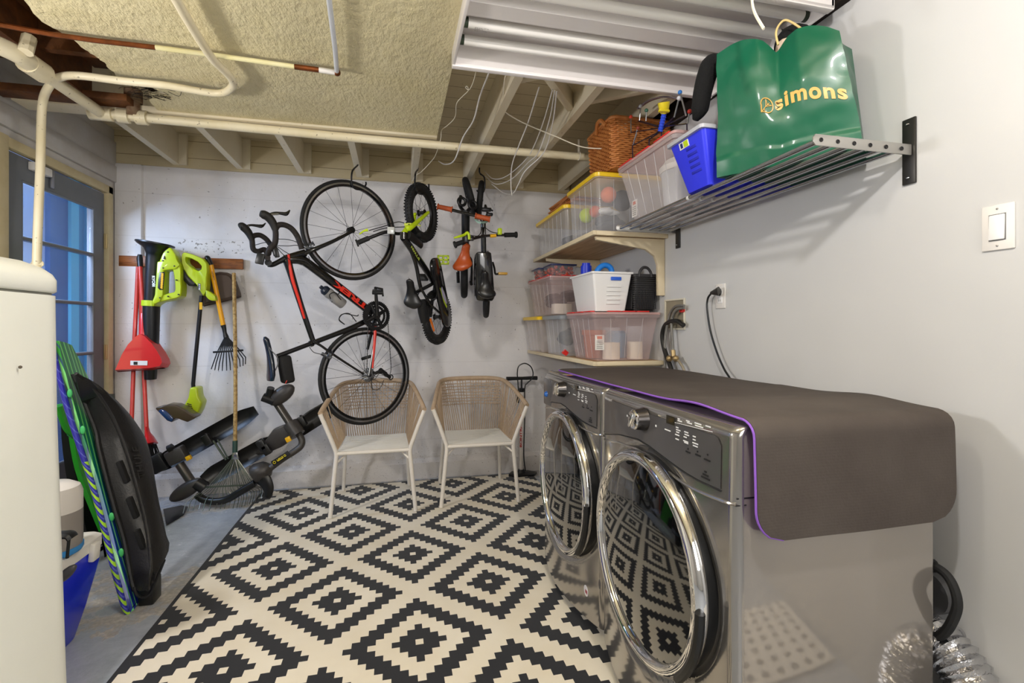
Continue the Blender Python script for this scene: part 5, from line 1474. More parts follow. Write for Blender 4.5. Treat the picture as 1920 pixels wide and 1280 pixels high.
# cooler
ck = thing('cool_box', 'bright blue cooler with white lid half hidden behind the white appliance', 'cooler', (-1.32, 2.0, 0))
cz = .335
cx0, cx1, cy0, cy1 = -1.50, -1.14, 1.74, 2.28
m_coolb = M('cooler_blue', '#0b28d8', .28, coat=.2)
def taper(x0, x1, y0, y1, zs, r=.03, n=5):
    return [rrect(x0 + e, x1 - e, y0 + e, y1 - e, r, z, n) for z, e in zs]
ang = 0
cbm = MB().loft(taper(cx0, cx1, cy0, cy1, ((0, .062), (.01, .055), (.12, .03), (.28, .0), (cz, -.0))))
obj('body', cbm, m_coolb, ck, smooth=50)
obj('lid', MB().loft(taper(cx0 - .005, cx1 + .005, cy0 - .005, cy1 + .005, ((cz + .002, 0), (cz + .04, .0), (cz + .05, .012), (cz + .052, .03)))), M('cooler_white', '#e3e0da', .4), ck, smooth=50)
mb = MB().box((cx1 + .012, 2.20, cz + .0), (.020, .045, .07), Matrix.Rotation(.1, 3, 'Y'), .006)
obj('latch', mb, M('cooler_white', '#e3e0da', .4), ck)
# jug on the cooler
jg = thing('insulated_jug', 'grey and white insulated drinks jug standing on the blue cooler', 'jug', (-1.20, 2.08, cz + .053))
jc = V((-1.20, 2.08, cz + .053))
obj('jug_base', MB().lathe([(0, 0), (.085, 0), (.09, .01), (.09, .022), (0, .022)], jc, (0, 0, 1), 32), M('sky_blue_plastic', '#2f86c9', .4), jg, label='blue bottom ring')
obj('jug_body', MB().lathe([(0, .022), (.086, .022), (.088, .04), (.088, .15), (0, .15)], jc, (0, 0, 1), 32), M('grey_jug_plastic', '#8c8682', .35), jg)
obj('jug_lid', MB().lathe([(0, .15), (.088, .15), (.088, .21), (.08, .235), (.055, .25), (0, .254)], jc, (0, 0, 1), 32), M('white_jug_plastic', '#d6d1cc', .35), jg)
# dark folding things in the front of the cooler
sc_ = thing('folded_scooter', 'black folded scooter parts poking out beside the blue cooler', 'scooter', (-1.30, 1.93, .3))
YS_ = 1.62
q1, q2, q3, q4 = at(112, 1003, Y=YS_), at(130, 1002, Y=YS_), at(136, 1008, Y=YS_), at(126, 1046, Y=YS_)
mb = MB().tube(spline([q1 + V((-.05, 0, 0)), q1, q2, q3], 4), .010, 8, flat=2)
mb.tube([q2, q4], .004, 8).tube([q1 + V((-.02, 0, 0)), V((q1.x - .03, YS_, .02))], .018, 10)
obj('folding_frame', mb, m_blackp, sc_)
obj('grip', MB().sphere(at(124, 1076, Y=YS_), .03, 14, axis=(.6, 0, .6), sc=(.45, .45, 1.1)), M('grey_grip', '#3c3b40', .4), sc_)
obj('wheel', MB().torus(V((q1.x - .03, YS_, .06)), (0, 1, 0), .045, .015, 24, 8), m_rubber, sc_)
# green foam things behind
def sweep_board(name, label, cat, path, halfw, wd, thick, mat, par=None):
    pass
# patterned snow board / bodyboard, leaning: seen almost edge on
def bb_mat(cf):
    s = NT('bodyboard_print'); s.set(.3, coat=.4)
    sep = s.new('ShaderNodeSeparateXYZ'); s.lk(s.pos(), sep.inputs[0])
    z = sep.outputs[2]
    yl = s.math('ADD', cf[0], s.math('ADD', s.math('MULTIPLY', z, cf[1]), s.math('MULTIPLY', s.math('MULTIPLY', z, z), cf[2])))
    w = s.math('SUBTRACT', sep.outputs[1], yl)
    ph = s.math('ADD', s.math('MULTIPLY', w, 620), s.math('MULTIPLY', s.math('SINE', s.math('MULTIPLY', z, 5)), 6))
    wv = s.math('SINE', ph); wv2 = s.math('SINE', s.math('MULTIPLY', ph, .43))
    base = s.ramp(s.math('MULTIPLY', z, .9), [(.02, '#1b2f9a'), (.30, '#17529f'), (.52, '#12806c'), (.78, '#238a2e')])
    b2 = s.mix(s.math('MULTIPLY', s.math('LESS_THAN', wv, -.55), .8), base, '#15246e')
    s.color(s.mix(s.math('MULTIPLY', s.math('GREATER_THAN', wv2, .72), .85), b2, '#7fdc7a'))
    return s.m
def edge_mat():
    s = NT('bodyboard_edge'); s.set(.3, coat=.5)
    sep = s.new('ShaderNodeSeparateXYZ'); s.lk(s.obj(), sep.inputs[0])
    wv = s.math('SINE', s.math('ADD', s.math('MULTIPLY', sep.outputs[2], 210), s.math('MULTIPLY', sep.outputs[0], 260)))
    low = s.math('LESS_THAN', sep.outputs[2], .62)
    st = s.mix(s.math('MULTIPLY', s.math('GREATER_THAN', wv, .35), low), '#2b2a9a', '#a4d62c')
    s.color(s.mix(s.math('MULTIPLY', s.math('LESS_THAN', wv, -.9), .5), st, '#6f7fd8')); return s.m
bd = thing('bodyboard', 'long blue and green striped snow slider leaning beside the black sled', 'sled', (-1.33, 2.35, 0))
LN = V((1, 0, .34)).normalized()
def lean(px, py, off=0.0): return at(px, py, P=V((-1.09, 0, 0)) + V((off, 0, 0)), n=LN)
Lp = [(98, 640), (104, 672), (116, 720), (128, 766), (155, 850), (172, 901), (188, 960), (201, 1010), (213, 1060), (225, 1104), (235, 1140), (241, 1150)]
P_ = spline([lean(x, y) for x, y in Lp], 4)
rings = []
n = len(P_)
for i, p in enumerate(P_):
    f = i / (n - 1)
    tn = (P_[min(n - 1, i + 1)] - P_[max(0, i - 1)]).normalized()
    wv = V((0, 1, 0)); wv = (wv - tn * wv.dot(tn)).normalized(); nv = LN
    e = math.sqrt(max(.0, 1 - max(0, (f - .72) / .28) ** 2)) * .85 + .15
    w_, t_ = .185 * min(1, .35 + 1.6 * e) * (1 if f > .2 else .55 + 2.2 * f), .018
    rings.append([p, p + nv * t_ + wv * .010, p + nv * (t_ + .004) + wv * w_ * .5, p + nv * t_ + wv * (w_ - .01), p + wv * w_, p - nv * t_ + wv * (w_ - .01), p - nv * t_ + wv * w_ * .5, p - nv * t_ + wv * .010])
def qfit(Q):
    a_, b_, c_ = Q[0], Q[len(Q) // 2], Q[-1]
    m = Matrix([[1, q.z, q.z ** 2] for q in (a_, b_, c_)]); return m.inverted() @ V((a_.y, b_.y, c_.y))
obj('board', MB().loft(rings), bb_mat(list(qfit(P_))), bd, smooth=50)
obj('edge_band', MB().tube([p - V((0, .004, 0)) for p in P_], [.011 if i < n - 5 else .009 for i in range(n)], 10), edge_mat(), bd)
mb = MB()
for (x, y) in ((131, 737), (155, 806), (209, 969), (227, 1036)):
    f = min(P_, key=lambda p: abs(p.z - at(x, y, X=-1.42).z))
    obj('foam_plug', MB().sphere(lean(x, y, .026), .015, 14, sc=(.4, .7, 1.3)), M('mint_plug', '#48b868', .5), bd)
# second, greener sheet behind it
gs = thing('green_slider', 'lime green plastic slider behind the striped board', 'sled', (-1.66, 2.5, 0))
P2 = spline([at(112, 770, X=-1.64), at(125, 800, X=-1.63), at(140, 880, X=-1.60), at(170, 960, X=-1.56), at(205, 1040, X=-1.50), at(222, 1062, X=-1.47)], 4)
mb = MB(); rings = []
for i, p in enumerate(P2):
    rings.append([p, p + V((.016, .01, 0)), p + V((.016, .34, 0)), p + V((0, .34, 0))])
mb.loft(rings)
obj('sheet', mb, M('lime_green_plastic', '#2fb52c', .3, coat=.3), gs, smooth=50)
mb = MB().tube(spline([at(110, 760, X=-1.58), at(124, 800, X=-1.58), at(140, 816, X=-1.57), at(132, 812, X=-1.60)], 4), .016, 10)
obj('hand_grip', mb, M('lime_green_plastic', '#2fb52c', .3, coat=.3), gs)
mb = MB().slab([at(x, y, X=-1.47) for x, y in ((187, 995), (194, 990), (203, 1035), (212, 1054), (198, 1056))], (.0, .10, 0), .005)
obj('handle_tab', mb, M('teal_green_plastic', '#0fa869', .35, coat=.3), gs)
dk = thing('black_board', 'dark matte board leaning at the back behind the green slider', 'board', (-1.72, 2.6, 0))
P3 = [at(112, 760, X=-1.70), at(118, 850, X=-1.68), at(135, 950, X=-1.64), at(165, 1080, X=-1.58)]
P3.append(V((P3[-1].x + .02, P3[-1].y, .0)))
rings = [[p, p + V((.03, .02, 0)), p + V((.03, .45, 0)), p + V((0, .45, 0))] for p in spline(P3, 3)]
obj('sheet', MB().loft(rings), m_rkb, dk, smooth=50)

# black sled / roof box lid leaning on the wall
bs = thing('plastic_sled', 'large black moulded plastic sled standing on end beside the bodyboard', 'sled', (-1.3, 2.6, 0))
m_sled = M('black_moulded_plastic', '#1c1b1b', .38, bump=.12, bs=130)
# outline as seen; near rim (left) and far shell (right)
left = [(142, 703), (160, 715), (178, 735), (190, 765), (198, 800), (206, 860), (218, 930), (230, 1000), (242, 1060), (255, 1105)]
mid_ = [(142, 703), (175, 722), (200, 760), (215, 800), (228, 860), (240, 930), (252, 1000), (262, 1050), (272, 1085), (272, 1108)]
right = [(190, 752), (215, 765), (245, 795), (262, 820), (278, 860), (289, 910), (298, 960), (308, 1010), (314, 1035), (282, 1070)]
left = [(138.5, 701), (153, 737), (170, 779), (181, 809), (186, 838), (200, 893), (217, 956), (233.5, 1011), (246, 1078), (253, 1106)]
mid_ = [(141, 700), (168, 720), (195, 757), (217, 797), (238, 851), (258, 922), (270, 970), (277, 1010), (282, 1062), (276, 1106)]
right = [(186, 742), (216, 757), (250, 788), (271, 817), (284, 859), (297, 935), (305, 970), (312, 1003), (317, 1026), (284, 1070)]
rings = []
LL = spline([lean(x, y, .045) for x, y in left], 3)
MM = spline([lean(x, y, .13) for x, y in mid_], 3)
RR = spline([lean(x, y, .13) for x, y in right], 3)
for a_, m_, r_ in zip(LL, MM, RR):
    back = r_ - LN * .07; bl = a_ - LN * .008
    q1 = a_.lerp(m_, .5) - V((.0, .008, 0)); q2 = m_.lerp(r_, .3) + LN * .022; q3 = m_.lerp(r_, .7) + LN * .02
    rings.append([a_, q1, m_, q2, q3, r_, back, bl])
obj('hull', MB().loft(rings), m_sled, bs, smooth=45)
obj('rim', MB().tube([p + V((.004, -.003, 0)) for p in MM], .007, 8), m_sled, bs)
obj('rim', MB().tube([p + V((.0, -.003, 0)) for p in LL], .010, 8), m_sled, bs)
for (y0, y1) in ((858, 905), (930, 990), (1005, 1050)):
    def nearest(L_, y): return min(L_, key=lambda p: abs(p.z - lean(225, y, .08).z))
    p_, q_ = nearest(LL, y0).lerp(nearest(MM, y0), .55), nearest(LL, y1).lerp(nearest(MM, y1), .55)
    obj('foam_pad', MB().box((p_ + q_) / 2 + V((.018, -.012, 0)), (.02, .03, abs(p_.z - q_.z)), Matrix.Rotation(-.32, 3, 'Y'), .006), M('black_foam', '#0f0f10', .9), bs)
text('embossed_lettering', 'THULE', M('black_gloss_letter', '#2b2a29', .25), bs, lean(273, 896, .158), lean(262, 846, .158) - lean(273, 896, .158), (-.2, -1, 0), height=.04, width=.15, bold=.02)
obj('rope', MB().tube(spline([at(252, 1100, X=-1.07), at(256, 1113, X=-1.06), at(268, 1120, X=-1.04), at(282, 1112, X=-1.02), at(291, 1090, X=-1.01), at(299, 1072, X=-1.02), at(308, 1050, X=-1.05)], 6), .006, 8), m_rubber, bs)
obj('foot_block', MB().box(V((LL[-1].x + .03, LL[-1].y + .06, max(.01, LL[-1].z + .02) * .5)), (.06, .08, max(.02, LL[-1].z + .02)), None, .008), m_rkb, bs)
# ================================================================ RIGHT WALL
def clearmat(name, col, alpha, rough=.12):
    s = NT(name); s.set(rough, spec=.5); s.color(col); s.b.inputs['Alpha'].default_value = alpha
    return s.m
m_clear = clearmat('clear_tub_plastic', '#e6e6ea', .30)
m_frost = clearmat('frosted_tub_plastic', '#e8dfde', .32, .2)
m_pinkclear = clearmat('pinkish_tub_plastic', '#ecd2d0', .30)
m_lidclear = clearmat('clear_lid_plastic', '#efc4c0', .55, .2)
m_lidred = M('red_lid', '#dd2a26', .35, coat=.2)
m_lidyel = M('yellow_lid', '#f2c81e', .35, coat=.2)
m_lidgrey = M('grey_lid', '#8f959b', .35)
m_shelfw = M('pale_shelf_paint', '#e2d3b4', .55, col2='#d9c8a4', vs=5)
def plymat():
    s = NT('shelf_board_wood'); s.set(.5)
    mp = s.new('ShaderNodeMapping'); mp.inputs['Scale'].default_value = (9, .7, 9); s.lk(s.pos(), mp.inputs[0])
    s.color(s.ramp(s.noise(3, 4, mp.outputs[0], .6), [(.3, '#b58c60'), (.55, '#d3b083'), (.75, '#e6cba0')])); return s.m
m_ply = plymat()

# ---- wooden shelves
for nm, lab, y0, y1, x0, zt in (('wall_shelf', 'upper wooden wall shelf holding the yellow-lidded tubs', 2.47, 3.66, 1.045, 1.722), ('wall_shelf', 'lower wooden wall shelf just above the washing machine with the red-lidded tub', 2.515, 3.90, 1.065, 1.003)):
    t = thing(nm, lab, 'shelf', (1.3, y0, zt - .04), group='wooden wall shelves')
    obj('board', MB().bb(x0 + .02, XR - .002, y0 + .02, y1, zt - .02, zt), m_ply, t, smooth=0)
    obj('front_edging', MB().bb(x0, x0 + .02, y0, y1, zt - .022, zt + .002, .002), m_shelfw, t)
    obj('side_edging', MB().bb(x0 + .02, XR - .002, y0, y0 + .02, zt - .022, zt + .002, .002), m_shelfw, t)
    for yb in ((y0 + .035, y1 - .25) if zt > 1.5 else (y0 + .03,)):
        if zt > 1.5:
            pl = [V((x, yb, z)) for x, z in ((x0 + .03, zt - .023), (x0 + .035, zt - .042), (XR - .12, zt - .085), (XR - .065, zt - .12), (XR - .045, zt - .17), (XR - .043, zt - .345), (XR - .002, zt - .345), (XR - .002, zt - .023))]
        else:
            pl = [V((x, yb, z)) for x, z in ((x0 + .03, zt - .023), (x0 + .035, zt - .030), (XR - .12, zt - .030), (XR - .03, zt - .030), (XR - .002, zt - .03), (XR - .002, zt - .023))]
        obj('bracket', MB().slab(pl, (0, .024, 0), .002), m_shelfw, t)

# ---- steel shelf
ss = thing('steel_wall_shelf', 'stainless steel wall shelf of six parallel rods carrying the green bag', 'shelf', (1.32, 1.13, 1.72))
zs, ya, yb_ = 1.724, 1.133, 2.378
xs = [1.162 + .0575 * k for k in range(6)]
for x in xs:
    obj('rod', MB().tube([(x, ya, zs), (x, yb_, zs)], .0088, 12), m_steel, ss)
m_satin = M('brushed_steel', '#b9b7b3', .35, .85, col2='#a8a6a2', vs=3)
for y in (ya - .005, yb_):
    pts = [V((1.145 + .0 * k, y, zs - .016)), V((XR - .012, y, zs - .016)), V((XR - .012, y, zs + .016)), V((1.145, y, zs + .016)), V((1.137, y, zs + .007)), V((1.137, y, zs - .007))]
    e = obj('end_plate', MB().slab(pts, (0, .005, 0), .001), m_satin, ss)
    mb = MB()
    for x in xs:
        mb.torus(V((x, y - .001, zs)), (0, 1, 0), .005, .0014, 14, 6); mb.cyl(V((x, y - .0015, zs)), V((x, y - .0005, zs)), .003, 8)
    obj('screws', mb, m_matblk, e)
for y in (ya + .005, yb_ - .012):
    e = obj('wall_plate', MB().bb(XR - .008, XR - .001, y - .017, y + .022, zs - .098, zs + .098, .002), M('dark_steel_plate', '#3a3835', .35, .6), ss)
    mb = MB()
    for z in (-.08, .08): mb.sphere((XR - .010, y + .003, zs + z), .006, 10, sc=(1, 1, .5))
    obj('screws', mb, m_steel, e)
mb = MB()
for x in xs[:3]: mb.tube([(x, 1.755, zs), (x, 1.767, zs)], .0098, 12)
obj('rod_sleeve', mb, M('clear_sleeve', '#d9d9d6', .2), ss)

# ---- tubs
def tub(name, label, x0, x1, y0, y1, z0, z1, tp, mat, lidmat, lid='over', ribs=True, group=None, sticker=None, lid_t=.012):
    t = thing(name, label, 'storage tub', ((x0 + x1) / 2, (y0 + y1) / 2, z0), group=group)
    r = .022
    def ring(e, z, rr=r): return rrect(x0 + e, x1 - e, y0 + e, y1 - e, rr, z, 5)
    mb = MB().loft([ring(tp, z0 + .001), ring(tp * .5, (z0 + z1) / 2), ring(0, z1 - .018)], caps=False)
    bot = ring(tp, z0 + .001)
    mb.b.faces.new([mb.b.verts.new(p) for p in bot])
    mb.loft([ring(.0, z1 - .018), ring(-.010, z1 - .018), ring(-.010, z1), ring(.0, z1)], caps=False)
    o = obj('body', mb, mat, t, smooth=50)
    if ribs:
        rb_ = MB()
        n = max(3, int((x1 - x0) / .085)); m_ = max(3, int((y1 - y0) / .085))
        for k in range(1, n):
            f = k / n
            for yy, sgn in ((y0, 1),):
                rb_.tube([(x0 + tp + (x1 - x0 - 2 * tp) * f, yy + tp * sgn, z0 + .01), (x0 + (x1 - x0) * f, yy, z1 - .02)], .0011, 5)
        for k in range(1, m_):
            f = k / m_
            rb_.tube([(x0 + tp, y0 + tp + (y1 - y0 - 2 * tp) * f, z0 + .01), (x0, y0 + (y1 - y0) * f, z1 - .02)], .0011, 5)
        obj('ribs', rb_, clearmat('tub_rib_highlight', '#e4e4e6', .55, .2), t)
    if lid == 'red':
        obj('lid', MB().loft([rrect(x0 - .012, x1 + .010, y0 - .014, y1 + .012, .02, z, 4) for z in (z1 + .001, z1 + .001 + lid_t)]), m_lidclear, t, label='translucent pink lid')
        mb = MB(); L = y1 - y0
        for k in range(3):
            mb.bb(x0 - .014, x0 + .014, y0 + L * (.05 + .33 * k), y0 + L * (.30 + .33 * k), z1 + .002 + lid_t, z1 + .009 + lid_t, .002)
        W = x1 - x0
        for k in range(3):
            mb.bb(x0 + W * (.33 + .22 * k - .13), x0 + W * (.52 + .22 * k - .13), y0 - .016, y0 + .012, z1 + .002 + lid_t, z1 + .009 + lid_t, .002)
        obj('lid_clips', mb, m_lidred, t, label='bright red lid clips')
    elif lid:
        obj('lid', MB().loft([rrect(x0 - e, x1 + e * .8, y0 - e, y1 + e, .03, z, 5) for z, e in ((z1 - .012, .016), (z1 + .008, .018), (z1 + .014, .012), (z1 + .015, .0))]), lidmat, t, smooth=40)
    if sticker:
        (sx, sy, sz, face) = sticker
        sz_ = (.001, .055, .085) if face == 'x' else (.055, .001, .085)
        s_ = obj('sticker', MB().box((sx, sy, sz), sz_), M('white_sticker', '#e9e6e1', .5), t, smooth=0)
        dxx, dyy = (-.0012, 0) if face == 'x' else (0, -.0012)
        obj('sticker_mark', MB().box((sx + dxx, sy + dyy, sz + .028), (.001 if face == 'x' else .03, .03 if face == 'x' else .001, .016)), M('orange_print', '#e0622a', .5), s_, smooth=0)
        mb = MB()
        for k in range(5): mb.box((sx + dxx, sy + dyy, sz + .008 - k * .010), (.001 if face == 'x' else .036, .036 if face == 'x' else .001, .003))
        obj('printed_lines', mb, m_ink, s_, smooth=0)
    return t
GY, GR = 'yellow-lidded clear tubs', 'red-lidded clear tubs'
# lower shelf
tub('storage_tub', 'wide clear tub with pink lid at the near end of the lower shelf, candles inside', 1.075, 1.475, 2.53, 2.955, 1.006, 1.268, .035, m_pinkclear, None, 'red', group=GR, sticker=(1.118, 2.553, 1.11, 'y'))
tub('storage_tub', 'grey-lidded clear tub of dark things in the middle of the lower shelf', 1.055, 1.42, 3.01, 3.40, 1.006, 1.262, .02, m_clear, m_lidgrey, 'over')
tub('storage_tub', 'yellow-lidded clear tub at the far end of the lower shelf', 1.03, 1.40, 3.45, 3.86, 1.006, 1.262, .03, m_frost, m_lidyel, 'over', group=GY)
tub('storage_tub', 'red-lidded tub stacked on two tubs behind the white basket', 1.035, 1.40, 3.18, 3.74, 1.284, 1.535, .03, m_pinkclear, None, 'red', group=GR)
# contents
def candle(x, y, z, r, h, label):
    t = thing('jar_candle', label, 'candle', (x, y, z), group='candles inside the near red-lidded tub')
    obj('wax', MB().cyl((x, y, z + .002), (x, y, z + h), r * .95, 24), M('cream_wax', '#efe3cf', .6), t)
    obj('glass_jar', MB().lathe([(r, 0), (r, h * 1.9)], (x, y, z), (0, 0, 1), 28), clearmat('jar_glass', '#e6eef4', .16, .03) if 'jar_glass' not in bpy.data.materials else bpy.data.materials['jar_glass'], t)
candle(1.225, 2.63, 1.009, .052, .098, 'left cream jar candle inside the near red-lidded tub')
candle(1.375, 2.63, 1.009, .048, .102, 'right cream jar candle inside the near red-lidded tub')
tag(obj('terracotta_pot', MB().lathe([(0, 0), (.05, 0), (.066, .14), (.074, .14), (.074, .17), (.062, .17)], (1.18, 2.78, 1.009), (0, 0, 1), 28), M('terracotta', '#b0694e', .8)), 'terracotta plant pot inside the near red-lidded tub', 'plant pot')
tag(obj('blue_jar', MB().lathe([(0, 0), (.06, 0), (.062, .15), (.05, .165), (0, .165)], (1.335, 2.79, 1.009), (0, 0, 1), 28), M('blue_ceramic', '#4f8fb0', .3)), 'blue ceramic jar inside the near red-lidded tub', 'jar')
def blob(name, label, cat, c, size, mat, group=None, n=3):
    mb = MB()
    for k in range(n):
        p = V(c) + V([(random.random() - .5) * s * .5 for s in size])
        t = MB().sphere((0, 0, 0), .5, 14)
        for v in t.b.verts: v.co *= 1 + .25 * noise.noise(v.co * 4 + V((k * 3, 0, 0)))
        mb.join(t, Matrix.Translation(p) @ Matrix.Diagonal((*[s * .62 for s in size], 1)))
    return tag(obj(name, mb, mat, smooth=60), label, cat, group)
m_navy = M('dark_navy_cloth', '#20242c', .9, bump=.4, bs=60)
blob('dark_cloth', 'dark crumpled fabric inside the grey-lidded tub', 'cloth', (1.20, 3.2, 1.11), (.20, .28, .18), m_navy)
blob('dark_cloth', 'dark crumpled fabric inside the red-lidded tub behind the white basket', 'cloth', (1.2, 3.42, 1.40), (.24, .34, .14), m_navy)
tag(obj('red_lighter', MB().tube([(1.075, 3.04, 1.04), (1.10, 3.04, 1.02)], .018, 12), m_lidred), 'red round object at the near bottom of the grey-lidded tub', 'cap')
blob('white_linen', 'pale folded linen inside the far yellow-lidded tub', 'cloth', (1.20, 3.62, 1.09), (.24, .26, .14), M('pale_linen', '#d9d3cc', .9))
tag(obj('white_carton', MB().bb(1.075, 1.20, 3.215, 3.30, 1.288, 1.36, .004), M('carton_white', '#e8e2d4', .6)), 'small cream carton inside the red-lidded tub behind the white basket', 'box')
# upper shelf
tub('storage_tub', 'tall yellow-lidded clear tub of toys at the near end of the upper shelf', 1.075, 1.475, 2.49, 2.93, 1.724, 2.035, .012, m_clear, m_lidyel, 'over', group=GY)
tub('storage_tub', 'yellow-lidded clear tub at the far end of the upper shelf', 1.065, 1.44, 2.975, 3.60, 1.724, 1.975, .012, m_clear, m_lidyel, 'over', group=GY)
blob('dark_cloth', 'dark blue clothing inside the toy tub', 'cloth', (1.27, 2.66, 1.80), (.26, .26, .12), m_navy)
blob('white_cloth', 'white cloth on dark clothing inside the toy tub', 'cloth', (1.20, 2.60, 1.865), (.14, .12, .05), M('white_cloth', '#dcdcdc', .9))
for (x, y, z, r, c_, lb) in ((1.18, 2.57, 1.95, .045, '#e8743a', 'orange ball inside the toy tub'), (1.14, 2.80, 1.88, .045, '#d4ea3a', 'lime tennis ball inside the toy tub'), (1.15, 2.69, 1.88, .035, '#e0714a', 'small coral ball inside the toy tub'), (1.28, 2.60, 1.93, .06, '#3a3d44', 'dark grey ball inside the toy tub')):
    tag(obj('toy_ball', MB().sphere((x, y, z), r, 20), M('ball_' + c_[1:], c_, .6)), lb, 'ball', 'balls in the toy tub')
blob('dark_cloth', 'dark clothing inside the far upper tub', 'cloth', (1.25, 3.2, 1.82), (.24, .40, .12), m_navy)
# steel shelf red tub
tub('storage_tub', 'large clear tub with red lid on the steel shelf, white bucket inside', 1.135, 1.475, 1.82, 2.335, 1.736, 2.005, .05, m_frost, None, 'red', group=GR, sticker=(1.182, 2.262, 1.80, 'x'))
bk = thing('white_bucket', 'white lidded bucket inside the red-lidded tub on the steel shelf', 'bucket', (1.31, 1.99, 1.738))
obj('pail', MB().lathe([(0, 0), (.10, 0), (.115, .17), (0, .17)], (1.31, 2.0, 1.738), (0, 0, 1), 32), M('bucket_grey', '#c9ccd0', .4), bk)
obj('bucket_lid', MB().lathe([(0, .17), (.122, .17), (.124, .195), (.118, .20), (.10, .225), (0, .23)], (1.31, 2.0, 1.738), (0, 0, 1), 32), M('bucket_white', '#e9e4dd', .4), bk)

# blue bin
bb_ = thing('blue_bin', 'royal blue plastic basket with grey rim next to the green bag', 'basket', (1.27, 1.67, 1.733))
m_blue = M('royal_blue_plastic', '#3038e8', .4, coat=.15)
def rr2(e, z, r=.015): return rrect(1.09 + e, 1.45 - e, 1.565 + e * .7, 1.785 - e * .7, r, z, 4)
mb = MB().loft([rr2(.055, 1.734), rr2(0, 1.925)], caps=False); mb.b.faces.new([mb.b.verts.new(p) for p in rr2(.055, 1.734)])
mb.shell(.003)
obj('body', mb, m_blue, bb_, smooth=40)
obj('rim', MB().loft([rr2(-.012, 1.925), rr2(-.014, 1.938), rr2(-.004, 1.942), rr2(-.0, 1.925), rr2(-.012, 1.925)], caps=False), M('grey_rim_plastic', '#b4b6bd', .35), bb_, smooth=40)
mb = MB()
for k in range(5):
    z = 1.885 - k * .022
    x = 1.09 + .055 * (1.925 - z) / .191
    mb.box((x - .0, 1.655, z), (.004, .062, .010), Matrix.Rotation(-.28, 3, 'Y'), .001)
obj('slot', mb, M('deep_blue_shadow', '#2228b4', .6), bb_)
lb3 = obj('sticker', MB().box((1.0935, 1.69, 1.908), (.002, .060, .026), Matrix.Rotation(-.28, 3, 'Y')), M('white_sticker', '#e9e6e1', .5), bb_)
obj('sticker_print', MB().box((1.0918, 1.676, 1.908), (.001, .026, .022), Matrix.Rotation(-.28, 3, 'Y')), m_lime, lb3)
obj('sticker_print', MB().box((1.0918, 1.704, 1.908), (.001, .014, .018), Matrix.Rotation(-.28, 3, 'Y')), M('navy_print', '#1c2c6a', .5), lb3)
blob('dark_cloth', 'dark contents filling the royal blue basket', 'cloth', (1.28, 1.675, 1.85), (.22, .12, .12), m_navy)

# ---- green shopping bag
gb = thing('shopping_bag', 'large glossy green shopping bag with gold lettering on the steel shelf', 'bag', (1.3, 1.35, 1.735))
def bagmat():
    s = NT('glossy_green_bag'); s.set(.33, spec=.5, coat=.2); s.color(s.ramp(s.noise(2, 3), [(.3, '#005238'), (.7, '#015c40')]))
    s.bump(s.math('ADD', s.math('MULTIPLY', s.noise(6, 3, None, .5), 1.5), s.math('MULTIPLY', s.noise(22, 2), .25)), .12, .010); return s.m
m_bag = bagmat()
A0, B0 = V((1.125, 1.535, 1.735)), V((1.362, 1.168, 1.735))
A1, B1 = V((1.10, 1.50, 2.16)), V((1.30, 1.195, 2.09))
Cb0, D0_ = V((1.488, 1.27, 1.735)), V((1.465, 1.545, 1.735))
C1, D1_ = V((1.44, 1.28, 2.10)), V((1.42, 1.50, 2.15))
def crump(p, s_=.010):
    return V((noise.noise(p * 9), noise.noise(p * 9 + V((5, 1, 2))), 0)) * s_ + V((noise.noise(p * 22), noise.noise(p * 22 + V((5, 1, 2))), 0)) * s_ * .4
def bagface(u, v):
    # v 0 bottom .. 1 top ; u from A to B
    lo, hi = A0.lerp(B0, u), A1.lerp(B1, u)
    hi.z += .030 * math.sin(PI * min(1, u / .5)) - .02 * max(0, 1 - abs(u - .50) / .10) + .035 * math.sin(PI * max(0, (u - .5) / .5))
    p = lo.lerp(hi, v)
    out = V((-.84, -.55, 0))
    p += out * (.018 * math.sin(PI * v) * math.sin(PI * u) - .030 * max(0, 1 - abs(u - .52) / .16) * v ** 1.5)
    # folded lower band
    if v < .16: p += out * (.004)
    return p + crump(p, .006)
def ruled(E0, E1, F0, F1, k=0):
    def f(u, v):
        p = E0.lerp(F0, u).lerp(E1.lerp(F1, u), v)
        if k: 
            nrm = (F0 - E0).cross(V((0, 0, 1))).normalized()
            p += nrm * k * math.sin(PI * u) * (.3 + .7 * v)
        return p + crump(p, .008) * min(1, 4 * u) * min(1, 4 * (1 - u))
    return f
mb = MB().grid(bagface, 60, 50)
mb.grid(lambda u, v: (bagface(0, v) if u == 0 else ruled(A0, A1, D0_, D1_, .03)(u, v)), 16, 50)
mb.grid(lambda u, v: (bagface(1, v) if u == 0 else ruled(B0, B1, Cb0, C1, -.01)(u, v)), 8, 50)
mb.grid(ruled(D0_, D1_, Cb0, C1), 30, 50)
mb.b.faces.new([mb.b.verts.new(p) for p in (A0, B0, Cb0, D0_)])
bmesh.ops.remove_doubles(mb.b, verts=mb.b.verts, dist=.0008)
obj('bag_body', mb, m_bag, gb, smooth=60)
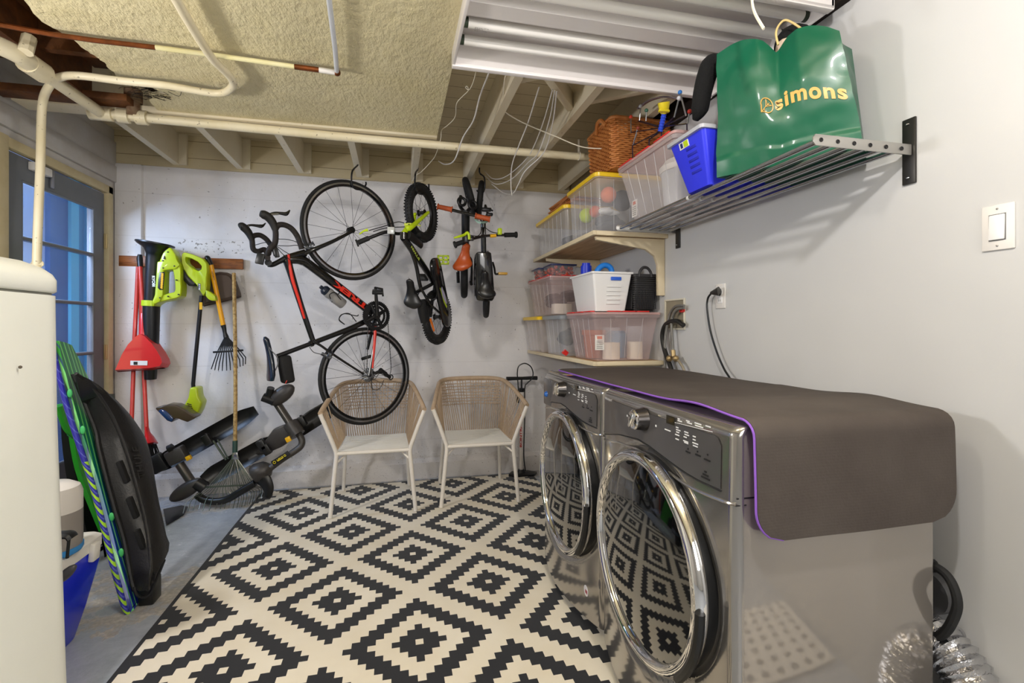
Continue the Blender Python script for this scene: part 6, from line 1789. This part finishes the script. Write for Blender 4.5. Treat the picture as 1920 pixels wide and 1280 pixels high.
# lettering laid on the front panel
m_gold = M('gold_print', '#d2a555', .35, coat=.2)
def onbag(o, u0, v0, u1, v1, w, h):
    pass
cu = bpy.data.curves.new('bag_lettering', 'FONT'); cu.body = 'simons'; cu.size = 1; cu.offset = .032; cu.space_character = 1.12
tmp = bpy.data.objects.new('tmp_letters', cu); me = bpy.data.meshes.new_from_object(tmp); bpy.data.objects.remove(tmp)
mb = MB(); mb.b.from_mesh(me); bpy.data.meshes.remove(me)
bmesh.ops.triangulate(mb.b, faces=mb.b.faces)
bmesh.ops.subdivide_edges(mb.b, edges=mb.b.edges, cuts=1)
xs_ = [v.co.x for v in mb.b.verts]; ys_ = [v.co.y for v in mb.b.verts]
def bag_uv(px, py):
    # search the panel for the point seen at that pixel
    best = None
    d = ray(px, py)
    for i in range(61):
        for j in range(51):
            p = bagface(i / 60, j / 50); q = p - V((0, 0, CAMH)); k = (q - d * q.dot(d) / d.dot(d)).length
            if best is None or k < best[0]: best = (k, i / 60, j / 50)
    return best[1:]
ua, va = bag_uv(1455, 206); ub, vb = bag_uv(1590, 188); uc, vc = bag_uv(1456, 181)
outn = V((-.84, -.55, 0)).normalized()
for v in mb.b.verts:
    f = (v.co.x - min(xs_)) / (max(xs_) - min(xs_)); g = (v.co.y - min(ys_)) / (max(ys_) - min(ys_))
    u = ua + (ub - ua) * f; w_ = va + (vb - va) * f + (vc - va) * g * (1 if 1 else .8)
    v.co = bagface(u, w_) + outn * .0025
obj('bag_lettering', mb, m_gold, gb, smooth=0, recalc=False, label='gold lettering')
mb = MB(); u0, v0 = bag_uv(1428, 210); u1, v1 = bag_uv(1448, 186)
def lf(a, r):
    u = (u0 + u1) / 2 + (u1 - u0) / 2 * r * math.cos(a); w_ = (v0 + v1) / 2 + (v1 - v0) / 2 * r * math.sin(a)
    if PI < a < 1.5 * PI or a == PI:
        k = 1 / max(abs(math.cos(a)), abs(math.sin(a))) * .92
        u = (u0 + u1) / 2 + (u1 - u0) / 2 * r * math.cos(a) * k; w_ = (v0 + v1) / 2 + (v1 - v0) / 2 * r * math.sin(a) * k
    return bagface(u, w_) + outn * .0028
mb.tube([lf(2 * PI * k / 32, 1) for k in range(32)], .0018, 5, closed=True)
mb.tube([lf(1.25 * PI, 1.0), lf(1.25 * PI, .3), lf(.25 * PI, .6)], .0014, 5)
for r, s_ in ((.5, 1), (.2, 1), (-.15, 1)):
    for a in (.05 * PI, .55 * PI):
        mb.tube([lf(1.25 * PI, max(0.01, r)) if r > 0 else lf(.25 * PI, -r), lf(a if r < .3 else (a + (.8 * PI if a > 1 else -.8 * PI)) % (2 * PI), .85)], .0010, 5)
obj('leaf_emblem', mb, m_gold, gb)
for s_, (xa, xb) in enumerate(((1460, 1478),)):
    obj('handle_cord', MB().tube(spline([at(1459, 84, X=1.22), at(1455, 62, X=1.22), at(1462, 45, X=1.24), at(1475, 38, X=1.26), at(1500, 52, X=1.30), at(1522, 72, X=1.33)], 5), .0035, 6), M('straw_cord', '#d6bd80', .8), gb)
# soft toy in the bag
st = thing('plush_toy', 'beige and black plush toy poking out of the top of the green bag', 'soft toy', (1.32, 1.33, 2.0))
m_bei = M('beige_plush', '#d9c3ae', .95, bump=.3, bs=120)
obj('ear', MB().tube(spline([at(1470, 110, X=1.27), at(1472, 84, X=1.27), at(1478, 72, X=1.27)], 4), [.03, .026, .006], 14), m_bei, st)
obj('ear', MB().tube(spline([at(1495, 110, X=1.29), at(1500, 85, X=1.29), at(1506, 64, X=1.29), at(1508, 56, X=1.29)], 4), [.035, .034, .026, .008], 14), m_bei, st)
obj('body', MB().sphere(at(1492, 88, X=1.36), .075, 18, sc=(.8, 1, 1)), M('black_plush', '#0c0c0d', .95, bump=.4, bs=150), st)
tag(obj('plush_tail', MB().tube(spline([at(1352, 125, X=1.17) + V((.05, 0, 0)), at(1338, 120, X=1.15), at(1326, 140, X=1.13), at(1317, 175, X=1.12), at(1312, 205, X=1.12), at(1304, 225, X=1.12)], 6), [.03, .036, .036, .034, .032, .012], 16), bpy.data.materials['black_plush']), 'shaggy black plush limb drooping between the green bag and the blue basket', 'soft toy')
tag(obj('hanging_ribbon', MB().tube(spline([at(1408, -60, X=1.0), at(1410, 0, X=1.0), at(1416, 26, X=1.0), at(1432, 54, X=1.0)], 5), .003, 6, flat=1.6), m_wire), 'short cream wire end dangling before the fluorescent tubes', 'wire')

# ---- wicker basket, toy and things on top
def wicker(t, x0, x1, y0, y1, z0, z1, mat, flare=.0, dens=.017, r=.0055):
    zs_ = []
    z = z0; k = 0
    wv = MB()
    while z < z1:
        f = (z - z0) / (z1 - z0); e = -flare * f
        pts = rrect(x0 + e, x1 - e, y0 + e, y1 - e, .03, z, 3)
        P_ = []
        n = len(pts)
        for i in range(n):
            a_, b_ = pts[i], pts[(i + 1) % n]; L = (b_ - a_).length; m_ = max(1, int(L / .022))
            for j in range(m_): P_.append(a_.lerp(b_, j / m_))
        cx_, cy_ = (x0 + x1) / 2, (y0 + y1) / 2
        for i, p in enumerate(P_):
            s_ = .0045 if (i + k) % 2 else -.0045
            d = V((p.x - cx_, p.y - cy_, 0)); d = V((math.copysign(1, d.x), 0, 0)) if abs(d.x) / (x1 - x0) > abs(d.y) / (y1 - y0) else V((0, math.copysign(1, d.y), 0))
            P_[i] = p + d * s_
        wv.tube(P_, r, 5, closed=True); z += r * 2.05; k += 1
    return obj('weave', wv, mat, t, smooth=60)
m_wick = M('brown_wicker', '#a8622c', .55, col2='#c58144', vs=22)
wk = thing('wicker_basket', 'brown wicker basket on top of the toy tub under the ceiling boards', 'basket', (1.3, 2.58, 2.06))
wicker(wk, 1.14, 1.47, 2.42, 2.74, 2.062, 2.315, m_wick, .012)
obj('rim_braid', MB().tube([p for p in rrect(1.125, 1.482, 2.405, 2.755, .03, 2.322, 4)], .011, 8, closed=True), m_wick, wk)
obj('ear_handle', MB().tube(spline([V((1.12, 2.47, 2.30)), V((1.105, 2.50, 2.335)), V((1.105, 2.55, 2.338)), V((1.12, 2.60, 2.30))], 5), .012, 8), m_wick, wk)
obj('base', MB().bb(1.15, 1.46, 2.43, 2.73, 2.055, 2.065), m_wick, wk)
mat_ = thing('wicker_mats', 'flat brown wicker panels lying on the tubs of the upper shelf', 'place mat', (1.25, 3.1, 2.0))
for k, (dz, dr) in enumerate(((0, .0), (.018, .08), (.036, -.06), (.052, .05))):
    mb = MB().box((1.27, 3.15, 2.005 + dz), (.34, .50, .010), Matrix.Rotation(dr, 3, 'Z'))
    for j in range(16):
        mb.box((1.27, 2.91 + j * .032, 2.012 + dz), (.345, .014, .006), Matrix.Rotation(dr * .2, 3, 'Z'))
    obj('mat_layer', mb, m_wick, mat_)
gm = thing('peg_game', 'chrome pegs with coloured ball tops on crossed rods above the red-lidded tub', 'toy', (1.25, 2.1, 2.03))
gx = 1.20
rodm = M('dark_chrome', '#4a3f58', .2, .9)
mb = MB()
for L_ in ([(1198, 226), (1240, 238), (1288, 232)], [(1183, 248), (1238, 240), (1284, 217)], [(1186, 273), (1230, 250), (1262, 221)], [(1262, 221), (1244, 242), (1217, 262)], [(1196, 227), (1240, 240)]):
    mb.tube([at(x, y, X=gx) for x, y in L_], .003, 6)
for x, y, in ((1186, 273), (1217, 262), (1240, 240), (1288, 232)):
    p = at(x, y, X=gx); mb.tube([p, V((p.x, p.y, min(p.z, 2.03)))], .003, 6)
obj('crossed_rods', mb, rodm, gm)
for (bx, by, fx_, fy_, col, nm) in ((1183, 219, 1183, 250, '#e2452c', 'red ball'), (1212, 207, 1211, 227, '#35604e', 'green ball'), (1275, 173, 1286, 217, '#2f78c8', 'blue ball'), (1293, 209, 1289, 232, '#c93a2c', 'red ball'), (1196, 240, 1187, 272, '#8a3a26', 'brown ball'), (1201, 199, 1199, 226, '#b9b9bd', 'clear cap'), (1273, 184, 1264, 220, '#d9d9dc', 'clear cap')):
    pg = obj('peg', MB().tube([at(bx, by, X=gx), at(fx_, fy_, X=gx)], .0034, 8), m_steel, gm)
    obj('ball_top', MB().sphere(at(bx, by, X=gx), .0095, 14), M('peg_' + col[1:], col, .35), pg, label=nm + ' top')
cup = thing('toy_cup', 'yellow toy cup standing on a twisted blue post behind the pegs', 'toy', (1.22, 2.0, 2.03))
p0, p1 = at(1238, 246, X=1.19), at(1245, 214, X=1.19)
obj('blue_post', MB().tube([p0 + (p1 - p0) * (k / 12) for k in range(13)], [.010 if k % 2 else .013 for k in range(13)], 10), M('toy_blue', '#2f50d8', .35), cup)
mb = MB().lathe([(.010, 0), (.020, .01), (.025, .035), (.027, .05), (.024, .05), (.02, .015)], at(1245, 214, X=1.19), (-.2, -.3, .9), 20)
mb.box(at(1245, 208, X=1.18), (.05, .02, .012), None, .004)
obj('yellow_cup', mb, M('toy_yellow', '#e8d22c', .35), cup)
obj('clear_hoop', MB().tube(spline([at(1197, 203, X=1.24), at(1215, 190, X=1.24), at(1240, 182, X=1.24), at(1262, 183, X=1.24), at(1275, 187, X=1.24)], 6), .005, 8, flat=2.0), M('smoky_clear', '#6d6670', .15, coat=.5), gm)

# ---- things on the lower tubs
wb_ = thing('white_basket', 'white plastic basket with blue hose and bottle on the near red-lidded tub', 'basket', (1.2, 2.75, 1.29))
m_wht = M('white_basket_plastic', '#ecebea', .4)
zb0 = 1.2915
def wr(e, z, r=.012): return rrect(1.075 + e, 1.315 - e, 2.545 + e, 2.90 - e, r, z, 4)
mb = MB().loft([wr(.028, zb0), wr(0, zb0 + .215)], caps=False); mb.b.faces.new([mb.b.verts.new(p) for p in wr(.028, zb0)]); mb.shell(.003)
obj('body', mb, m_wht, wb_, smooth=40)
obj('rim', MB().loft([wr(-.008, zb0 + .208), wr(-.008, zb0 + .218), wr(.002, zb0 + .218), wr(.002, zb0 + .208), wr(-.008, zb0 + .208)], caps=False), m_wht, wb_)
obj('hand_slot', MB().box((1.215, 2.544, zb0 + .180), (.065, .006, .020), None, .003), M('blue_seen_through', '#2b63d8', .4), wb_)
mb = MB()
for k in range(5): mb.box((1.205, 2.5475 + .0029 * k + .004, zb0 + .135 - k * .024), (.085, .005, .007), Matrix.Rotation(.12, 3, 'X'), .002)
obj('raised_rib', mb, m_wht, wb_)
m_blub = M('bright_blue_hose', '#2a86e6', .35)
tag(obj('blue_hose', MB().tube(spline([at(1115, 530, Y=2.68), at(1120, 508, Y=2.68), at(1130, 498, Y=2.68), at(1141, 499, Y=2.68), at(1147, 508, Y=2.68), at(1148, 530, Y=2.68)], 6), .0165, 14), m_blub), 'bright blue loop of hose sticking up from the white basket', 'hose')
dt = thing('detergent_bottle', 'dark blue capped bottle standing in the white basket', 'bottle', (1.13, 2.72, 1.30))
q = at(1099, 506, Y=2.83)
obj('bottle_cap', MB().cyl((q.x, q.y, 1.525), (q.x, q.y, 1.575), .034, 24).cyl((q.x, q.y, 1.575), (q.x, q.y, 1.592), .026, 24), M('cobalt_cap', '#1a35c8', .35), dt)
obj('bottle_body', MB().lathe([(0, 0), (.036, 0), (.036, .19), (.030, .225), (0, .225)], (q.x, q.y, 1.30), (0, 0, 1), 24), m_blub, dt)
bbk = thing('black_basket', 'black woven-look plastic basket with loop handle beside the white basket', 'basket', (1.40, 2.7, 1.29))
m_bw = M('charcoal_basket_plastic', '#2e2d2f', .5)
def br(e, z, r=.02): return rrect(1.325 + e, 1.488 - e, 2.555 + e, 2.86 - e, r, z, 4)
mb = MB().loft([br(.018, zb0), br(.004, zb0 + .21)], caps=False); mb.b.faces.new([mb.b.verts.new(p) for p in br(.018, zb0)])
obj('liner', mb, m_rkb, bbk, smooth=40)
mb = MB(); z = zb0 + .012; k = 0
while z < zb0 + .195:
    e = .018 - .014 * (z - zb0) / .21
    P_ = []
    pts = br(e - .003, z)
    for i in range(len(pts)):
        a_, b2_ = pts[i], pts[(i + 1) % len(pts)]; m_ = max(1, int((b2_ - a_).length / .008))
        for j in range(m_):
            p = a_.lerp(b2_, j / m_)
            P_.append(p)
    mb.tube(P_, .0035, 5, closed=True); z += .0125; k += 1
obj('weave', mb, m_bw, bbk, smooth=60)
mb = MB()
for i in range(14):
    x = 1.345 + i * .0095
    mb.box((x, 2.556 + .006, zb0 + .10), (.004, .006, .18), Matrix.Rotation(-.05, 3, 'X'))
for i in range(26):
    mb.box((1.331, 2.58 + i * .0105, zb0 + .10), (.006, .004, .18), Matrix.Rotation(.05, 3, 'Y'))
obj('weave_uprights', mb, m_bw, bbk)
obj('rim', MB().loft([br(-.003, zb0 + .195), br(-.004, zb0 + .212), br(.006, zb0 + .212), br(.006, zb0 + .195), br(-.003, zb0 + .195)], caps=False), m_bw, bbk)
hx = 1.405
obj('loop_handle', MB().tube(spline([(hx - .040, 2.556, zb0 + .195), (hx - .036, 2.556, zb0 + .225), (hx - .016, 2.556, zb0 + .248), (hx + .012, 2.556, zb0 + .246), (hx + .032, 2.556, zb0 + .222), (hx + .038, 2.556, zb0 + .195)], 5), .0085, 8, flat=.8), m_bw, bbk)
for (cx_, cy_, col, lb) in ((1.14, 3.30, '#9a2c2a', 'clear pack of dried red flowers near the blue bottle, on the small red-lidded tub'), (1.12, 3.55, '#5a2432', 'dark lidded pack of red berries at the far end of the small red-lidded tub')):
    pk = thing('berry_pack', lb, 'food pack', (cx_, cy_, 1.556))
    mb = MB()
    for k in range(60):
        mb.sphere((cx_ + random.uniform(-.08, .08), cy_ + random.uniform(-.08, .08), 1.562 + random.uniform(.008, .055)), random.uniform(.010, .015), 8)
    bq = obj('berries', mb, M('berries_' + col[1:], col, .5, col2='#c4572f', vs=60), pk); bq['kind'] = 'stuff'
    obj('pack_lid', MB().bb(cx_ - .095, cx_ + .095, cy_ - .095, cy_ + .095, 1.625, 1.636, .004), M('dark_blue_film', '#202c5c', .3), pk)
    obj('pack_tray', MB().loft([rrect(cx_ - .08, cx_ + .08, cy_ - .08, cy_ + .08, .01, 1.558, 3), rrect(cx_ - .095, cx_ + .095, cy_ - .095, cy_ + .095, .01, 1.624, 3)], caps=False), bpy.data.materials['jar_glass'], pk)

# ---- wall fittings
def plate(x0, y0, x1, y1, X=XR):
    a_, b_ = at(x0, (y0 + y1) / 2, X=X), at(x1, (y0 + y1) / 2, X=X)
    yc = (a_.y + b_.y) / 2; zc = at((x0 + x1) / 2, (y0 + y1) / 2, X=X).z
    return yc, zc
yc, zc = plate(1843, 388, 1905, 466)
zc = (at(1874, 385, X=XR).z + at(1874, 467, X=XR).z) / 2
lsw = thing('light_switch', 'white rocker light switch on the right wall', 'light switch', (XR, yc, zc))
obj('wall_plate', MB().bb(XR - .006, XR, yc - .035, yc + .035, zc - .058, zc + .058, .003), m_wplast, lsw)
obj('rocker', MB().box((XR - .008, yc, zc), (.006, .033, .064), Matrix.Rotation(.04, 3, 'Y'), .002), M('switch_white', '#efeeec', .3), lsw)
obj('rocker_gap', MB().bb(XR - .0065, XR - .005, yc - .0185, yc + .0185, zc - .034, zc + .034), M('gap_grey', '#6f6f70', .6), lsw)
mb = MB()
for z in (-.047, .047): mb.sphere((XR - .006, yc, zc + z), .003, 8)
obj('screw', mb, m_steel, lsw)
p = at(1352, 555, X=XR); yc, zc = p.y, p.z
osk = thing('power_socket', 'white double power outlet with a black plug on the right wall', 'power outlet', (XR, yc, zc))
obj('wall_plate', MB().bb(XR - .006, XR, yc - .035, yc + .035, zc - .058, zc + .058, .003), m_wplast, osk)
for z in (-.02, .02): obj('outlet_face', MB().bb(XR - .008, XR - .005, yc - .017, yc + .017, zc + z - .014, zc + z + .014, .002), M('switch_white', '#efeeec', .3), osk)
obj('outlet_slot', MB().bb(XR - .0085, XR - .0075, yc - .006, yc - .004, zc - .026, zc - .016).bb(XR - .0085, XR - .0075, yc + .004, yc + .006, zc - .026, zc - .016), m_black_ink, osk)
cd = thing('extension_lead', 'black power cord hanging from the outlet down behind the machines', 'cord', (XR, yc, .98))
g1, g2 = at(1351, 547, X=XR - .02), at(1334, 549, X=XR - .03)
obj('plug', MB().tube([V((XR - .009, yc, zc + .02)), at(1348, 546, X=XR - .035), g2], [.014, .014, .008], 12), m_blackp, cd)
obj('cord', MB().tube(spline([g2, at(1327, 560, X=XR - .03), at(1326, 580, X=XR - .03), at(1332, 620, X=XR - .03), at(1344, 660, X=XR - .03), at(1357, 690, X=XR - .03), at(1368, 708, X=XR - .04), at(1380, 730, X=XR - .05)], 6), .0048, 8), m_blackp, cd)
# washer supply box
wbx = thing('washer_outlet_box', 'recessed cream plumbing box with valves and hoses behind the shelves', 'plumbing box', (XR, 2.4, 1.26))
yb0, yb1 = at(1284, 590, X=XR).y, at(1250, 590, X=XR).y; z0_, z1_ = at(1268, 615, X=XR).z, at(1268, 563, X=XR).z
mb = MB().bb(XR - .010, XR - .001, yb0 - .008, yb0, z0_ - .008, z1_ + .008).bb(XR - .010, XR - .001, yb1, yb1 + .008, z0_ - .008, z1_ + .008).bb(XR - .010, XR - .001, yb0, yb1, z1_, z1_ + .008).bb(XR - .010, XR - .001, yb0, yb1, z0_ - .008, z0_)
obj('frame', mb, M('cream_plastic', '#d9d3c0', .5), wbx)
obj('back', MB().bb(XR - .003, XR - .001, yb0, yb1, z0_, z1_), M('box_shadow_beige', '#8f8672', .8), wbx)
obj('valve', MB().box(at(1279, 582, X=XR - .012), (.02, .03, .02), None, .004), m_lidred, wbx)
m_braid = M('braided_steel_hose', '#8f8d88', .35, .8, bump=.5, bs=250)
for pts, nm, mt_ in (([(1283, 573), (1268, 574), (1258, 585), (1252, 605), (1247, 640), (1247, 700)], 'hose', m_braid), ([(1283, 577), (1270, 580), (1262, 592), (1259, 610), (1261, 640), (1262, 658)], 'hose', m_braid),
                     ([(1282, 610), (1270, 602), (1256, 603), (1246, 612), (1242, 630), (1246, 655), (1258, 690), (1262, 705)], 'drain_hose', m_rkb), ([(1262, 668), (1272, 676), (1280, 688), (1284, 700)], 'hose', M('braided_beige_hose', '#a59a86', .4, .5, bump=.5, bs=250))):
    obj(nm, MB().tube(spline([at(x, y, X=XR - .028 - .010 * (k > 0)) for k, (x, y) in enumerate(pts)], 6), .0075 if nm == 'hose' else .013, 10), mt_, wbx)
mb = MB().tube([at(1262, 656, X=XR - .04), at(1263, 668, X=XR - .04)], .012, 10).sphere(at(1255, 672, X=XR - .045), .018, 10).sphere(at(1267, 672, X=XR - .045), .018, 10)
obj('brass_fitting', mb, M('dull_brass', '#a08a62', .4, .7), wbx)
def dotm():
    s = NT('dotted_mat'); s.set(.8); sep = s.new('ShaderNodeSeparateXYZ'); s.lk(s.pos(), sep.inputs[0])
    a_ = []
    for ax in (0, 1):
        u = s.math('DIVIDE', sep.outputs[ax], .085); f = s.math('SUBTRACT', s.math('FRACT', u), .5); a_.append(s.math('MULTIPLY', f, f))
    s.color(s.mix(s.math('LESS_THAN', s.math('ADD', a_[0], a_[1]), .075), '#e6e4e0', '#8d8983')); return s.m
tag(obj('dotted_mat', MB().bb(.95, 1.47, -.05, .60, .002, .018, .004), dotm()), 'white mat with grey dots flat on the floor by the right wall', 'mat')
# dryer hose and duct at the near right
dh = thing('dryer_duct', 'crinkled silver foil dryer duct low on the wall behind the dryer', 'duct', (1.43, 1.0, .2))
P_ = spline([V((1.445, 1.25, .36)), V((1.44, 1.12, .35)), V((1.437, 1.0, .335)), V((1.435, .93, .27)), V((1.435, .91, .16)), V((1.435, .92, .08))], 12)
mb = MB()
m_foil = M('crinkled_foil', '#c9c9cc', .22, 1, bump=.8, bs=35)
mb.tube(P_, [(.062 if k % 2 else .055) + random.uniform(-.002, .002) for k in range(len(P_))], 22)
obj('foil_tube', mb, m_foil, dh, smooth=20)
obj('wall_collar', MB().torus(V((1.44, 1.0, .335)), (0, 1, .1), .062, .006, 28, 8), m_foil, dh)
bh = thing('black_hose', 'black rubber cable looping out behind the dryer above the foil duct', 'hose', (1.4, 1.0, .5))
obj('loop', MB().tube(spline([at(1735, 1062, X=1.40), at(1752, 1062, X=1.40), at(1775, 1078, X=1.40), at(1790, 1105, X=1.40), at(1795, 1135, X=1.40), at(1785, 1165, X=1.40), at(1768, 1188, X=1.40), at(1740, 1200, X=1.40)], 6), .0115, 10), m_rubber, bh)
obj('connector', MB().tube([at(1738, 1060, X=1.40), at(1752, 1060, X=1.40)], .017, 12), m_rubber, bh)
tag(obj('wall_outlet_round', MB().tube([V((1.495, 1.07, .45)), V((1.46, 1.07, .45))], .06, 24), M('dark_grey_plastic', '#4c4c4e', .5)), 'dark grey round dryer outlet half hidden behind the dryer', 'power outlet')
# ================================================================ LIGHT
w = bpy.data.worlds.new('world'); C.world = w; w.use_nodes = True
nt = w.node_tree; bg = nt.nodes['Background']
sky = nt.nodes.new('ShaderNodeTexSky'); sky.sky_type = 'NISHITA'; sky.sun_elevation = math.radians(35); sky.sun_rotation = math.radians(200); sky.sun_disc = False
nt.links.new(sky.outputs[0], bg.inputs[0]); bg.inputs[1].default_value = .35

def area(name, loc, target, size, power, color, size_y=None):
    l = bpy.data.lights.new(name, 'AREA'); l.energy = power; l.color = color; l.size = size
    if size_y: l.shape = 'RECTANGLE'; l.size_y = size_y
    o = bpy.data.objects.new(name, l); COL.objects.link(o); o.location = loc
    d = V(target) - V(loc); o.rotation_euler = d.to_track_quat('-Z', 'Y').to_euler()
    return o
# unseen lamps placed from the shadows they cast; the rear fill is added
def bulb(name, loc, power, color, r):
    l = bpy.data.lights.new(name, 'POINT'); l.energy = power; l.color = color; l.shadow_soft_size = r
    o = bpy.data.objects.new(name, l); COL.objects.link(o); o.location = loc; return o
bulb('lamp_bulb_left', (.02, .80, 2.22), 13, (1, .96, .92), .05)
bulb('lamp_bulb_right', (.52, .40, 2.18), 45, (1, .965, .93), .035)
area('lamp_side', (-1.80, 1.66, 1.72), (.9, 1.75, .9), .22, 24, (1, .97, .95))
area('fill_rear', (.5, -1.8, 1.7), (0, 2, 1.3), 1.4, 32, (1, .98, .96))  # added broad fill that lifts the whole room, no known lamp there
area('daylight_door', (-2.15, 3.12, 1.85), (-.9, 3.35, .0), 0.3, 26, (.50, .68, 1.0), .4)
area('daylight_yard', (-2.7, 3.2, 3.3), (-2.4, 4.2, 1.0), .8, 7, (.55, .75, 1.0))
vs = C.view_settings
C.display_settings.display_device = 'sRGB'
vs.view_transform = 'Standard'; vs.look = 'None'; vs.exposure = 0.0; vs.gamma = 1.0; vs.use_curve_mapping = False
